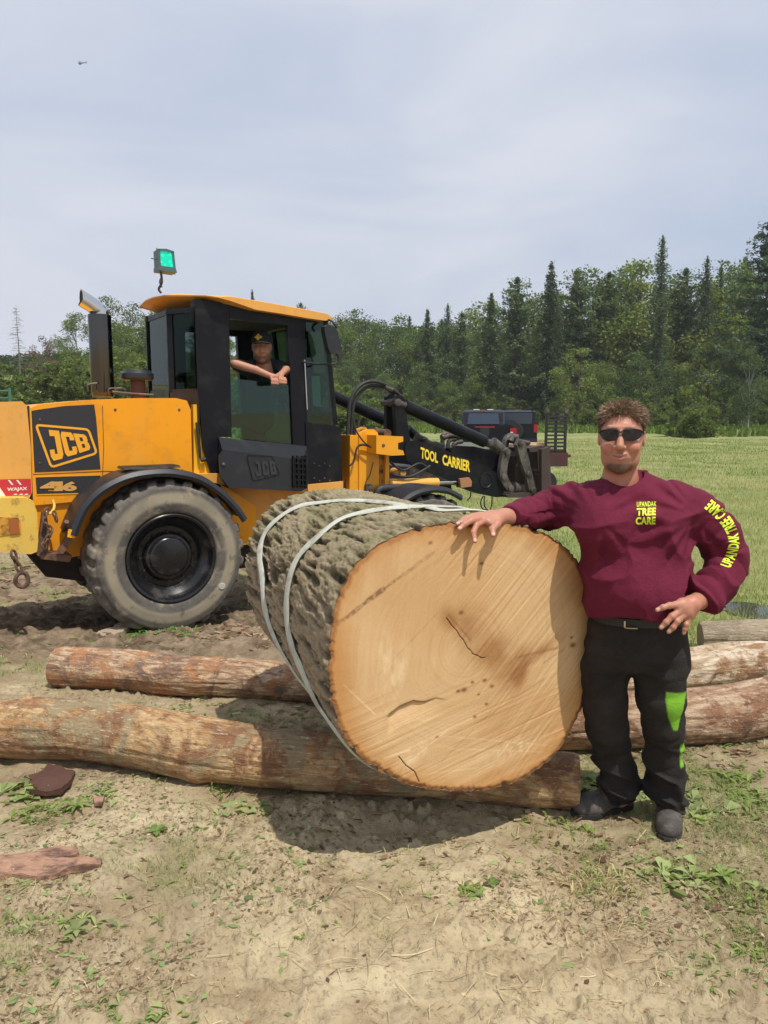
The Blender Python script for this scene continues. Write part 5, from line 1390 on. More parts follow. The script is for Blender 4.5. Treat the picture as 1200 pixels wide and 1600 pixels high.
BLOCK = {
 'J': [[(.26, .80), (.26, 1), (1, 1), (1, .80)], [(.60, 0), (.60, .80), (1, .80), (1, .14), (.86, 0)], [(.60, 0), (.22, 0), (.08, .14), (.08, .20), (.60, .20)], [(.08, .20), (.08, .36), (.42, .36), (.42, .20)]],
 'C': [[(0, .14), (0, .86), (.14, 1), (.38, 1), (.38, 0), (.14, 0)], [(.38, .80), (.38, 1), (.88, 1), (1, .88), (1, .80)], [(.64, .64), (.64, .80), (1, .80), (1, .64)], [(.38, 0), (.38, .20), (1, .20), (1, .14), (.88, 0)], [(.64, .20), (.64, .36), (1, .36), (1, .20)]],
 'B': [[(0, 1), (.38, .8), (.38, .2), (0, 0)], [(0, 1), (.84, 1), (.62, .80), (.38, .80)], [(.84, 1), (.98, .88), (.98, .60), (.62, .58), (.62, .80)], [(.38, .58), (.62, .58), (.98, .60), (.90, .51), (.98, .42), (.62, .42), (.38, .42)], [(.62, .42), (.98, .42), (1, .14), (.86, 0), (.62, .2)], [(0, 0), (.38, .2), (.62, .2), (.86, 0)]],
}
def block(name, ch, fn, mat, parent):
    bm = bmesh.new()
    for poly in BLOCK[ch]:
        bm.faces.new([bm.verts.new(fn(*q)) for q in poly])
    return part(name, bm, mat, parent=parent)
block('letter', 'J', quad_fn((79, 721), (100, 716), (92, 673), (70, 671), HV, .007), DECY, dh)
block('letter', 'C', quad_fn((103, 714), (122, 709), (113, 676), (93, 674), HV, .007), DECY, dh)
block('letter', 'B', quad_fn((124, 708), (142, 702), (134, 679), (114, 677), HV, .007), DECY, dh)
d2 = decal('model_plate', [(55, 745), (157, 742), (158, 770), (57, 773)], HV, STK)
frame_line('border', [(55, 745), (157, 742), (158, 770), (57, 773)], HV, 0.010, DECY, 0.005, d2)
for ch, a, b, bo in (('4', 62, 88, .05), ('1', 84, 98, .05), ('6', 97, 120, .05)):
    place_text('numeral', ch, quad_fn((a, 767.5), (b, 767), (b, 752), (a + 1, 752.5), HV, .007), MAT('tan_numeral', (0.62, 0.33, 0.08), .5), d2, bo)
frame_line('pinstripe', [(47.5, 642), (51, 700), (53, 740)], HV, 0.008, DECY, 0.006, dh, closed=False)
bm = bmesh.new(); prism(bm, PX([(42, 634), (46, 634), (52, 780), (48, 780)], HV + 0.01), HV + 0.006, W2 - HV - .006); part('seam', bm, RUB)
dr = decal('dealer_sign', [(-40, 750), (48, 748), (49, 772), (-40, 779)], HV - 0.015, RED)
place_text('lettering', 'WAJAX', quad_fn((11, 769), (42.5, 767), (42.5, 760.5), (11, 762), HV - 0.015, .006), WHT, dr, 0.03)
decal('white_wedge', [(-40, 750), (-10, 750), (0, 762), (9, 775.5), (-40, 779)], HV - 0.015, WHT, 0.005, dr)
for x in (12, 25): decal('slash', [(x, 750), (x + 3, 750), (x + 9, 757.5), (x + 6, 757.5)], HV - 0.015, WHT, 0.005, dr)
for x in (21, 30, 38): decal('drip', [(x, 773.5), (x + 6, 772.8), (x + 5, 771.3), (x + 1, 771.7)], HV - 0.015, WHT, 0.005, dr)
plate('side_duct', [(302, 632), (308, 632), (322, 690), (322, 716), (342, 742), (303, 743)], 0.46, 0.46, 0.9, MAT('clean_yellow', (0.80, 0.47, 0.02), .4), 0.01)
bm = bmesh.new(); tube(bm, [M3(307, 660, .42), M3(312, 700, .42), M3(313, 716, .42)], 0.014, 8); tube(bm, [M3(314, 719, .42), M3(321, 717, .42)], 0.022, 8); part('hose', bm, RUB, smooth=True)

# -- exhaust, air intake, rails
bm = bmesh.new()
SV = 0.80
xa, za = M(159, 612, SV); xb, zb = M(157, 492, SV); r = (M(177, 550, SV)[0] - M(141, 550, SV)[0]) / 2
x_ = (xa + xb) / 2
lathe(bm, [(r * .9, za - .05), (r, za), (r, zb - .004), (r * .97, zb), (r * .62, zb + .004)], axis='z', seg=40, c=(x_, SV, 0))
st = part('exhaust_stack', bm, STACK, smooth=True)
bm = bmesh.new(); P = smooth_path([Vector((x_ + .01, SV, zb - .04)), M3(157, 487, SV), M3(151, 482, SV), M3(140, 474, SV), M3(127, 466, SV)], 6)
tube(bm, P, r * 0.70, 28, cap=False); bm.verts.ensure_lookup_table()
tp = [v for v in bm.verts]
TT = (P[-1] - P[-3]).normalized()
for v in tp[-28:]: v.co += TT * ((P[-1].x - v.co.x) / TT.x)
part('tail_pipe', bm, CHR, smooth=True, parent=st)
bm = bmesh.new(); P2 = [p for p in P[-5:]]; tube(bm, P2, r * 0.60, 28, cap=True); bm.verts.ensure_lookup_table()
for v in list(bm.verts)[-28:]: v.co += TT * ((P[-1].x - v.co.x) / TT.x) + Vector((-.004, 0, 0))
part('bore_plug', bm, MAT('bore_shade', (.01, .01, .01), .9), smooth=True, parent=st)  # black plug across the mouth, its colour stands for shade inside the pipe
bm = bmesh.new(); tube(bm, smooth_path([M3(138, 612, .7), M3(137, 602, .7), M3(146, 599, .7), M3(152, 599, .7)], 4), .009, 6); tube(bm, smooth_path([M3(170, 617, .7), M3(170, 608, .7), M3(182, 607, .7), M3(194, 608, .7), M3(199, 620, .7)], 4), .010, 6); tube(bm, smooth_path([M3(175, 612, .6), M3(205, 615, .6), M3(240, 617, .6)], 3), .012, 6)
part('hood_rail', bm, DGR, smooth=True)
IV = 0.75; bm = bmesh.new(); x0, z0 = M(216, 620, IV); x1, z1 = M(216, 590, IV); r = (M(228, 600, IV)[0] - M(205, 600, IV)[0]) / 2
lathe(bm, [(r, z0 - .05), (r, z1 + .02)], axis='z', seg=28, c=(x0, IV, 0)); ik = part('air_intake', bm, MAT('rusty_red_pipe', (0.10, 0.042, 0.028), .6, bump=.2), smooth=True)
bm = bmesh.new(); R = (M(241, 590, IV)[0] - M(190, 590, IV)[0]) / 2; zz = M(216, 594, IV)[1]
lathe(bm, [(R * .9, zz), (R, zz + .02), (R * .98, zz + .06), (R * .75, zz + .095), (R * .3, zz + .10)], axis='z', seg=32, c=(x0, IV, 0)); part('cap', bm, BLKP, smooth=True, parent=ik)

# -- cab
CV = 0.42
cab = empty('cab', (0, 0, 0)); cab.parent = mach
def cplate(name, pts, v0, v1, mat, bevel=0.008, both=True, v=CV, label=None, seg=2):
    return plate(name, pts, v, v0, v1, mat, bevel, parent=cab, both=(W2 if both else None), label=label, seg=seg)
RV = 0.78                                                   # the cab narrows towards its rear corners
XB = M(232, 540, W2 - RV)[0]; ZB0, ZB1 = M(306, 612, CV)[1], M(306, 477, CV)[1]
XS = M(306, 540, CV)[0]
def stand(name, quad, z0, z1, mat, bevel=.006):
    bm = bmesh.new(); a = [bm.verts.new((x, y, z0)) for x, y in quad]; b = [bm.verts.new((x, y, z1)) for x, y in quad]; n = len(quad)
    bm.faces.new(a[::-1]); bm.faces.new(b)
    for i in range(n): bm.faces.new((a[i], a[(i + 1) % n], b[(i + 1) % n], b[i]))
    return part(name, bm, mat, bevel, parent=cab)
for q in (1, -1):
    m_ = (lambda y: y) if q == 1 else (lambda y: W2 - y)
    stand('rear_pillar', [(XB - .02, m_(RV - .02)), (XB + .03, m_(RV - .035)), (XB + .03, m_(RV + .01)), (XB - .02, m_(RV + .01))], ZB0, ZB1, BLK)
    stand('corner_window', [(XB + .03, m_(RV - .03)), (XS, m_(CV + .03)), (XS, m_(CV + .036)), (XB + .03, m_(RV - .024))], ZB0 + .03, ZB1 - .02, DGLASS, 0)
    stand('corner_panel', [(XB, m_(RV - .03)), (XS + .02, m_(CV + .01)), (XS + .02, m_(CV + .06)), (XB, m_(RV + .03))], ZB0 - .5, ZB0 + .03, MAT('brown_black', (.03, .022, .02), .5))
    stand('corner_rail', [(XB - .02, m_(RV - .035)), (XS + .02, m_(CV + .0)), (XS + .02, m_(CV + .06)), (XB - .02, m_(RV + .03))], ZB1 - .06, ZB1 - .012, BLK)
stand('rear_window', [(XB + .0, RV + .03), (XB + .006, RV + .03), (XB + .006, W2 - RV - .03), (XB, W2 - RV - .03)], ZB0 + .03, ZB1 - .02, DGLASS, 0)
stand('rear_panel', [(XB - .01, RV + .03), (XB + .04, RV + .03), (XB + .04, W2 - RV - .03), (XB - .01, W2 - RV - .03)], ZB0 - .5, ZB0 + .03, BLK)
stand('rear_rail', [(XB - .01, RV + .03), (XB + .04, RV + .03), (XB + .04, W2 - RV - .03), (XB - .01, W2 - RV - .03)], ZB1 - .06, ZB1 - .012, BLK)
cplate('side_pillar', [(305, 472), (360, 478), (358, 500), (362, 683), (343, 683), (345, 765), (335, 755), (318, 700), (309, 600)], CV, CV + .07, BLK)
cplate('door_frame', [(356, 476), (478, 492), (478, 511), (449, 508), (360, 498)], CV - .004, CV + .06, BLK)
cplate('door_frame', [(449, 506), (476, 508), (480, 690), (481, 700), (458, 694)], CV - .006, CV + .06, BLK)
cplate('front_pillar', [(507, 497), (514, 498), (530, 664), (523, 664)], CV + .03, CV + .09, BLK)
cplate('top_rail', [(303, 468), (365, 474), (480, 488), (514, 494), (514, 502), (478, 502), (360, 484), (303, 479)], CV - .002, CV + .10, BLK)
cplate('front_panel', [(476, 660), (522, 665), (531, 668), (534, 755), (480, 757)], CV - .02, CV + .10, BLK)
for i in range(2):
    for j in range(4):
        bm = bmesh.new(); p = M3(491 + j * 8, 724 + i * 23 + (j % 2) * 4, CV - .02); lathe(bm, [(.008, 0), (.008, -.008), (.004, -.010)], axis='y', seg=8, c=tuple(p)); part('bolt', bm, WORN, parent=cab)
# glass panes
def pane(pts, v, name='window_pane'):
    bm = bmesh.new(); prism(bm, PX(pts, v), W2 - v - .006, W2 - v); part(name, bm, GLASS, parent=cab)
    bm = bmesh.new(); prism(bm, PX(pts, v), v, v + .006)
    return part(name, bm, GLASS, parent=cab)
pane([(360, 500), (449, 508), (459, 694), (362, 684)], W2 - CV - .04, 'far_door_glass') if False else None
pane([(478, 500), (508, 500), (524, 666), (480, 662)], CV + .03)
plate('window_pane', [(360, 591), (456, 602), (459, 694), (362, 684)], CV + .02, CV + .02, CV + .026, LGLASS, 0, parent=cab)
pf = [M(511, 500, CV), M(527, 664, CV)]
bm = bmesh.new(); vs = [bm.verts.new(p) for p in ((pf[0][0], CV + .08, pf[0][1]), (pf[1][0], CV + .08, pf[1][1]), (pf[1][0], W2 - CV - .08, pf[1][1]), (pf[0][0], W2 - CV - .08, pf[0][1]))]; bm.faces.new(vs)
e_ = bmesh.ops.extrude_face_region(bm, geom=list(bm.faces)); bmesh.ops.translate(bm, verts=[v for v in e_['geom'] if isinstance(v, bmesh.types.BMVert)], vec=(.006, 0, 0)); part('windscreen', bm, GLASS, parent=cab)
# solid lower body and floor of the cab
bm = bmesh.new(); prism(bm, PX([(306, 632), (330, 700), (345, 762), (478, 762), (480, 755), (533, 752), (531, 672), (478, 700), (345, 690)], CV + .10), CV + .10, W2 - CV - .10); part('cab_body', bm, BLK, 0, parent=cab)
xf, zf = M(300, 640, CV); 
bm = bmesh.new(); xs0 = M(300, 600, 1.0)[0]; sz = M(380, 650, 1.0)[1]
box(bm, xs0 + .30, xs0 + .75, .90, 1.40, sz - .12, sz + .02); box(bm, xs0 + .22, xs0 + .36, .90, 1.40, sz, sz + .62); box(bm, xs0 + .24, xs0 + .34, 1.0, 1.3, sz + .62, sz + .80)
part('seat', bm, MAT('seat_fabric', (.03, .032, .036), .8), .03, 3, parent=cab)
bm = bmesh.new(); cc = Vector((xs0 + 1.10, 1.15, sz + .28)); ring = [cc + Vector((math.cos(a) * .08, math.sin(a) * .19, math.cos(a) * .17)) for a in [6.283 * k / 24 for k in range(25)]]; tube(bm, ring, .014, 8, cap=False); tube(bm, [cc, cc + Vector((.2, 0, -.35))], .03, 8)
for k in range(3): tube(bm, [cc, ring[k * 8]], .01, 6)
part('steering_wheel', bm, RUB, smooth=True, parent=cab)
bm = bmesh.new(); box(bm, xs0 + 1.05, xs0 + 1.40, .75, 1.55, sz - .4, sz + .02); part('dashboard', bm, BLKP, .04, 3, parent=cab)
# roof: crowned shell with a drooping lip
rv0, rv1 = CV - .10, W2 - CV + .10
bm = bmesh.new()
top = PX([(190, 457), (228, 454), (262, 452), (300, 454), (360, 461), (420, 471), (480, 482), (510, 488), (519, 493)], rv0)
bot = PX([(519, 499), (508, 501), (480, 497), (440, 490), (400, 484), (360, 479), (335, 476), (318, 474), (300, 478), (288, 475), (268, 468), (250, 472), (240, 474), (216, 472), (196, 464)], rv0)
outline = top + bot
XR = M(213, 460, W2 - RV + .1)[0]
ys_ = [rv0, rv0 + .06, RV - .10, RV + .2, 1.15, W2 - RV - .2, W2 - RV + .10, rv1 - .06, rv1]
lims = [XR + .42, XR + .33, XR + .03, XR, XR, XR, XR + .03, XR + .33, XR + .42]; crown = [-.015, 0, .02, .035, .04, .035, .02, 0, -.015]
zmid = sum(z for _, z in bot) / len(bot); sl_ = []
for y, lm, cr in zip(ys_, lims, crown):
    row = []
    for k, (x, z) in enumerate(outline):
        xx = max(x, lm); zt_ = float(np.interp(xx, [q[0] for q in top], [q[1] for q in top])) + cr
        zz = (zt_ - .02 * (1 - float(sst(0, .12, xx - lm)))) if k < len(top) else zt_ - (zt_ - z) * (.22 + .78 * float(sst(0, .42, xx - lm)))
        row.append(bm.verts.new((xx, y, zz)))
    sl_.append(row)
for A_1, B_1 in zip(sl_[:-1], sl_[1:]):
    for k in range(len(outline)): bm.faces.new((A_1[k], B_1[k], B_1[(k + 1) % len(outline)], A_1[(k + 1) % len(outline)]))
bm.faces.new(sl_[0]); bm.faces.new(sl_[-1][::-1])
bmesh.ops.remove_doubles(bm, verts=bm.verts, dist=1e-4); bmesh.ops.dissolve_degenerate(bm, edges=bm.edges, dist=1e-4)
roof = part('roof', bm, YELP, 0.0, 1, smooth=True, parent=cab, label='sun-faded orange-yellow roof')
bm = bmesh.new(); hx0, hx1 = XB + .1, M(505, 500, CV)[0]; hz = M(400, 490, CV)[1]
box(bm, hx0, hx1, CV + .12, W2 - CV - .12, hz - .03, hz - .015); part('headliner', bm, MAT('dark_headliner', (.03, .03, .032), .9), parent=roof)
# inside sheet seen through the front glass
plate('paper_notice', [(487, 588), (499, 587), (502, 636), (489, 634)], CV + .06, CV + .06, CV + .063, MAT('pale_paper', (.52, .75, .72), .7), 0, parent=cab)
# step box below the door
SB = 0.16
bm = bmesh.new()
xs = [M(342, 700, SB), M(478, 712, SB)]
sb = PX([(350, 703), (470, 718), (478, 710), (481, 762), (470, 768), (358, 762), (345, 745), (342, 712)], SB)
inn = PX([(343, 683), (456, 694), (478, 697), (480, 757), (470, 764), (356, 760), (345, 745), (342, 700)], CV)
prism(bm, sb, SB, SB + .03)
fr_ = PX([(343, 684), (460, 695), (480, 698)], CV)
# body from the cab out to the outer plane
a = [bm.verts.new((x, CV - .01, z)) for x, z in PX([(341, 683), (479, 697), (482, 760), (470, 767), (352, 760), (341, 735)], CV)]
b = [bm.verts.new((x, SB + .015, z)) for x, z in PX([(349, 705), (474, 719), (478, 761), (468, 767), (358, 761), (345, 744)], SB)]
for i in range(6): bm.faces.new((a[i], a[(i + 1) % 6], b[(i + 1) % 6], b[i]))
bm.faces.new(a[::-1]); bm.faces.new(b)
sbx = part('step_box', bm, BLKP, .012, 3, label='black moulded tank under the cab door')
frame_line('logo_relief', rounded([(385, 712), (425, 713), (437, 742), (395, 752)], 4), SB, .008, BLK, .006, sbx)
RB_ = MAT('raised_black', (.035, .035, .04), .35)
for ch, a in (('J', 396), ('C', 408), ('B', 420)): block('raised_letter', ch, quad_fn((a + 3, 745 - (a - 393) * .12), (a + 12, 743 - (a - 393) * .12), (a + 9, 721), (a, 720), SB, .010), RB_, sbx)
bm = bmesh.new()
for i in range(6):
    y = 714 + i * 8.5
    P = PX([(457, y), (478, y + 1), (478, y + 3.5), (457, y + 2.5)], SB - .02); prism(bm, P, SB - .03, SB + .0)
for x in (457, 464, 471, 477): prism(bm, PX([(x, 712), (x + 2, 712), (x + 3, 762), (x + 1, 762)], SB - .02), SB - .026, SB)
part('vent_grille', bm, BLK, 0, parent=sbx)
bm = bmesh.new(); p = M3(349, 726, SB); lathe(bm, [(.02, 0), (.02, -.012), (.008, -.02)], axis='y', seg=14, c=tuple(p)); part('filler_cap', bm, WORN, smooth=True, parent=sbx)
# mirror
mr = empty('mirror', (0, 0, 0)); mr.parent = cab
bm = bmesh.new(); prism(bm, PX([(503, 511), (509, 508), (519, 512), (524, 520), (530, 548), (526, 553), (513, 554), (509, 545), (503, 518)], .18), .12, .20); part('mirror_head', bm, BLKP, .014, 3, parent=mr, smooth=False)
bm = bmesh.new(); tube(bm, smooth_path([M3(472, 565, CV - .01), M3(490, 568, .3), M3(515, 569, .18), M3(527, 566, .16), M3(528, 556, .16), M3(521, 550, .17)], 5), .010, 8); tube(bm, smooth_path([M3(508, 498, CV), M3(520, 503, .22), M3(526, 512, .2)], 4), .012, 8); part('mirror_arm', bm, RUB, smooth=True, parent=mr)
bm = bmesh.new(); tube(bm, [M3(476, 562, CV - .03), M3(480, 640, CV - .03)], .006, 6); part('door_handle_rail', bm, CHR, smooth=True, parent=cab)
# beacon on its stalk
bc = empty('beacon', (0, 0, 0)); bc.parent = cab
BV = 0.7
bm = bmesh.new(); tube(bm, smooth_path([M3(252, 458, BV), M3(248, 452, BV), M3(251, 446, BV), M3(253, 440, BV), M3(252, 430, BV), M3(251, 424, BV)], 4), .012, 8); tube(bm, smooth_path([M3(253, 449, BV), M3(249.5, 440, BV), M3(253, 432, BV)], 4), .007, 6)
part('stalk', bm, DGR, smooth=True, parent=bc)
bm = bmesh.new(); prism(bm, PX([(244, 417), (270, 420.5), (272.5, 428), (244, 424)], BV), BV - .09, BV + .09); prism(bm, PX([(243.5, 391), (246, 391), (248, 420), (245, 420)], BV), BV - .085, BV + .085); prism(bm, PX([(265, 395), (268, 396), (270.5, 421), (267, 421)], BV), BV - .085, BV + .085); prism(bm, PX([(243.5, 391), (256, 391), (268, 395), (268, 398), (256, 394.5), (244, 394)], BV), BV - .085, BV + .085)
tube(bm, [M3(245, 405, BV), M3(236, 403.5, BV)], .006, 6); tube(bm, [M3(245, 391, BV), M3(245, 387.5, BV)], .006, 6); tube(bm, [M3(271, 427, BV), M3(274, 428.5, BV)], .006, 6)
part('lamp_housing', bm, MAT('beacon_grey', (.07, .13, .135), .5), .003, parent=bc)
t = NT('green_lens'); t.base(t.mix(0, (0.0, 0.55, 0.36), (0, 0, 0))); t.rough(.15)
v_ = t.coords('Object'); wv = t.new('ShaderNodeTexVoronoi'); wv.inputs['Scale'].default_value = 26; t.link(v_, wv.inputs['Vector'])
t.link(t.mix(t.ramp(wv.outputs['Distance'], [(0.1, 1), (0.45, 0)]), (0.0, 0.33, 0.22), (0.05, 0.95, 0.65)), t.p.inputs['Emission Color']); t.p.inputs['Emission Strength'].default_value = 0.8
bm = bmesh.new(); prism(bm, PX([(246, 394), (256, 394.5), (266, 398), (268.5, 420.5), (247, 417.5)], BV), BV - .075, BV + .075); part('lens', bm, t.m, .01, parent=bc)

# -- front frame, tower, arms
TV = 0.52
bm = bmesh.new(); prism(bm, PX([(530, 690), (548, 690), (548, 800), (530, 800)], TV + .2), TV + .2, W2 - TV - .2); part('pivot_block', bm, RUST, .02)
tw = empty('loader_tower', (0, 0, 0)); tw.parent = mach
YT = MAT('tower_yellow', (0.80, 0.34, 0.012), .42, var=.08, col2=(.30, .13, .03), s2=5, lo=.62, hi=.8, bump=.05, bs=10)
bm = bmesh.new(); prism(bm, PX([(547, 680), (561, 680), (561, 800), (546, 800)], TV), TV, TV + .45)
prism(bm, PX([(561, 681), (566, 675), (576, 671), (584, 671), (590, 676), (592, 684), (592, 800), (561, 800)], TV - .02), TV - .02, TV + .05)
prism(bm, PX([(600, 705), (605, 708), (606, 800), (598, 800)], TV + .02), TV - .02, TV + .42)
prism(bm, PX([(553, 678), (558, 671), (567, 667), (573, 668), (576, 690), (553, 690)], TV + .3), TV + .3, TV + .36)
part('tower_plate', bm, YT, .006, parent=tw)
bm = bmesh.new(); prism(bm, PX([(582, 700), (602, 704), (602, 800), (582, 800)], TV + .05), TV + .03, TV + .40); part('web', bm, YELR, .004, parent=tw)
bm = bmesh.new(); P = PX([(588, 680), (630, 682), (630, 690), (622, 692), (622, 702), (630, 704), (632, 711), (612, 712), (588, 709)], TV - .22)
prism(bm, P, TV - .22, TV + .02); part('lamp_bracket', bm, YT, .008, parent=tw)
bm = bmesh.new(); p = M3(599, 696, TV - .22); lathe(bm, [(.02, 0), (.02, -.004), (.012, -.005)], axis='y', seg=14, c=tuple(p)); part('bolt', bm, RUST, parent=tw)
bm = bmesh.new(); p = M3(577, 761, TV - .02); lathe(bm, [(.035, 0), (.035, -.03), (.02, -.035)], axis='y', seg=16, c=tuple(p)); tube(bm, [M3(572, 757, TV - .03), M3(575, 772, TV - .03)], .02, 8); part('valve', bm, WORN, smooth=True, parent=tw)
bm = bmesh.new(); p0 = M3(585, 678, TV + .03); tube(bm, [p0, p0 + Vector((.0, .30, 0))], .05, 16); p0 = M3(600, 677, TV + .1); tube(bm, [p0 - Vector((0, .08, 0)), p0 + Vector((.0, .30, 0))], .05, 16); part('pivot_pin', bm, RUST, smooth=True, parent=tw)
# upright rocker lever
rk = bmesh.new()
prism(rk, PX([(600, 620), (604, 616), (612, 617), (614, 622), (616, 690), (600, 690)], TV + .30), TV + .24, TV + .30)
prism(rk, PX([(613, 626), (618, 619), (626, 618), (630, 625), (634, 660), (641, 712), (632, 718), (618, 690)], TV + .10), TV + .06, TV + .12)
part('rocker_lever', rk, BLK, .006)
bm = bmesh.new(); p = M3(621, 629, TV + .06); lathe(bm, [(.045, .30), (.045, -.02), (.02, -.03)], axis='y', seg=18, c=tuple(p)); part('lever_pin', bm, DGR, smooth=True)
# tilt cylinders
def cyl(name, a, b, r, mat, rod=None, rr=0.6, seg=20):
    bm = bmesh.new(); tube(bm, [a, b], r, seg); o = part(name, bm, mat, smooth=True)
    if rod: bm = bmesh.new(); tube(bm, [b, rod], r * rr, seg); part('rod', bm, CHR, smooth=True, parent=o)
    return o
A1 = TV + .10
cyl('tilt_cylinder', M3(632, 634, A1), M3(757, 690, A1), .076, BLK)
bm = bmesh.new(); tube(bm, [M3(752, 688, A1), M3(775, 697, A1)], .052, 14); tube(bm, [M3(769, 691, A1), M3(783, 703, A1)], .075, 14); tube(bm, [M3(632, 634, A1), M3(622, 629, A1)], .05, 14); part('cylinder_end', bm, WORN, smooth=True)
A2 = W2 - TV - .15
cyl('tilt_cylinder', M3(510, 614, A2 - .3), M3(600, 656, A2 - .3), .074, BLK)
cyl('tilt_cylinder', M3(636, 670, TV + .4), M3(652, 684, TV + .4), .06, BLK)
bm = bmesh.new(); tube(bm, smooth_path([M3(650, 684, TV + .3), M3(663, 690, TV + .3), M3(674, 695, TV + .3), M3(690, 700, TV + .3)], 4), [.06] * 5 + [.045] * 4 + [.06] * 4, 12); tube(bm, [M3(664, 685, TV + .2), M3(666, 700, TV + .2)], .035, 10); part('linkage', bm, DGR, smooth=True)
# main arm
bm = bmesh.new()
arm_pts = [(632, 700), (636, 690), (648, 688), (672, 694), (700, 705), (735, 718), (760, 728), (776, 740), (786, 760), (788, 776), (776, 777), (742, 770), (722, 762), (700, 750), (672, 738), (650, 730), (636, 720)]
prism(bm, PX(arm_pts, TV + .04), TV + .04, TV + .10); prism(bm, PX(arm_pts, TV + .04), W2 - TV - .10, W2 - TV - .04)
ar = part('loader_arm', bm, BLK, .006)
place_text('lettering', 'TOOL', quad_fn((657, 716), (684, 724), (684, 708), (657, 698), TV + .04, .004), DECT, ar, .035)
place_text('lettering', 'CARRIER', quad_fn((691, 726), (734, 738), (734.5, 720), (691, 709.5), TV + .04, .004), DECT, ar, .035)
bm = bmesh.new(); p = M3(759, 751, TV + .04); lathe(bm, [(.105, 0), (.105, -.008), (.09, -.012), (.082, -.004), (.03, -.004)], axis='y', seg=30, c=tuple(p)); part('pivot_boss', bm, BLK, smooth=True, parent=ar)
bm = bmesh.new(); a_ = M(700, 716, TV + .2); b_ = M(770, 735, TV + .2)
prism(bm, PX([(690, 700), (705, 696), (730, 697), (760, 704), (778, 712), (778, 760), (760, 735), (700, 712)], TV + .5), TV + .35, W2 - TV - .1); part('cross_tube', bm, BLK, .02)
# hydraulic clutter above the arm
bm = bmesh.new()
for pts, r in (([(692, 712), (692, 682), (700, 678), (722, 680)], .030), ([(700, 712), (701, 690), (712, 686)], .028), ([(708, 714), (709, 694), (722, 690)], .028), ([(690, 684), (704, 680), (716, 682)], .04)):
    tube(bm, smooth_path([M3(x, y, TV + .45) for x, y in pts], 4), r, 10)
part('pipework', bm, DGR, smooth=True)
# lift cylinder
lc = cyl('lift_cylinder', M3(606, 756, TV + .06), M3(683, 754, TV + .06), .058, MAT('lift_yellow', (.78, .40, .08), .4, var=.1, col2=(.25, .14, .07), s2=3, lo=.55, hi=.7), rod=M3(722, 752, TV + .06), rr=.38)
bm = bmesh.new(); prism(bm, PX([(717, 748), (732, 746), (736, 752), (735, 760), (719, 762)], TV + .02), TV + .0, TV + .10); part('rod_eye', bm, MAT('rusty_orange', (.38, .18, .08), .8, bump=.4), .008, parent=lc)
# lower bits under the arm
bm = bmesh.new(); prism(bm, PX([(640, 730), (660, 728), (720, 748), (716, 758), (640, 758)], TV + .3), TV + .3, W2 - TV); part('front_axle_case', bm, DGR, .03, 3)
bm = bmesh.new()
for pts, r, v in (([(589, 780), (590, 768), (600, 763), (630, 763), (665, 771)], .045, TV - .1), ([(606, 740), (640, 745), (672, 728)], .016, TV), ([(610, 722), (630, 735), (655, 724), (670, 733)], .014, TV), ([(606, 788), (630, 785), (660, 790)], .05, TV)):
    tube(bm, smooth_path([M3(x, y, v) for x, y in pts], 5), r, 10)
part('hydraulic_pipe', bm, RUB, smooth=True)
bm = bmesh.new(); p0 = M3(620, 738, TV + .05); lathe(bm, [(.05, .08), (.05, -.02), (.03, -.03)], axis='y', seg=14, c=tuple(p0)); lathe(bm, [(.04, .08), (.04, -.03), (.03, -.03)], axis='y', seg=14, c=tuple(M3(628, 739, TV + .03))); part('valve_block', bm, MAT('orange_fitting', (.5, .26, .06), .6), smooth=True)
# hoses: the big loop behind the mirror side, small ones over the tower
bm = bmesh.new()
for pts, r, v in (([(545, 725), (543, 690), (544, 655), (548, 625), (560, 605), (578, 596), (600, 600), (618, 612), (626, 619)], .020, TV + .12), ([(550, 722), (549, 690), (550, 655), (554, 628), (566, 610), (582, 602), (602, 606), (616, 616)], .020, TV + .16), ([(555, 720), (554, 680), (551, 650)], .018, TV + .2)):
    tube(bm, smooth_path([M3(x, y, v) for x, y in pts], 8), r, 10)
part('hose_loop', bm, RUB, smooth=True)
bm = bmesh.new()
for pts, r, v in (([(550, 650), (556, 672), (570, 692), (586, 703)], .009, TV - .1), ([(546, 728), (553, 720), (558, 700), (568, 695), (588, 701)], .012, TV - .06), ([(583, 722), (578, 742), (571, 755), (570, 775)], .005, TV - .04), ([(545, 800), (540, 760), (546, 735)], .02, TV + .1)):
    tube(bm, smooth_path([M3(x, y, v) for x, y in pts], 8), r, 8)
part('hose', bm, RUB, smooth=True)
bm = bmesh.new(); P = [M3(601, 604, TV + .12), M3(613, 609, TV + .12)]; tube(bm, P, .026, 12); tube(bm, smooth_path([M3(684, 663, A1), M3(682, 674, A1), M3(679, 678, A1)], 3), .008, 6); tube(bm, smooth_path([M3(634, 672, A1), M3(638, 664, A1), M3(643, 668, A1)], 4), .008, 6); part('hose_clamp', bm, WORN, smooth=True)
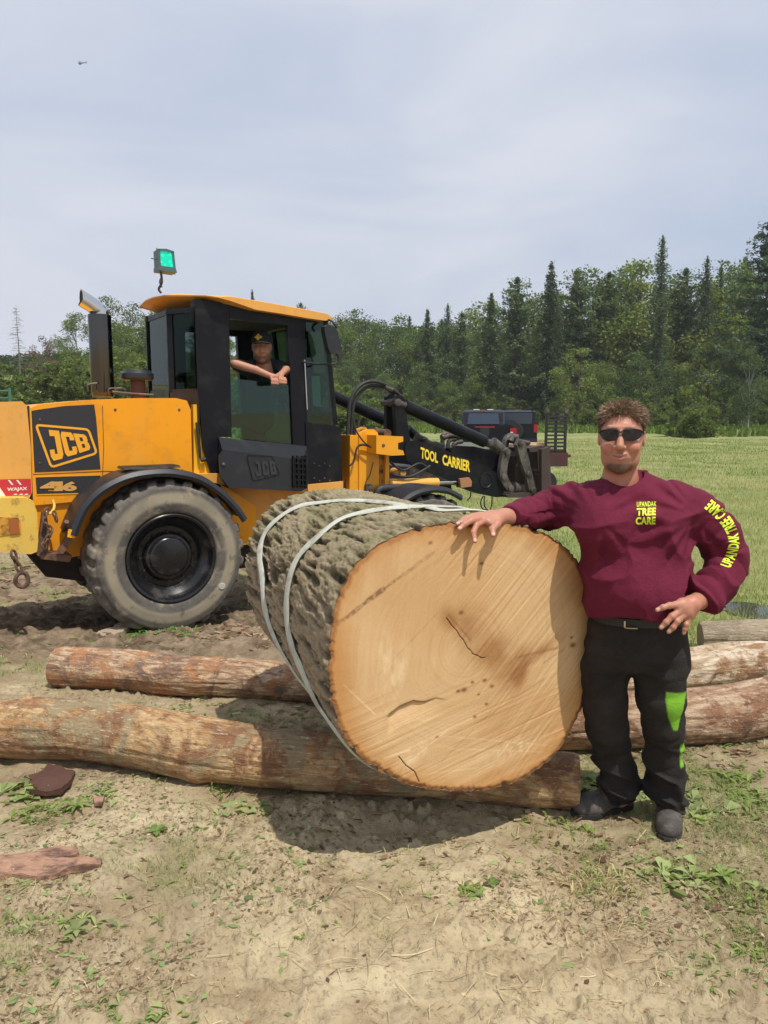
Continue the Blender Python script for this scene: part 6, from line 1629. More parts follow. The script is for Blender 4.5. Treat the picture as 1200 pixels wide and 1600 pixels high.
# tool-carrier head: two banana links, quick hitch frame
hd = empty('quick_hitch', (0, 0, 0)); hd.parent = mach
def banana(pts, ws, v, th=.06):
    bm = bmesh.new(); P = smooth_path([M3(x, y, v) for x, y in pts], 5); n = len(P); L_, R2 = [], []
    for i in range(n):
        T = (P[min(i + 1, n - 1)] - P[max(i - 1, 0)]).normalized(); Nn = Vector((-T.z, 0, T.x)); w = np.interp(i / (n - 1), np.linspace(0, 1, len(ws)), ws)
        L_.append((P[i] + Nn * w)); R2.append(P[i] - Nn * w)
    c0 = P[0] - (P[1] - P[0]).normalized() * ws[0] * .9; c1 = P[-1] + (P[-1] - P[-2]).normalized() * ws[-1] * .9
    out = [c0] + L_ + [c1] + R2[::-1]
    prism(bm, [(q.x, q.z) for q in out], v - th / 2, v + th / 2)
    for (x, y) in (pts[0], pts[len(pts) // 2], pts[-1]):
        p = M3(x, y, v); lathe(bm, [(.045, .0), (.045, -.05), (.03, -.056)], axis='y', seg=14, c=tuple(p))
    return part('link', bm, WORN, .010, 2, parent=hd)
banana([(790, 706), (786, 725), (785, 745), (795, 763)], [.065, .055, .06, .05], TV + .02)
banana([(811, 692), (817, 715), (824, 740), (830, 765)], [.07, .07, .055, .055], TV - .02)
bm = bmesh.new(); tube(bm, smooth_path([M3(788, 700, TV + .2), M3(792, 686, TV + .2), M3(800, 682, TV + .2), M3(806, 690, TV + .1)], 4), .05, 12); part('pin_boss', bm, DGR, smooth=True, parent=hd)
bm = bmesh.new(); tube(bm, smooth_path([M3(797, 690, TV + .1), M3(801, 684, TV + .1), M3(810, 684, TV + .05)], 4), .045, 12); part('pin_boss', bm, DGR, smooth=True, parent=hd)
bm = bmesh.new(); tube(bm, [M3(800, 762, TV + .1), M3(808, 764, TV + .1)], .085, 14); part('pin', bm, DGR, smooth=True, parent=hd); bm = bmesh.new(); tube(bm, [M3(812, 690, TV - .05), M3(826, 692, TV + .2)], .03, 10); part('pin', bm, DGR, smooth=True, parent=hd)
bm = bmesh.new()
prism(bm, PX([(843, 702), (855, 698), (859, 770), (843, 776)], TV - .1), TV - .14, TV - .08)
prism(bm, PX([(820, 700), (838, 696), (853, 697), (853, 704), (822, 706)], TV), TV - .08, TV + .5)
prism(bm, PX([(836, 702), (846, 702), (850, 776), (838, 776)], TV + .3), TV + .25, W2 - TV)
prism(bm, PX([(786, 772), (834, 768), (842, 772), (842, 777), (790, 777)], TV), TV - .05, TV + .5)
prism(bm, PX([(833, 735), (846, 734), (846, 740), (833, 741)], TV), TV - .05, W2 - TV)
prism(bm, PX([(796, 712), (812, 712), (815, 770), (800, 770)], TV + .2), TV + .12, TV + .3)
part('hitch_frame', bm, MAT('hitch_brown', (.055, .035, .03), .7, var=.3, bump=.3), .006, parent=hd)
bm = bmesh.new()
for pts in ([(755, 775), (751, 785), (754, 795), (760, 796)], [(757, 775), (757, 790), (764, 798), (768, 790), (769, 776)], [(735, 769), (735, 776), (730, 782)]):
    tube(bm, smooth_path([M3(x, y, TV + .1) for x, y in pts], 6), .008, 6)
part('hanging_hose', bm, RUB, smooth=True, parent=hd)
# front fender
ff = fender(pth([(600, 830), (608, 812), (622, 790), (645, 772), (672, 764), (700, 766), (722, 777)], 0.0, 5), -.01, .46)

# panel seams, catches and bolts on the hood and cowl
for pts in ([(160, 634), (162, 700), (160, 745)], [(52, 741), (100, 739), (165, 736), (240, 738)]):
    bm = bmesh.new(); tube(bm, [M3(x, y, HV - .001) for x, y in pts], .0035, 6); part('panel_seam', bm, RUST, smooth=True)
for (x, y) in ((62, 656), (62, 724), (280, 640), (284, 735), (180, 640)):
    bm = bmesh.new(); lathe(bm, [(.012, 0), (.012, -.005), (.005, -.008)], axis='y', seg=10, c=tuple(M3(x, y, HV))); part('panel_bolt', bm, DGR)

# ------------------------------------------------------------------ people
def head_sdf(x, y, z):
    d = ell(x, y, z, (0, .030, .028), (.077, .098, .077))
    d = smin(d, ell(x, y, z, (0, -.010, -.034), (.0755, .081, .088)), .03)
    d = smin(d, ell(x, y, z, (0, -.022, -.094), (.060, .060, .050)), .03)
    d = smin(d, ell(x, y, z, (0, -.066, -.122), (.028, .022, .024)), .025)
    ax = np.abs(x)
    d = smin(d, ell(ax, y, z, (.044, -.066, -.045), (.024, .022, .020)), .022)
    d = smin(d, ell(ax, y, z, (.042, -.008, -.094), (.016, .032, .026)), .03)
    d = smin(d, cone(x, y, z, (-.04, -.080, .026), (.04, -.080, .026), .012, .012), .016)
    d = smax(d, -ell(ax, y, z, (.031, -.098, .002), (.020, .018, .015)), .012)
    d = smin(d, ell(ax, y, z, (.031, -.076, .000), (.015, .014, .013)), .003)       # eyeballs behind the lids
    d = smin(d, cone(x, y, z, (0, -.088, .012), (0, -.112, -.040), .009, .0145), .010)
    d = smin(d, ell(ax, y, z, (.015, -.101, -.045), (.0095, .013, .009)), .006)
    d = smax(d, -ell(ax, y, z, (.007, -.108, -.056), (.004, .006, .004)), .003)
    # mouth area, lips, slit
    d = smin(d, ell(x, y, z, (0, -.078, -.078), (.034, .018, .022)), .018)
    d = smin(d, cone(ax, y, z, (0, -.099, -.073), (.027, -.090, -.069), .0048, .0028), .005)
    d = smin(d, cone(ax, y, z, (0, -.098, -.087), (.023, -.090, -.079), .0068, .003), .005)
    d = smax(d, -cone(ax, y, z, (0, -.1045, -.0800), (.030, -.093, -.0710), .0030, .0020), .002)
    d = smax(d, -cone(ax, y, z, (.022, -.100, -.048), (.038, -.086, -.074), .0040, .0030), .008)
    # ears
    e = ell(ax, y, z, (.080, .018, -.012), (.009, .020, .032)); e = smax(e, -ell(ax, y, z, (.088, .012, -.010), (.006, .011, .020)), .004)
    d = smin(d, e, .006)
    return d
def neck_sdf(x, y, z): return cone(x, y, z, (.006, .030, -.08), (.022, .052, -.24), .054, .080)
def skin_mat(name, base, red):
    t = NT(name); co = t.coords('Object')
    c = t.mix(t.noise(co, 30, 5, .6), base, tuple(v * .86 for v in base))
    c = t.mix(t.ramp(t.noise(co, 9, 4, .6), [(.4, 0), (.7, .5)]), c, red)
    c = t.mix(t.attr('tintf'), c, t.attr('tint', 'Color'))
    t.base(c); t.rough(.48); t.p.inputs['Specular IOR Level'].default_value = .4
    t.p.inputs['Subsurface Weight'].default_value = .12; t.p.inputs['Subsurface Radius'].default_value = (.012, .004, .002); t.p.inputs['Subsurface Scale'].default_value = .5
    t.bump(t.noise(co, 260, 4, .6), .15, .002); return t.m
SKIN = skin_mat('skin', (0.47, 0.225, 0.148), (0.46, 0.155, 0.10)); SKIN2 = skin_mat('tanned_skin', (0.46, 0.225, 0.145), (0.44, 0.17, 0.10))
def cloth_mat(name, a, b, bs=500, rough=.85, patch=None):
    t = NT(name); co = t.coords('Object')
    c = t.mix(t.ramp(t.noise(co, 7, 6, .65), [(.35, 0), (.7, 1)]), a, b)
    c = t.mix(t.ramp(t.noise(co, 160, 3, .6), [(.4, 0), (.7, .35)]), c, tuple(v * .6 for v in a))
    if patch: c = t.mix(t.attr('patch'), c, patch)
    t.base(c); t.rough(rough); t.p.inputs['Specular IOR Level'].default_value = .25; t.p.inputs['Sheen Weight'].default_value = .0
    w_ = t.noise(t.coords('Object', (1, 1, 1.8)), 34, 7, .72, 1.6)
    t.bump(t.mix(.35, w_, t.noise(co, bs, 3, .6)), .75, .009); return t.m
def join_nets(parts, name, mat, parent, origin):
    V, F, o = [], [], 0
    for v, f in parts: V.append(v); F.append(f + o); o += len(v)
    V = np.concatenate(V) - np.array(origin); F = np.concatenate(F)
    ob = np_mesh(name, V, F, mat, parent); return ob
def relax(V, F, it=2, lam=.5):
    n = len(V)
    for _ in range(it):
        S = np.zeros_like(V); C = np.zeros(n)
        for a, b in ((0, 1), (1, 2), (2, 3), (3, 0)):
            np.add.at(S, F[:, a], V[F[:, b]]); np.add.at(C, F[:, a], 1); np.add.at(S, F[:, b], V[F[:, a]]); np.add.at(C, F[:, b], 1)
        V = V * (1 - lam) + lam * S / C[:, None]
    return V
def dens(rows, k=6):
    R = np.array(sorted(rows), float); out = []
    for i in range(len(R) - 1):
        p0, p1, p2, p3 = R[max(i - 1, 0)], R[i], R[i + 1], R[min(i + 2, len(R) - 1)]
        for j in range(k):
            t = j / k; out.append(.5 * (2 * p1 + (p2 - p0) * t + (2 * p0 - 5 * p1 + 4 * p2 - p3) * t * t + (3 * p1 - p0 - 3 * p2 + p3) * t ** 3))
    out.append(R[-1]); out = np.array(out); out = out[np.argsort(out[:, 0])]; return out
def bounds(P, pad):
    P = np.array([tuple(p) for p in P]); return P.min(0) - pad, P.max(0) + pad

# ===== the man in the maroon shirt
_at0 = at
def at(px, py, Y): return _at0(px, py, Y + .09)
fl = at_ground(965, 1272); frt = at_ground(1046, 1300)
man_o = Vector(((fl.x + frt.x) / 2, (fl.y + frt.y) / 2, 0.0)); man_o.z = gz(man_o.x, man_o.y)
man = empty('person', tuple(man_o), label='bearded man in maroon long-sleeved shirt and black sunglasses leaning a hand on the huge log', cat='person')
TY = 2.88
HC = at(971, 679, 2.84)
HA = -.33                                                  # he looks at the camera
RH = Matrix.Rotation(HA, 3, 'Z')
def rowpx(py, xl, xr, Y, ay):
    a, b = at(xl, py, Y), at(xr, py, Y); return (a.z, (a.x + b.x) / 2, Y + .09, (b.x - a.x) / 2, ay)
torso_rows = dens([rowpx(976, 930, 1068, TY + .02, .140), rowpx(960, 922, 1074, TY, .160), rowpx(935, 917, 1077, TY - .01, .172), rowpx(905, 914, 1076, TY - .01, .172), rowpx(875, 911, 1073, TY, .160),
                   rowpx(845, 908, 1072, TY, .150), rowpx(815, 902, 1074, TY, .142), rowpx(790, 902, 1074, TY, .132), rowpx(770, 914, 1064, TY + .01, .115), rowpx(757, 930, 1046, TY + .015, .10), rowpx(744, 944, 1022, TY + .025, .083), rowpx(736, 950, 1010, TY + .03, .07)]); torso_rows[:, 3] -= .006
LA = [at(922, 785, TY + .01), at(895, 786, 2.95), at(852, 797, 3.02), at(820, 803, 2.92), _at0(795, 808, 2.93)]; LR = [.082, .073, .060, .051, .044]
RA = [at(1052, 786, TY + .01), at(1085, 804, TY + .02), at(1120, 835, TY + .03), at(1138, 873, 2.90), at(1120, 908, 2.84), at(1092, 938, 2.77)]; RR_ = [.088, .084, .076, .064, .055, .048]
def fold(X, Y, Z, pts, amp, freq):
    """rings of cloth folds along a sleeve"""
    p = np.array([tuple(q) for q in pts]); best = None; L = 0; S = np.zeros_like(X); D = np.full_like(X, 9.0)
    for i in range(len(p) - 1):
        d = p[i + 1] - p[i]; l = np.linalg.norm(d); t = np.clip(((X - p[i][0]) * d[0] + (Y - p[i][1]) * d[1] + (Z - p[i][2]) * d[2]) / l ** 2, 0, 1)
        q = np.sqrt((X - p[i][0] - t * d[0]) ** 2 + (Y - p[i][1] - t * d[1]) ** 2 + (Z - p[i][2] - t * d[2]) ** 2); m = q < D; D = np.where(m, q, D); S = np.where(m, L + t * l, S); L += l
    w = S * freq + 2.6 * fbm(X * 7, Y * 7, Z * 7, oct=2, seed=3)
    k = np.interp(S / L, [0, .25, .5, .62, .8, .95, 1], [.1, .5, 1.0, .8, .9, 1.0, .3])
    return amp * (np.abs(np.sin(w)) ** .7 - .5) * k * (.1 + 1.6 * vn(X * 10, Y * 10, Z * 10, seed=9)), D
def shirt_f(X, Y, Z, g=0.0):
    d = loft(X, Y, Z, torso_rows, 2.25)
    d = smin(d, ell(X, Y, Z, tuple(at(940, 820, TY - .075)), (.085, .07, .085)), .06); d = smin(d, ell(X, Y, Z, tuple(at(1030, 820, TY - .075)), (.085, .07, .085)), .06)
    d = smin(d, ell(X, Y, Z, tuple(at(996, 915, TY - .06)), (.14, .135, .13)), .06)
    l = chain(X, Y, Z, LA, LR, .02); r = chain(X, Y, Z, RA, RR_, .02)
    fl_, Dl = fold(X, Y, Z, LA, .014, 60); fr2, Dr = fold(X, Y, Z, RA, .015, 48)
    l = l - fl_; r = r - fr2
    d = smin(smin(d, l, .045), r, .045)
    # body folds: drag lines from the right armpit and chest, slack at the waist
    ax0 = at(1070, 800, TY); dx, dz = X - ax0.x, Z - ax0.z
    an = np.arctan2(dz, -dx); rr2 = np.hypot(dx, dz)
    f1 = np.sin(an * 15 + 2.2 * fbm(X * 5, Y * 5, Z * 5, oct=2, seed=12)) * .0075 * sst(.03, .12, rr2) * np.exp(-((rr2 - .15) / .09) ** 2) * sst(.35, .6, vn(an * 2.2, rr2 * 9, seed=41))
    bx = at(915, 800, TY); an2 = np.arctan2(Z - bx.z, X - bx.x); r2 = np.hypot(Z - bx.z, X - bx.x)
    f2 = np.sin(an2 * 13 + 2.5 * fbm(X * 5, Y * 5, Z * 5, oct=2, seed=13)) * .0070 * sst(.03, .12, r2) * np.exp(-((r2 - .15) / .09) ** 2) * sst(.35, .6, vn(an2 * 2.2, r2 * 9, seed=42))
    f3 = (1 - np.abs(2 * vn(X * 9 + 3 * Z, Y * 4, Z * 5, seed=14) - 1)) ** 2 * .022 * sst(at(0, 860, TY).z, at(0, 955, TY).z, Z)
    f4 = (fbm(X * 16, Y * 16, Z * 11, oct=3, seed=15) - .5) * .010 + (1 - np.abs(2 * vn(X * 15 + 6 * Z, Y * 8, Z * 17 - 7 * X, seed=18) - 1)) ** 3 * .0035 + (1 - np.abs(2 * vn(X * 6 + 2.5 * Z, Y * 3, Z * 9 - 3 * X, seed=16) - 1)) ** 3 * .016
    d = d - f1 - f2 - f3 - f4
    # open ends: neck and cuffs
    return d
allp = [at(890, 740, TY - .2), at(1175, 985, TY + .25), at(790, 800, 3.12), at(1060, 730, TY)]
lo, hi = bounds(allp, .03); lo[0] = LA[-1].x - .05; hi[1] = 3.25; lo[1] = TY - .20
hem = at(996, 967, TY - .15).z
cl_n = (LA[-1] - LA[-2]).normalized(); cr_n = (RA[-1] - RA[-2]).normalized()
def shirt_cut(X, Y, Z):
    d = shirt_f(X, Y, Z)
    hemz = hem + .010 * np.sin(X * 22) + .012 * (X - .96)
    d = smax(d, hemz - Z, .006)
    for c, n in ((LA[-1], cl_n), (RA[-1], cr_n)):
        q = (X - c.x) * n.x + (Y - c.y) * n.y + (Z - c.z) * n.z; rr2 = np.sqrt((X - c.x) ** 2 + (Y - c.y) ** 2 + (Z - c.z) ** 2)
        d = np.where(rr2 < .12, smax(d, q, .004), d)
    # neckline scoop
    nc = Vector((HC.x + .020, HC.y + .035, 0)); zc = at(972, 764, TY - .08).z + .11 * (Y - (TY + .01)) / .16 * .9
    nk = np.hypot(X - nc.x, (Y - nc.y)) - .080
    rim_ = np.maximum(nk, zc - Z); d = d - .0035 * sst(.022, .018, np.abs(rim_)) * (Z > HC.z - .32)
    d = smax(d, -np.maximum(nk, zc - Z), .004)
    return d
SH = cloth_mat('maroon_jersey', (0.125, 0.010, 0.032), (0.165, 0.015, 0.042), 450)
v, f = nets(shirt_cut, lo, hi, .0048); v = relax(v, f, 1, .3)
shirt = join_nets([(v, f)], 'shirt', SH, man, man_o)
bmT = bmesh.new(); bmT.from_mesh(shirt.data); shirt_bvh = BVHTree.FromBMesh(bmT); bmT.free()
# collar rib and cuffs as rings
def ring_on(name, cen, n, R, rr2, mat, parent, ry=None, off=None):
    bm = bmesh.new(); n = Vector(n).normalized(); u = n.orthogonal().normalized() if abs(n.z) < .9 else Vector((1, 0, 0)); u = (u - n * u.dot(n)).normalized(); w = n.cross(u)
    P = [Vector(cen) + u * math.cos(a) * R + w * math.sin(a) * (ry or R) for a in [6.2832 * k / 40 for k in range(41)]]; tube(bm, P, rr2, 8, cap=False); return bm_obj(name, bm, mat, parent, True)
# lettering: laid on the cloth
M_LIME = MAT('lime_print', (0.62, 0.80, 0.04), .7, var=.05)
def on_cloth(px, py, lift=.0022):
    d = ray(px, py).normalized(); h = shirt_bvh.ray_cast(Vector((0, 0, CAM_H)) - man_o, d)
    p = h[0] if h[0] else shirt_bvh.find_nearest(at(px, py, TY - .02) - man_o)[0]
    return p - d * lift
def chest(c00, c10, c11, c01):
    def fn(s, q):
        x = c00[0] * (1 - s) * (1 - q) + c10[0] * s * (1 - q) + c11[0] * s * q + c01[0] * (1 - s) * q
        y = c00[1] * (1 - s) * (1 - q) + c10[1] * s * (1 - q) + c11[1] * s * q + c01[1] * (1 - s) * q
        return on_cloth(x, y)
    return fn
place_text('lettering', 'UPANDAK', chest((995, 792), (1025.5, 791), (1026, 783), (995, 784)), M_LIME, shirt, .018, 3, spacing=1.1)
place_text('lettering', 'TREE', chest((994.5, 806), (1024.5, 805), (1025, 793), (995, 794)), M_LIME, shirt, .045, 3, spacing=1.06)
place_text('lettering', 'CARE', chest((993, 820), (1024, 819.5), (1024.5, 807), (993.5, 808)), M_LIME, shirt, .045, 3, spacing=1.06)
BL = [(1141, 888), (1151, 870), (1156, 850), (1153, 829), (1144, 811), (1130, 794), (1112, 780)]; CL = [(1125, 882), (1134, 866), (1139, 849), (1136, 835), (1128, 821), (1115, 807), (1100, 794)]
def sleeve(s, q):
    k = np.linspace(0, 1, len(BL)); B = [np.interp(s, k, [p[i] for p in BL]) for i in (0, 1)]; C = [np.interp(s, k, [p[i] for p in CL]) for i in (0, 1)]
    return on_cloth(B[0] + (C[0] - B[0]) * q, B[1] + (C[1] - B[1]) * q)
place_text('lettering', 'UPANDAK TREE CARE', sleeve, M_LIME, shirt, .04, 3, spacing=1.08)

# trousers
TRL = [(954, 985, TY + .03, .090), (946, 1050, 2.93, .094), (945, 1095, 2.95, .090), (949, 1135, 2.98, .084), (957, 1180, 3.01, .070), (965, 1218, 3.04, .066), (969, 1246, 3.06, .066)]
TRR = [(1026, 985, TY + .03, .098), (1031, 1040, 2.90, .106), (1032, 1090, 2.90, .094), (1036, 1135, 2.92, .080), (1038, 1182, 2.95, .073), (1040, 1225, 2.98, .068), (1044, 1262, 3.0, .064)]
PL = [at(a, b, c) for a, b, c, _ in TRL]; PR = [at(a, b, c) for a, b, c, _ in TRR]
hip_rows = dens([rowpx(1040, 925, 1070, TY + .02, .10), rowpx(1020, 924, 1072, TY + .02, .125), rowpx(995, 926, 1070, TY + .02, .132), rowpx(975, 928, 1070, TY + .02, .134), rowpx(960, 930, 1066, TY + .02, .130)])
def trous(X, Y, Z):
    l = chain(X, Y, Z, PL, [r for *_, r in TRL], .02); r = chain(X, Y, Z, PR, [r for *_, r in TRR], .02)
    fl_, _ = fold(X, Y, Z, PL, .010, 42); fr2, _ = fold(X, Y, Z, PR, .010, 42)
    kn = sst(PL[2].z, PL[5].z, Z)
    st = (1 - np.abs(2 * vn(X * 7, Y * 6, Z * 22 + X * 9, seed=22) - 1)) ** 2 * .042 * sst(PL[3].z + .03, PL[5].z, Z)
    d = smin(l - fl_ * .6, r - fr2 * .6, .012)
    h = loft(X, Y, Z, hip_rows, 2.3)
    d = smin(d, h, .035) - (st - .016 * sst(PL[3].z + .03, PL[5].z, Z)) - (fbm(X * 14, Y * 14, Z * 9, oct=3, seed=23) - .5) * .010
    # thigh creases fanning from the crotch
    cc = at(985, 1035, TY - .1); an = np.arctan2(Z - cc.z, X - cc.x); rr2 = np.hypot(Z - cc.z, X - cc.x)
    d = d - np.sin(an * 11 + 2 * fbm(X * 6, Y * 6, Z * 6, oct=2, seed=24)) * .004 * np.exp(-((rr2 - .12) / .09) ** 2)
    d = smax(d, -(Z - (man_o.z + .055 + .015 * vn(X * 20, Y * 20, seed=3))), .004)
    return d
lo, hi = bounds([at(900, 960, TY - .2), at(1085, 960, TY + .2), PL[-1], PR[-1]], .09); lo[2] = man_o.z + .03; hi[2] = at(0, 963, TY).z
def trous_c(X, Y, Z): return smax(trous(X, Y, Z), Z - at(0, 966, TY).z, .003)
TR = cloth_mat('charcoal_work_cloth', (0.018, 0.0155, 0.015), (0.040, 0.034, 0.031), 300, .85, patch=(0.20, 0.46, 0.035))
v, f = nets(trous_c, lo, hi, .0062); v = relax(v, f, 1, .4)
tro = join_nets([(v, f)], 'trousers', TR, man, man_o)
# lime knee panels by place on the leg
def leg_mask(v):
    a = np.zeros(len(v)); leg = v[:, 0] > (PR[2].x + PL[2].x) / 2
    zt, zb = at(0, 1078, 2.83).z, at(0, 1138, 2.85).z; cx = np.interp(v[:, 2], [PR[4].z, PR[3].z, PR[2].z], [PR[4].x, PR[3].x, PR[2].x])
    t_ = (zt - v[:, 2]) / (zt - zb); xl = cx - .016 + np.interp(t_, [0, .6, 1], [0.0, .008, .028]); cy = 2.95
    a = np.maximum(a, leg * sst(-.03, .02, t_ - .05 * (v[:, 0] - cx) / .05) * sst(1.03, .97, t_ + 0.9 * np.clip((v[:, 0] - cx - .03) / .05, 0, 1)) * sst(xl - .004, xl + .003, v[:, 0]) * (v[:, 1] < cy + .09))
    zt, zb = at(0, 1158, 2.9).z, at(0, 1200, 2.9).z; cx = np.interp(v[:, 2], [PR[6].z, PR[4].z, PR[3].z], [PR[6].x, PR[4].x, PR[3].x])
    a = np.maximum(a, leg * sst(zb - .005, zb + .005, v[:, 2]) * sst(zt + .005, zt - .005, v[:, 2]) * sst(cx + .040, cx + .048, v[:, 0]))
    return a
set_attr(tro, 'patch', leg_mask(v))
# belt and buckle
bz = at(0, 975, TY - .12).z
bm = bmesh.new(); n = 60; rings = []
R0 = np.array(hip_rows)
for k in range(n):
    a = 6.2832 * k / n; ca, sa = math.cos(a), math.sin(a); cx, cy, ax, ay = [np.interp(bz, R0[:, 0], R0[:, i]) for i in (1, 2, 3, 4)]
    q = (abs(ca) ** 2.3 + abs(sa) ** 2.3) ** (-1 / 2.3)
    rings.append([bm.verts.new(Vector((cx + (ax + dd) * ca * q, cy + (ay + dd) * sa * q, bz + zz)) - man_o) for dd, zz in ((.004, -.017), (.014, -.016), (.014, .016), (.004, .017))])
for k in range(n):
    A, B = rings[k], rings[(k + 1) % n]
    for j in range(4): bm.faces.new((A[j], B[j], B[(j + 1) % 4], A[(j + 1) % 4]))
belt = bm_obj('belt', bm, MAT('belt_leather', (.012, .011, .012), .5), man, True)
yb = cy - ay - .018; bm = bmesh.new(); bx0, bx1 = at(965, 975, yb).x, at(984, 975, yb).x
tube(bm, [Vector((bx0, yb + .004, bz + .012)) - man_o, Vector((bx0, yb, bz - .010)) - man_o, Vector((bx0 + .006, yb, bz - .013)) - man_o, Vector((bx1, yb, bz - .015)) - man_o], .0035, 8)
bm_obj('buckle', bm, MAT('buckle_metal', (.65, .60, .50), .3, 1.0), belt, True)

# boots
BOOT = MAT('dusty_boot_leather', (0.062, 0.054, 0.050), .8, var=.3, vs=12, col2=(.15, .125, .105), s2=14, lo=.5, hi=.72, bump=.5, bs=90); SOLE = MAT('boot_sole', (.018, .016, .015), .85)
def boot(ankle, heel, toe, sole_lift=0.0):
    h, t_ = Vector(heel), Vector(toe); d = (t_ - h); L = d.length; u = d.normalized(); g = man_o.z + .0
    def P(s, zz, w=0.0): q = h + u * L * s; return (q.x + -u.y * w, q.y + u.x * w, g + zz)
    def fboot(X, Y, Z):
        d_ = chain(X, Y, Z, [P(.16, .048), P(.45, .055), P(.70, .046), P(.86, .042)], [.040, .044, .044, .040], .02)
        d_ = smin(d_, chain(X, Y, Z, [P(.60, .036, .015), P(.80, .036, .012)], [.038, .036], .01), .02); d_ = smin(d_, chain(X, Y, Z, [P(.60, .036, -.015), P(.80, .036, -.012)], [.038, .036], .01), .02)
        a = Vector(ankle); d_ = smin(d_, cone(X, Y, Z, P(.24, .06), tuple(a + Vector((0, 0, .07))), .046, .056), .025)
        s_ = ((X - h.x) * u.x + (Y - h.y) * u.y) / L
        d_ = d_ - (fbm(X * 30, Y * 30, Z * 30, oct=2, seed=31) - .5) * .004 + .0018 * (np.abs(np.sin(s_ * 34)) < .25) * (Z > g + .07) * (s_ > .35)
        return smax(d_, (g + .016) - Z, .003)
    lo, hi = bounds([h, t_, Vector(ankle)], .09); lo[2] = g - .01; hi[2] = g + .20
    v, f = nets(fboot, lo, hi, .0045); b = join_nets([(v, f)], 'boot', BOOT, man, man_o)
    def fsole(X, Y, Z):
        d_ = None
        for s, w, r in ((.10, 0, .040), (.30, 0, .038), (.55, 0, .044), (.78, 0, .050), (.88, 0, .043)):
            pass
        dd = chain(X, Y, 0 * Z, [(*P(.12, 0)[:2], 0), (*P(.40, 0)[:2], 0), (*P(.72, 0)[:2], 0), (*P(.86, 0)[:2], 0)], [.043, .041, .052, .047], .01)
        return smax(smax(dd, Z - (g + .024), .003), (g - .004) - Z, .003)
    hi[2] = g + .05; v, f = nets(fsole, lo, hi, .0045); join_nets([(v, f)], 'sole', SOLE, b, man_o)
g0 = man_o.z
boot(PL[-1], at_ground(984, 1262), at_ground(896, 1278))
boot(PR[-1], at_ground(1043, 1256), at_ground(1045, 1318))

# head, neck, hands and the body inside the clothes
def head_w(X, Y, Z): 
    x, y, z = X - HC.x, Y - HC.y, Z - HC.z; a = HA; xr, yr = x * math.cos(a) + y * math.sin(a), -x * math.sin(a) + y * math.cos(a)
    return smin(head_sdf(xr, yr, z), neck_sdf(x, y, z), .022)
c = np.array(tuple(HC)); vh, fh = nets(head_w, c - (.105, .135, .25), c + (.105, .15, .13), .0026)
def digit(pts, rs, k=.004): return pts, rs, k
def hand_net(wrist, palm, digits, h=.0024):
    """wrist: chain of (pt, r); palm: chains; digits: chains; all world points"""
    P = [p for ch, _ in wrist + palm + digits for p in ch]
    lo, hi = bounds(P, .035)
    def fn(X, Y, Z):
        d = None
        for ch, rs in wrist + palm:
            e = chain(X, Y, Z, ch, rs, .012); d = e if d is None else smin(d, e, .014)
        for ch, rs in digits:
            e = chain(X, Y, Z, ch, rs, .003)
            for j, p in enumerate(ch[1:-1]):        # knuckles
                e = smin(e, np.sqrt((X - p[0]) ** 2 + (Y - p[1]) ** 2 + (Z - p[2]) ** 2) - rs[j + 1] * 1.06, .004)
            d = smin(d, e, .006)
        return d - (fbm(X * 90, Y * 90, Z * 90, oct=2, seed=2) - .5) * .0012
    return nets(fn, lo, hi, h)
def A(*q): return _at0(*q)
# his right hand: palm on the bark, fingers over the sawn edge
w0 = LA[-1]; W1 = A(788, 807, 2.915)
hl_w = [([LA[-2], w0, W1], [.034, .031, .029])]
hl_p = [([W1, A(768, 809, 2.875), A(756, 812, 2.835)], [.026, .022, .016]), ([W1, A(766, 806, 2.89), A(751, 806, 2.86)], [.024, .019, .014]), ([W1, A(776, 813, 2.87), A(765, 817, 2.83)], [.025, .021, .015]), ([A(780, 810, 2.88), A(757, 812, 2.86)], [.024, .017])]
hl_d = [([A(757, 813, 2.835), A(744, 821, 2.80), A(739.5, 832, 2.775), A(742, 845.5, 2.755)], [.0135, .0115, .0105, .0085]),
        ([A(752, 810, 2.835), A(736, 813.5, 2.79), A(726, 819, 2.765), A(718, 826, 2.75)], [.0130, .0115, .0105, .0085]),
        ([A(750, 807, 2.85), A(735, 809, 2.815), A(723, 813, 2.79), A(715, 818.5, 2.775)], [.0125, .011, .0095, .008]),
        ([A(750, 804, 2.87), A(739, 805.5, 2.84), A(730, 808, 2.82), A(723, 811, 2.805)], [.0115, .0095, .0085, .0072]),
        ([A(779, 812, 2.875), A(776, 820, 2.82), A(769, 827, 2.79), A(770.5, 836, 2.768)], [.019, .0145, .0125, .0095])]
vl, fl2 = hand_net(hl_w, hl_p, hl_d)
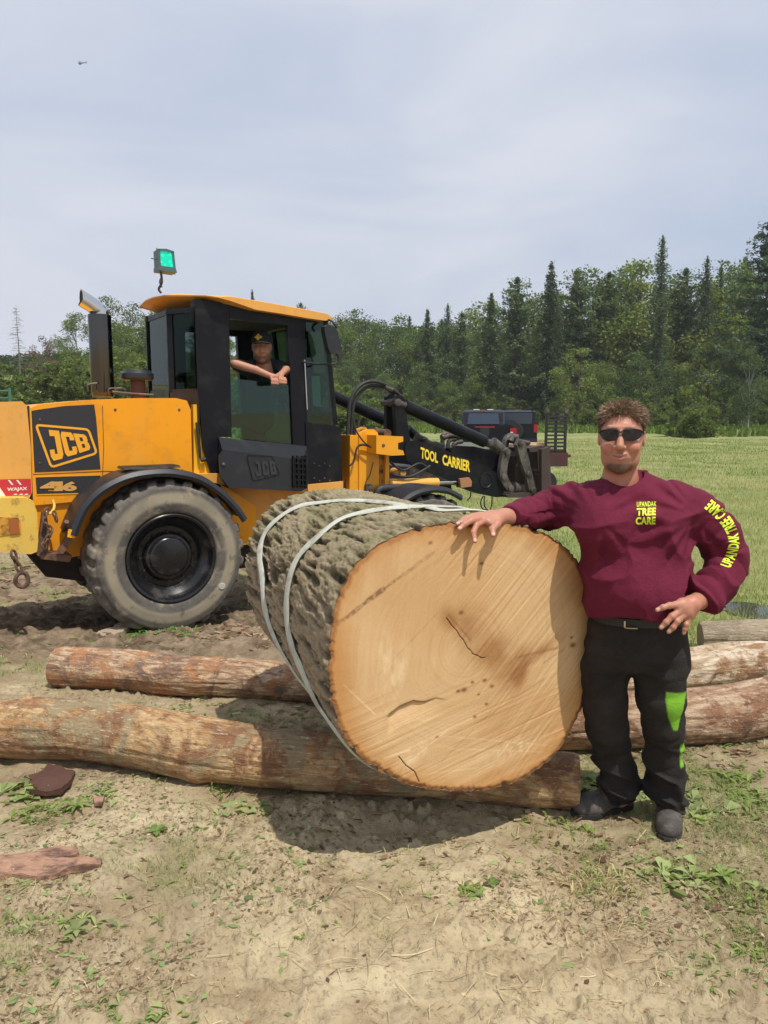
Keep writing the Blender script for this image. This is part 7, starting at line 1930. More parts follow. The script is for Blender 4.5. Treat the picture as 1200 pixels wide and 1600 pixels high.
# his left hand on the hip
def A(a_, b_, c_): return at(a_, b_, c_ - .045)
w0 = RA[-1]; W1 = A(1081, 944, 2.735)
hr_w = [([RA[-2], w0, W1], [.036, .034, .030])]
hr_p = [([W1, A(1068, 950, 2.71), A(1060, 953, 2.70)], [.027, .021, .015]), ([W1, A(1073, 956, 2.715), A(1066, 962, 2.702)], [.027, .021, .015]), ([W1, A(1078, 960, 2.73), A(1073, 966, 2.715)], [.025, .019, .013]), ([W1, A(1066, 943, 2.715), A(1057, 945, 2.70)], [.025, .019, .014])]
hr_d = [([A(1060, 945, 2.703), A(1046, 946, 2.685), A(1036, 949, 2.68), A(1027, 953, 2.682)], [.0135, .0115, .0105, .0085]),
        ([A(1062, 954, 2.702), A(1050, 963, 2.680), A(1041, 972, 2.678), A(1033, 980.5, 2.682)], [.0135, .0118, .0108, .0088]),
        ([A(1067, 961, 2.704), A(1058, 971, 2.682), A(1052, 980, 2.680), A(1045, 987, 2.685)], [.0128, .0112, .0102, .0084]),
        ([A(1074, 966, 2.716), A(1072, 976, 2.70), A(1070, 983, 2.70), A(1068.5, 989, 2.705)], [.0115, .0098, .0088, .0075]),
        ([A(1078, 948, 2.75), A(1070, 951, 2.775), A(1058, 955, 2.78), A(1048, 958, 2.785)], [.016, .013, .011, .009])]
vr, fr3 = hand_net(hr_w, hr_p, hr_d)
def inner(X, Y, Z):
    R1 = torso_rows.copy(); R1[:, 3] -= .05; R1[:, 4] -= .055
    d = loft(X, Y, Z, R1, 2.2); R2 = np.array(hip_rows); R2[:, 3] -= .05; R2[:, 4] -= .05
    d = smin(d, loft(X, Y, Z, R2, 2.2), .03)
    d = smin(d, chain(X, Y, Z, LA, [.055, .048, .038, .034, .03], .01), .02); d = smin(d, chain(X, Y, Z, RA, [.058, .052, .046, .042, .038, .033], .01), .02)
    d = smin(d, chain(X, Y, Z, PL, [.07, .07, .062, .055, .05, .045, .042], .01), .02); d = smin(d, chain(X, Y, Z, PR, [.07, .07, .062, .055, .05, .045, .042], .01), .02)
    return smin(d, cone(X, Y, Z, (HC.x, HC.y + .05, HC.z - .16), (HC.x, TY + .12, HC.z - .26), .05, .06), .02)
lo, hi = bounds([LA[-1], RA[3], PL[-1], PR[-1], HC], .07); vi, fi = nets(inner, lo, hi, .016)
body = join_nets([(vh, fh), (vl, fl2), (vr, fr3), (vi, fi)], 'body', SKIN, man, man_o)
nv = len(vh) + len(vl) + len(vr) + len(vi)
tint = np.zeros((nv, 3)); tf = np.zeros(nv); tint[:] = (.55, .22, .16)
x, y, z = vh[:, 0] - HC.x, vh[:, 1] - HC.y, vh[:, 2] - HC.z
x, y = x * math.cos(HA) + y * math.sin(HA), -x * math.sin(HA) + y * math.cos(HA)
nz = fbm(vh[:, 0] * 160, vh[:, 1] * 160, vh[:, 2] * 160, oct=3, seed=4)
beard = 1.15 * sst(-.098, -.114, z) * sst(-.02, -.045, y) * sst(.058, .035, np.abs(x)) * (.5 + .7 * nz) * sst(-.158, -.145, z)
stub = (sst(-.055, -.075, z) * sst(.02, -.03, y) * .35 + np.exp(-((z + .064) / .006) ** 2) * (np.abs(x) < .03) * .4) * (.5 + nz) * sst(-.155, -.14, z)
lips = np.maximum(np.exp(-((z + .0735 - 5 * x * x) / .0030) ** 2), np.exp(-((z + .088 - 9 * x * x) / .0048) ** 2)) * (np.abs(x) < .025) * (y < -.088)
brow = np.exp(-((z - .024 + 2.2 * (np.abs(x) - .03) ** 2 * 10) / .005) ** 2) * (np.abs(x) > .012) * (np.abs(x) < .05) * (y < -.07)
slit = np.exp(-((z + .0798 - 9.0 * x * x) / .0022) ** 2) * (np.abs(x) < .026) * (y < -.085)
n0 = len(vh)
fold_t = np.exp(-((np.abs(x) - .030 + .25 * (z + .06)) / .0035) ** 2) * sst(-.045, -.055, z) * sst(-.092, -.080, z) * (y < -.06)
brow2 = np.exp(-((z - .031 + .18 * np.abs(np.abs(x) - .035)) / .0042) ** 2) * (np.abs(x) > .014) * (np.abs(x) < .055) * (y < -.05) * (.4 + nz)
cheek = np.exp(-((np.abs(x) - .045) / .018) ** 2 - ((z + .045) / .016) ** 2) * (y < -.03)
for m, cc2 in ((cheek * .45, (.50, .15, .10)), (fold_t * .5, (.30, .12, .08)), (brow2 * .55, (.20, .12, .07)), (stub, (.30, .18, .12)), (beard * 1.1, (.115, .06, .038)), (lips * .75, (.50, .19, .155)), (brow * .7, (.22, .13, .07)), (slit * .9, (.10, .03, .03))):
    m = np.clip(m, 0, 1)[:, None]; tot = tf[:n0, None] * (1 - m) + m
    tint[:n0] = np.where(tot > 1e-4, (tint[:n0] * tf[:n0, None] * (1 - m) + np.array(cc2) * m) / np.maximum(tot, 1e-4), tint[:n0]); tf[:n0] = tot[:, 0]
def nails(V0, off, tips):
    for tp, prev in tips:
        tp, prev = np.array(tuple(tp)), np.array(tuple(prev)); d = (tp - prev) / np.linalg.norm(tp - prev)
        c_ = tp + np.array([0, -.006, .003]) - d * .002; q = V0 - c_; m = sst(.0085, .0060, np.sqrt((q ** 2).sum(1))) * (V0[:, 1] < tp[1] - .002) * .8
        tint[off:off + len(V0)][m > .05] = (.75, .50, .42); tf[off:off + len(V0)] = np.maximum(tf[off:off + len(V0)], m * .8)
nails(vl, len(vh), [(d[0][-1], d[0][-2]) for d in hl_d]); nails(vr, len(vh) + len(vl), [(d[0][-1], d[0][-2]) for d in hr_d[:4]])
set_attr(body, 'tintf', tf); set_col(body, 'tint', tint)
p = hr_d[2][0]; c_ = Vector(p[0]).lerp(Vector(p[1]), .62) - man_o
ring_on('ring', c_, Vector(p[1]) - Vector(p[0]), .0122, .0022, MAT('ring_gold', (.85, .70, .42), .2, 1.0), man)
# sunglasses
M_SG = MAT('sunglass_black', (.006, .005, .006), .08, var=.05)
bm = bmesh.new()
def sgp(px, py, lift=0.0):
    X = (px - 971) / 1200 * 2.76; zz = -(py - 679) / 1200 * 2.78
    return RH @ Vector((X, -.106 - lift + 6.2 * X * X, zz))
def lens(pts):
    P = [sgp(*q) for q in smooth_closed(pts)]; f_ = [bm.verts.new(HC + q + Vector((0, -.001, 0)) - man_o) for q in P]; b_ = [bm.verts.new(HC + q + Vector((0, .003, 0)) - man_o) for q in P]
    ce = sum(pts_x for pts_x in [Vector(sgp(*q)) for q in pts]) if False else None
    cx = sum(q[0] for q in pts) / len(pts); cy = sum(q[1] for q in pts) / len(pts); cf = bm.verts.new(HC + sgp(cx, cy) + Vector((0, -.0035, 0)) - man_o); n = len(P)
    for i in range(n):
        j = (i + 1) % n; bm.faces.new((f_[i], f_[j], cf)); bm.faces.new((f_[i], b_[i], b_[j], f_[j]))
def smooth_closed(pts, k=5):
    P = [Vector(p) for p in pts]; n = len(P); out = []
    for i in range(n):
        p0, p1, p2, p3 = P[i - 1], P[i], P[(i + 1) % n], P[(i + 2) % n]
        for j in range(k):
            t = j / k; q = .5 * (2 * p1 + (p2 - p0) * t + (2 * p0 - 5 * p1 + 4 * p2 - p3) * t * t + (3 * p1 - p0 - 3 * p2 + p3) * t ** 3); out.append((q.x, q.y))
    return out
lens([(937, 674), (950, 671), (964, 671), (968.5, 677), (965, 686), (956, 688.5), (946, 687), (940, 680)])
lens([(1005, 673), (992, 670), (978, 670), (973.5, 677), (977, 685), (987, 688), (997, 685.5), (1003, 680)])
sg = bm_obj('sunglasses', bm, M_SG, man, True)
bm = bmesh.new(); tube(bm, [HC + sgp(*q, .002) - man_o for q in ((936, 675), (942, 671.5), (952, 670), (965, 670.5), (971, 674), (977, 670), (990, 669), (1000, 670.5), (1006, 674))], .0022, 8)
tube(bm, [HC + sgp(966, 676, .002) - man_o, HC + sgp(971, 674.5, .004) - man_o, HC + sgp(976, 676, .002) - man_o], .0025, 8)
for s in (-1, 1): tube(bm, [HC - man_o + RH @ Vector((s * .079, -.066, .010)), HC - man_o + RH @ Vector((s * .081, -.02, .008)), HC - man_o + RH @ Vector((s * .083, .020, .004))], .0028, 8)
bm_obj('frame', bm, MAT('frame_black', (.012, .012, .012), .35), sg, True)
# hair
HAIRM = None
t = NT('hair'); c = t.attr('Col', 'Color'); t.base(c); t.rough(.55); t.p.inputs['Specular IOR Level'].default_value = .35; HAIRM = t.m
def hair(HC_, name, parent, origin, n, seed, col, length=.032, ha=0.0):
    Rm = np.array(Matrix.Rotation(ha, 3, 'Z'))
    rg = np.random.default_rng(seed)
    d = rg.normal(size=(n * 3, 3)); d /= np.linalg.norm(d, axis=1)[:, None]
    P = np.array((0, .030, .028)) + d * np.array((.078, .099, .078))
    hl = np.interp(P[:, 1], [-.075, -.05, -.015, .0, .03, .06, .13], [.090, .078, .040, .012, -.012, -.055, -.075]) + .004 * np.sin(P[:, 0] * 120)
    hl = hl + .012 * sst(.035, .06, np.abs(P[:, 0])) * sst(.0, -.05, P[:, 1]) * -1.4
    P = P[P[:, 2] > hl][:n]; d = (P - np.array((0, .03, .035))) / np.array((.078, .099, .081)) ** 2; d /= np.linalg.norm(d, axis=1)[:, None]
    top = sst(.03, .09, P[:, 2])
    L = length * (.32 + .80 * top) * rg.uniform(.6, 1.2, len(P))
    flow = np.stack([1.1 * P[:, 0] / .078 + .25, -.30 + 0 * P[:, 0], .28 * top + .0], 1) + rg.normal(0, .26, (len(P), 3)) + np.array([0, .3, -.5]) * (1 - top)[:, None]
    cl = vn(P[:, 0] * 60, P[:, 1] * 60, P[:, 2] * 60, seed=5)[:, None]
    d1 = d * (.10 + .30 * cl) + flow * (.75 + .5 * cl); d1 /= np.linalg.norm(d1, axis=1)[:, None]
    m_ = P + d1 * L[:, None] * .5; e_ = m_ + (d1 + np.array([0, 0, -.35]) + rg.normal(0, .13, d1.shape)) * L[:, None] * .5
    sd = np.cross(d1, rg.normal(size=d1.shape)); sd /= np.linalg.norm(sd, axis=1)[:, None]; w = .0011
    C = np.array(col) * rg.uniform(.35, 1.7, (len(P), 1)) * (.7 + .6 * top[:, None]) * (.75 + .5 * cl)
    off = np.array(tuple(HC_)) - np.array(tuple(origin)); so = Soup()
    P = P - d * .003
    so.quads(np.stack([P - sd * w, P + sd * w, m_ + sd * w, m_ - sd * w], 1) @ Rm.T + off, C); so.quads(np.stack([m_ - sd * w, m_ + sd * w, e_ + sd * w * .3, e_ - sd * w * .3], 1) @ Rm.T + off, C)
    # root cap under the strands
    def cap(X, Y, Z):
        q = ell(X, Y, Z, (0, .030, .028), (.0805, .1015, .0810)) - (fbm(X * 90, Y * 90, Z * 90, oct=2, seed=7) - .45) * .008
        h_ = np.interp(Y, [-.075, -.05, -.015, .0, .03, .06, .13], [.093, .081, .043, .015, -.009, -.052, -.072]) - .0168 * sst(.035, .06, np.abs(X)) * sst(.0, -.05, Y)
        return smax(q, h_ - Z + .006 * vn(X * 100, Y * 100, seed=2), .003)
    v, f = nets(cap, (-.09, -.09, -.09), (.09, .15, .14), .004)
    V = np.concatenate([np.concatenate(so.V), v @ Rm.T + off]); F = np.concatenate([np.concatenate(so.F), f + so.n]); CC = np.concatenate([np.concatenate(so.C), np.tile(np.array(col) * .55, (len(v), 1))])
    o = np_mesh(name, V, F, HAIRM, parent, False); set_col(o, 'Col', CC); return o
hair(HC, 'hair', man, man_o, 15000, 5, (.215, .148, .095), .034, HA)

at = _at0
# ===== the driver leaning out of the cab
def D(px, py, v): x, z = M(px, py, v); return M0 + MU * x + MV * v + Vector((0, 0, z))
DH = D(409, 541, .62); DS = 1.2
drv_o = D(405, 640, .95)
drv = empty('person', tuple(drv_o), label='driver in black cap and grey T-shirt leaning on the open cab window', cat='person')
dr_a = .15; tl = -.10
def drv_head(X, Y, Z):
    x, y, z = (X - DH.x) / DS, (Y - DH.y) / DS, (Z - DH.z) / DS; x, y = x * math.cos(dr_a) + y * math.sin(dr_a), -x * math.sin(dr_a) + y * math.cos(dr_a)
    y, z = y * math.cos(tl) - z * math.sin(tl), y * math.sin(tl) + z * math.cos(tl)
    return smin(head_sdf(x, y, z), neck_sdf(x, y, z), .02) * DS
c = np.array(tuple(DH)); vh2, fh2 = nets(drv_head, c - (.135, .19, .28), c + (.135, .20, .16), .005)
dl = [D(386, 576, .80), D(366, 568, .52), D(400, 578, .40), D(424, 588, .33)]; dr2 = [D(436, 574, .78), D(451, 582, .55), D(447, 577, .42), D(440, 584, .34)]
def fing(base, dx, n=4):
    out = []
    for k in range(n):
        b = base + Vector((dx[0] * k, dx[1] * k, dx[2] * k)); out.append(([b, b + Vector((.012, -.03, -.025)), b + Vector((.016, -.038, -.055)), b + Vector((.010, -.028, -.078))], [.011, .0105, .0095, .008]))
    return out
def fing2(px0, py0, sx, v):
    out = []
    for k in range(4):
        out.append(([D(px0 + sx * k * 3.0, py0 + k * .6, v), D(px0 + sx * k * 3.2 + 1, py0 + 4 + k * .5, v - .04), D(px0 + sx * k * 3.2 + 1, py0 + 9 + k * .3, v - .045), D(px0 + sx * k * 3.2, py0 + 12 - abs(k - 1.5), v - .03)], [.0125, .0115, .0105, .009]))
    return out
va, fa = hand_net([([dl[1], dl[2], dl[3]], [.046, .038, .029])], [([dl[3], D(430, 589, .31)], [.028, .026])], fing2(424, 590, 1, .30) + [([D(428, 586, .33), D(434, 588, .30), D(438, 590, .29)], [.014, .012, .010])], .0055)
vb, fb = hand_net([([dr2[1], dr2[2], dr2[3]], [.044, .037, .029])], [([dr2[3], D(439, 588, .31)], [.028, .027])], fing2(436, 589, 1, .29) + [([D(436, 584, .33), D(430, 587, .30), D(427, 589, .29)], [.014, .012, .010])], .0055)
def dtor(X, Y, Z, g=0.0):
    d = chain(X, Y, Z, [D(409, 582, .92), D(407, 625, 1.02), D(407, 655, 1.10)], [.155 + g, .15 + g, .15 + g], .05)
    d = smin(d, cone(X, Y, Z, D(392, 574, .86), D(428, 573, .86), .085 + g, .085 + g), .06)
    return smin(d, cone(X, Y, Z, D(409, 566, .72), D(409, 585, .88), .06 + g, .1 + g), .04)
lo, hi = bounds([D(366, 560, .5), D(460, 660, 1.3), D(409, 560, .6), dl[1]], .16); vt, ft = nets(lambda X, Y, Z: smin(smin(dtor(X, Y, Z, -.02), cone(X, Y, Z, dl[0], dl[1], .045, .04), .02), cone(X, Y, Z, dr2[0], dr2[1], .045, .04), .02), lo, hi, .015)
db = join_nets([(vh2, fh2), (va, fa), (vb, fb), (vt, ft)], 'body', SKIN2, drv, drv_o)
nvd = len(db.data.vertices); tfd = np.zeros(nvd); tcd = np.tile((.10, .06, .04), (nvd, 1)); q = (vh2 - c) / DS
qz = q[:, 2] * math.cos(tl) + q[:, 1] * math.sin(tl); tfd[:len(vh2)] = np.clip(sst(-.055, -.09, qz) * (q[:, 1] < .03) * (.3 + .5 * vn(q[:, 0] * 90, q[:, 1] * 90, q[:, 2] * 90, seed=2)) + .25 * (np.abs(qz - .0) < .012) * (q[:, 1] < -.06), 0, .6) * (qz > -.15)
set_attr(db, 'tintf', tfd); set_col(db, 'tint', tcd)
def dshirt(X, Y, Z):
    d = dtor(X, Y, Z); d = smin(d, cone(X, Y, Z, dl[0], dl[0].lerp(dl[1], .72), .075, .068), .03); d = smin(d, cone(X, Y, Z, dr2[0], dr2[0].lerp(dr2[1], .72), .075, .066), .03)
    d = d - (fbm(X * 12, Y * 12, Z * 12, oct=3, seed=6) - .5) * .025
    nk = np.sqrt((X - DH.x) ** 2 + (Y - DH.y - .06) ** 2 + (Z - DH.z + .12) ** 2) - .085
    return smax(d, -nk, .01)
v, f = nets(dshirt, lo, hi, .011); join_nets([(v, f)], 'shirt', cloth_mat('dark_grey_cotton', (.065, .080, .085), (.09, .105, .11)), drv, drv_o)
# cap
cap_ = bmesh.new()
capm = MAT('black_cap_cloth', (.010, .011, .016), .85)
def capf(X, Y, Z):
    x, y, z = (X - DH.x) / DS, (Y - DH.y) / DS, (Z - DH.z) / DS; x, y = x * math.cos(dr_a) + y * math.sin(dr_a), -x * math.sin(dr_a) + y * math.cos(dr_a); y, z = y * math.cos(tl) - z * math.sin(tl), y * math.sin(tl) + z * math.cos(tl)
    d = smax(ell(x, y, z, (0, .022, .035), (.092, .112, .100)), .032 - z, .006)
    br = smax(ell(x, y, z + .25 * x * x * 10, (0, -.095, .036), (.075, .085, .012)), y + .03, .005)
    return smin(d, br, .006) * DS
v, f = nets(capf, c - (.15, .26, .08), c + (.15, .20, .20), .005); cp = join_nets([(v, f)], 'cap', capm, drv, drv_o)
bmT = bmesh.new(); bmT.from_mesh(cp.data); cbv = BVHTree.FromBMesh(bmT); bmT.free()
bm = bmesh.new(); ctr = DH + Vector((-.02, -.14, .085)); R = []
for k in range(24):
    a = 6.2832 * k / 24; r_ = .028 * (1 + .28 * math.cos(4 * a)); q_ = ctr + Vector((r_ * 1.2 * math.cos(a), 0, r_ * math.sin(a))); h_ = cbv.ray_cast(q_ - drv_o + Vector((0, -.3, 0)), Vector((0, 1, 0))); R.append(bm.verts.new((h_[0] if h_[0] else q_ - drv_o) + Vector((0, -.004, 0))))
bm.faces.new(R); bm_obj('emblem', bm, MAT('emblem_yellow', (.65, .40, .03), .7), cp)
# ------------------------------------------------------------------ vehicles and things in the field
CARB = MAT('car_paint_black', (.006, .0065, .010), .35, var=.1, spec=.25, coat=.12); CARG = MAT('dark_car_glass', (.030, .045, .070), .10, var=.05, spec=.5)
TAIL = MAT('tail_lamp', (.36, .012, .015), .25); TRIM = MAT('trim_black', (.015, .015, .016), .6); BUMP = MAT('bumper_metal', (.55, .56, .58), .25, .8); TY2 = MAT('tyre_black', (.02, .02, .02), .9)
def ext(pts, y0, y1, name, mat, parent, bevel=.02, seg=2):
    bm = bmesh.new(); prism(bm, pts, y0, y1); return bm_obj(name, bm, mat, parent, False, bevel, seg)
def pickup(px, Y, rz, label):
    """local +x = nose, rear bumper at x=0, centred on y"""
    p = at(px, 690, Y); g = gz(p.x, Y); r = empty('pickup_truck', (p.x, Y, g), rz, label, 'pickup truck')
    ext([(0.05, .55), (5.7, .50), (5.75, .95), (5.6, 1.12), (4.3, 1.22), (2.0, 1.30), (0.0, 1.36), (0.0, .75)], -.98, .98, 'body', CARB, r, .06, 3)
    ext([(2.05, 1.28), (2.25, 1.82), (2.5, 1.92), (3.6, 1.92), (4.35, 1.25)], -.73, .73, 'cab', CARB, r, .07, 3)
    bm = bmesh.new(); vs = [bm.verts.new(q) for q in ((2.075, -.60, 1.38), (2.075, .60, 1.38), (2.235, .55, 1.78), (2.235, -.55, 1.78))]; bm.faces.new(vs); e = bmesh.ops.extrude_face_region(bm, geom=list(bm.faces)); bmesh.ops.translate(bm, verts=[v for v in e['geom'] if isinstance(v, bmesh.types.BMVert)], vec=(-.03, 0, .0)); rw = bm_obj('rear_window', bm, CARG, r)
    ext([(2.5, 1.36), (2.65, 1.82), (3.5, 1.84), (4.0, 1.36)], -.81, .81, 'side_window', CARG, r, .01)
    bm = bmesh.new(); box(bm, -.03, .03, -.74, .74, .78, 1.34); bm_obj('tailgate', bm, CARB, r, False, .02); bm = bmesh.new(); box(bm, -.045, -.028, -.16, .16, 1.0, 1.28); bm_obj('recess', bm, TRIM, r)
    bm = bmesh.new(); box(bm, -.04, -.01, -.35, .35, 1.285, 1.335); bm_obj('high_brake_lamp', bm, MAT('dark_red_lamp', (.25, .02, .03), .3), r, False, .008)
    for s in (-1, 1):
        bm = bmesh.new(); box(bm, -.04, .10, s * .99 - .11, s * .99 + .0 + (.01 if s > 0 else .11), .98, 1.27); bm_obj('tail_lamp', bm, TAIL, r, False, .02)
        bm = bmesh.new(); box(bm, -.045, -.03, s * .99 - (.10 if s > 0 else -.02), s * .99 + (-.02 if s > 0 else .10), 1.04, 1.14); bm_obj('reversing_lamp', bm, WHT, r)
        bm = bmesh.new(); box(bm, 3.75, 3.95, s * 1.18 - .13, s * 1.18 + .13, 1.25, 1.50); box(bm, 3.8, 3.88, s * .95 - .1, s * .95 + .1, 1.28, 1.33); bm_obj('side_mirror', bm, TRIM, r, False, .03)
        for x in (1.1, 4.7):
            bm = bmesh.new(); lathe(bm, [(.20, -.12), (.38, -.12), (.41, -.08), (.41, .08), (.38, .12), (.20, .12)], seg=28, c=(x, s * .86, .41)); bm_obj('wheel', bm, TY2, r, True)
    bm = bmesh.new(); box(bm, -.22, .02, -.95, .95, .56, .78); bm_obj('rear_bumper', bm, BUMP, r, False, .04, 3)
    bm = bmesh.new(); box(bm, 2.3, 2.36, -.12, .12, 1.905, 1.94); rl = bm_obj('roof_lamp', bm, TAIL, r, False, .006)
    for s in (-1, 1): bm = bmesh.new(); box(bm, 2.3, 2.36, s * .26 - .11, s * .26 + .11, 1.905, 1.94); bm_obj('cargo_lamp', bm, WHT, r, False, .006)
    bm = bmesh.new(); box(bm, 2.10, 2.115, -.28, .28, 1.42, 1.47); bm_obj('window_sticker', bm, WHT, rw)
    return r
pickup(757, 27.0, math.radians(84), 'black pickup truck with a pale bumper, parked beyond the loader arm')
def suv(px, Y, rz, label):
    p = at(px, 690, Y); g = gz(p.x, Y); r = empty('off_road_car', (p.x, Y, g), rz, label, 'car')
    ext([(0, .55), (4.2, .55), (4.25, 1.1), (2.9, 1.2), (0, 1.25)], -.82, .82, 'body', CARB, r, .05, 3)
    ext([(0.02, 1.2), (0.10, 1.80), (0.3, 1.86), (2.5, 1.84), (2.95, 1.2)], -.74, .74, 'cab', CARB, r, .05, 3)
    bm = bmesh.new(); box(bm, .0, .06, -.60, .60, 1.30, 1.76); bm_obj('rear_window', bm, CARG, r, False, .01)
    bm = bmesh.new(); box(bm, .5, 2.2, -.755, .755, 1.32, 1.74); bm_obj('side_window', bm, CARG, r, False, .01)
    bm = bmesh.new()
    for s in (-1, 1): box(bm, .2, .26, s * .65 - .02, s * .65 + .02, 1.86, 1.93); box(bm, 2.2, 2.26, s * .65 - .02, s * .65 + .02, 1.86, 1.93); box(bm, .1, 2.4, s * .65 - .03, s * .65 + .03, 1.92, 1.97)
    box(bm, .2, .26, -.65, .65, 1.93, 1.96); box(bm, 1.2, 1.26, -.65, .65, 1.93, 1.96); box(bm, 2.2, 2.26, -.65, .65, 1.93, 1.96); bm_obj('roof_rack', bm, TRIM, r)
    bm = bmesh.new(); lathe(bm, [(.15, -.30), (.36, -.30), (.38, -.26), (.38, -.10), (.36, -.06), (.15, -.06)], axis='x', seg=28, c=(0.05, .15, 1.0)); bm_obj('spare_wheel', bm, TY2, r, True)
    for s in (-1, 1):
        bm = bmesh.new(); box(bm, -.04, .06, s * .76 - .08, s * .76 + .08, .95, 1.28); bm_obj('tail_lamp', bm, TAIL, r, False, .015)
        bm = bmesh.new(); box(bm, 2.6, 2.75, s * 1.0 - .12, s * 1.0 + .12, 1.2, 1.42); bm_obj('side_mirror', bm, TRIM, r, False, .03)
        for x in (.75, 3.4):
            bm = bmesh.new(); lathe(bm, [(.20, -.12), (.37, -.12), (.40, -.08), (.40, .08), (.37, .12), (.20, .12)], seg=28, c=(x, s * .76, .40)); bm_obj('wheel', bm, TY2, r, True)
    bm = bmesh.new(); box(bm, -.15, .02, -.8, .8, .5, .68); bm_obj('rear_bumper', bm, TRIM, r, False, .03, 3)
    return r
suv(808, 32.5, math.radians(84), 'dark boxy off-road car with a roof rack, right of the pickup')
# trailer with its loading ramps folded up
TRR_ = MAT('trailer_red', (.075, .022, .02), .6, var=.3, col2=(.04, .025, .02), s2=3); Yt = 19.5
p = at(850, 725, Yt); tr_ = empty('trailer', (p.x, Yt, gz(p.x, Yt)), math.radians(4), 'low dark red flatbed trailer with ladder-like ramps folded upright', 'trailer')
def tl_(px, py): q = at(px, py, Yt); return q.x - p.x, q.z - gz(p.x, Yt)
x0, z0 = tl_(800, 722); x1, z1 = tl_(884, 705)
bm = bmesh.new(); box(bm, x0, x1, -.1, 1.6, z0 - .05, z1 + .02); bm_obj('deck', bm, TRR_, tr_, False, .02)
bm = bmesh.new(); box(bm, x1 - .95, x1 + .02, -.16, -.08, z0 - .10, z1 - .03); xa, za = tl_(890, 713); box(bm, x1 - .2, xa, -.14, -.06, za - .02, za + .05); bm_obj('end_rail', bm, TRR_, tr_, False, .01)
xa, zt = tl_(853, 642); xb, zb = tl_(881.5, 712)
bm = bmesh.new()
for x in (xa, (xa + xb) / 2, xb): box(bm, x - .03, x + .03, -.10, -.04, zb, zt)
for k in range(12): z = zb + (zt - zb) * (k + .5) / 12; box(bm, xa, xb, -.115, -.035, z - .022, z + .022)
rp_ = bm_obj('loading_ramp', bm, MAT('ramp_black', (.02, .02, .02), .6), tr_, False)
bm = bmesh.new()
for x in (xa, xb): box(bm, x - .04, x + .04, -.12, -.02, zt - .06, zt + .06)
bm_obj('ramp_tip', bm, WORN, rp_)
for x in (x0 + .35, x1 - .5):
    bm = bmesh.new(); lathe(bm, [(.12, -.12), (.26, -.12), (.28, -.08), (.28, .08), (.26, .12), (.12, .12)], seg=24, c=(x, .0, .28)); bm_obj('wheel', bm, TY2, tr_, True)
# sawn boards on the trailer
rgk = random.Random(3); TIM = MAT('fresh_timber', (.62, .42, .26), .7, var=.2)
for k, (xx, yy, zz, lb) in enumerate(((x1 - .95, .1, 0, 'front board of the pale timber lying on the trailer deck'), (x1 - .9, .4, 0, 'rear board of the pale timber lying on the trailer deck'), (x1 - 1.0, .25, .10, 'topmost board of the pale timber on the trailer'))):
    bm = bmesh.new(); box(bm, -.55, .55, -.12, .12, 0, .09); o = bm_obj('board', bm, TIM, None, False, .01); o.location = Vector((p.x, Yt, gz(p.x, Yt))) + Vector((xx, yy, z1 + .022 + zz)); o.rotation_euler = (0, 0, rgk.uniform(-.2, .2)); tag(o, lb, 'board', 'pale boards stacked on the trailer')
# pale rock heap behind the loader
rg = np.random.default_rng(12); bm = bmesh.new(); pr = at_ground(572, 650)
for k in range(90):
    u_, w_ = rg.uniform(-1, 1), rg.uniform(-1, 1); s = rg.uniform(.12, .34); hh_ = max(0, 1 - abs(u_) ** 1.5) * .75
    c_ = Vector((at(575, 640, 30).x + u_ * 1.6, 30 + w_ * .8, gz(at(575, 640, 30).x + u_ * 1.6, 30) + hh_ * rg.random() + s * .3))
    m_ = Matrix.Translation(c_) @ Matrix.Rotation(rg.uniform(0, 3), 4, 'Z') @ Matrix.Rotation(rg.uniform(0, 3), 4, 'X') @ Matrix.Diagonal((s, s * rg.uniform(.5, 1), s * rg.uniform(.4, .8), 1))
    bmesh.ops.create_icosphere(bm, subdivisions=1, radius=1, matrix=m_)
o = bm_obj('rubble_heap', bm, MAT('pale_rock', (.36, .29, .24), .9, var=.35, vs=2, bump=.4)); tag(o, 'pale heap of stones and brush in the field behind the loader tower', 'rubble', kind='stuff')
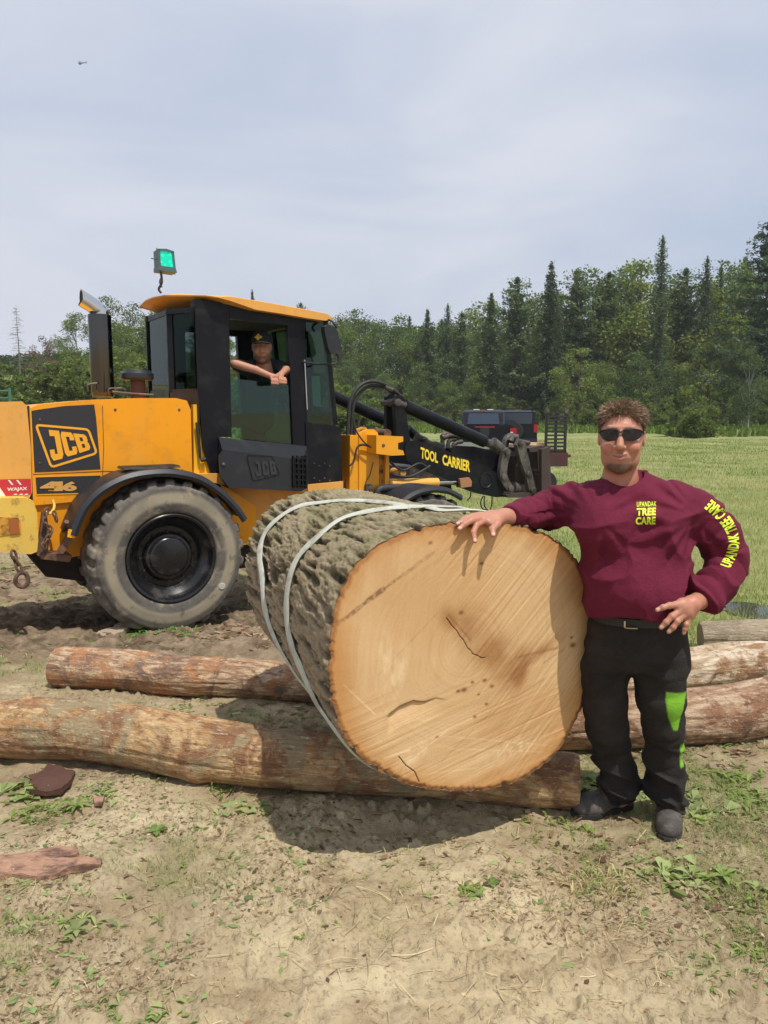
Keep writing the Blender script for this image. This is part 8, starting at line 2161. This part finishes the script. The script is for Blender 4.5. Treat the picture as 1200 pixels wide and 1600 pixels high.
# green pipe gate at far left
Yg = 30; bm = bmesh.new(); a, b = at(-60, 611, Yg), at(15, 611, Yg); lo_ = at(15, 622, Yg)
gt = empty('gate', (b.x, Yg, gz(b.x, Yg)), 0, 'green pipe gate at the far left edge beyond the hood', 'gate')
tube(bm, [a - b + Vector((0, 0, a.z - gz(b.x, Yg))) - Vector((0, 0, a.z - b.z)), Vector((0, 0, b.z - gz(b.x, Yg)))], .035, 8); tube(bm, [Vector((a.x - b.x, 0, lo_.z - gz(b.x, Yg))), Vector((0, 0, lo_.z - gz(b.x, Yg)))], .03, 8); bm_obj('rail', bm, MAT('gate_green', (.05, .16, .11), .5), gt, True)
bm = bmesh.new(); tube(bm, [(0, 0, -.2), (0, 0, b.z - gz(b.x, Yg) + .12)], .06, 10); bm_obj('post', bm, MAT('gate_green', (.05, .16, .11), .5), gt, True)
# tiny helicopter high in the sky
Yh = 700; ph = at(128, 98.5, Yh); hc_ = empty('helicopter', tuple(ph), 0, 'tiny dark helicopter high in the sky at upper left', 'helicopter'); HM = MAT('distant_grey', (.16, .16, .24), .7)
bm = bmesh.new(); s = Yh / 1200
bmesh.ops.create_uvsphere(bm, u_segments=16, v_segments=10, radius=1, matrix=Matrix.Translation((-2.8 * s, 0, -.4 * s)) @ Matrix.Diagonal((2.4 * s, 1.5 * s, 2.0 * s, 1))); tube(bm, [(-1.5 * s, 0, 0), (6.0 * s, 0, .6 * s)], [.9 * s, .45 * s], 10); bm_obj('fuselage', bm, HM, hc_, True)
bm = bmesh.new(); tube(bm, [(5 * s, 0, .4 * s), (7.2 * s, 0, 2.2 * s)], .5 * s, 6); tube(bm, [(6 * s, 0, .6 * s), (6.6 * s, 0, -1.4 * s)], .4 * s, 6); bm_obj('tail_fin', bm, HM, hc_)
bm = bmesh.new(); box(bm, -7 * s, 1.5 * s, -.15 * s, .15 * s, 2.0 * s, 2.12 * s); box(bm, -2.9 * s, -2.6 * s, -4 * s, 4 * s, 2.0 * s, 2.12 * s); tube(bm, [(-2.75 * s, 0, 1 * s), (-2.75 * s, 0, 2.1 * s)], .2 * s, 6); bm_obj('rotor', bm, HM, hc_)

# ------------------------------------------------------------------ the air between the camera and the wood
bm = bmesh.new(); box(bm, -420, 420, -60, 420, -4, 60)
hz = bm_obj('haze', bm, None); nm = bpy.data.materials.new('haze'); nm.use_nodes = True; nt = nm.node_tree
nt.nodes.remove(nt.nodes['Principled BSDF']); pv = nt.nodes.new('ShaderNodeVolumePrincipled'); pv.inputs['Color'].default_value = (.90, .93, 1.0, 1); pv.inputs['Density'].default_value = 0.0005; pv.inputs['Anisotropy'].default_value = .3
nt.links.new(pv.outputs[0], nt.nodes['Material Output'].inputs['Volume']); hz.data.materials.append(nm)
tag(hz, kind='stuff', label='thin summer haze over the field', cat='haze')
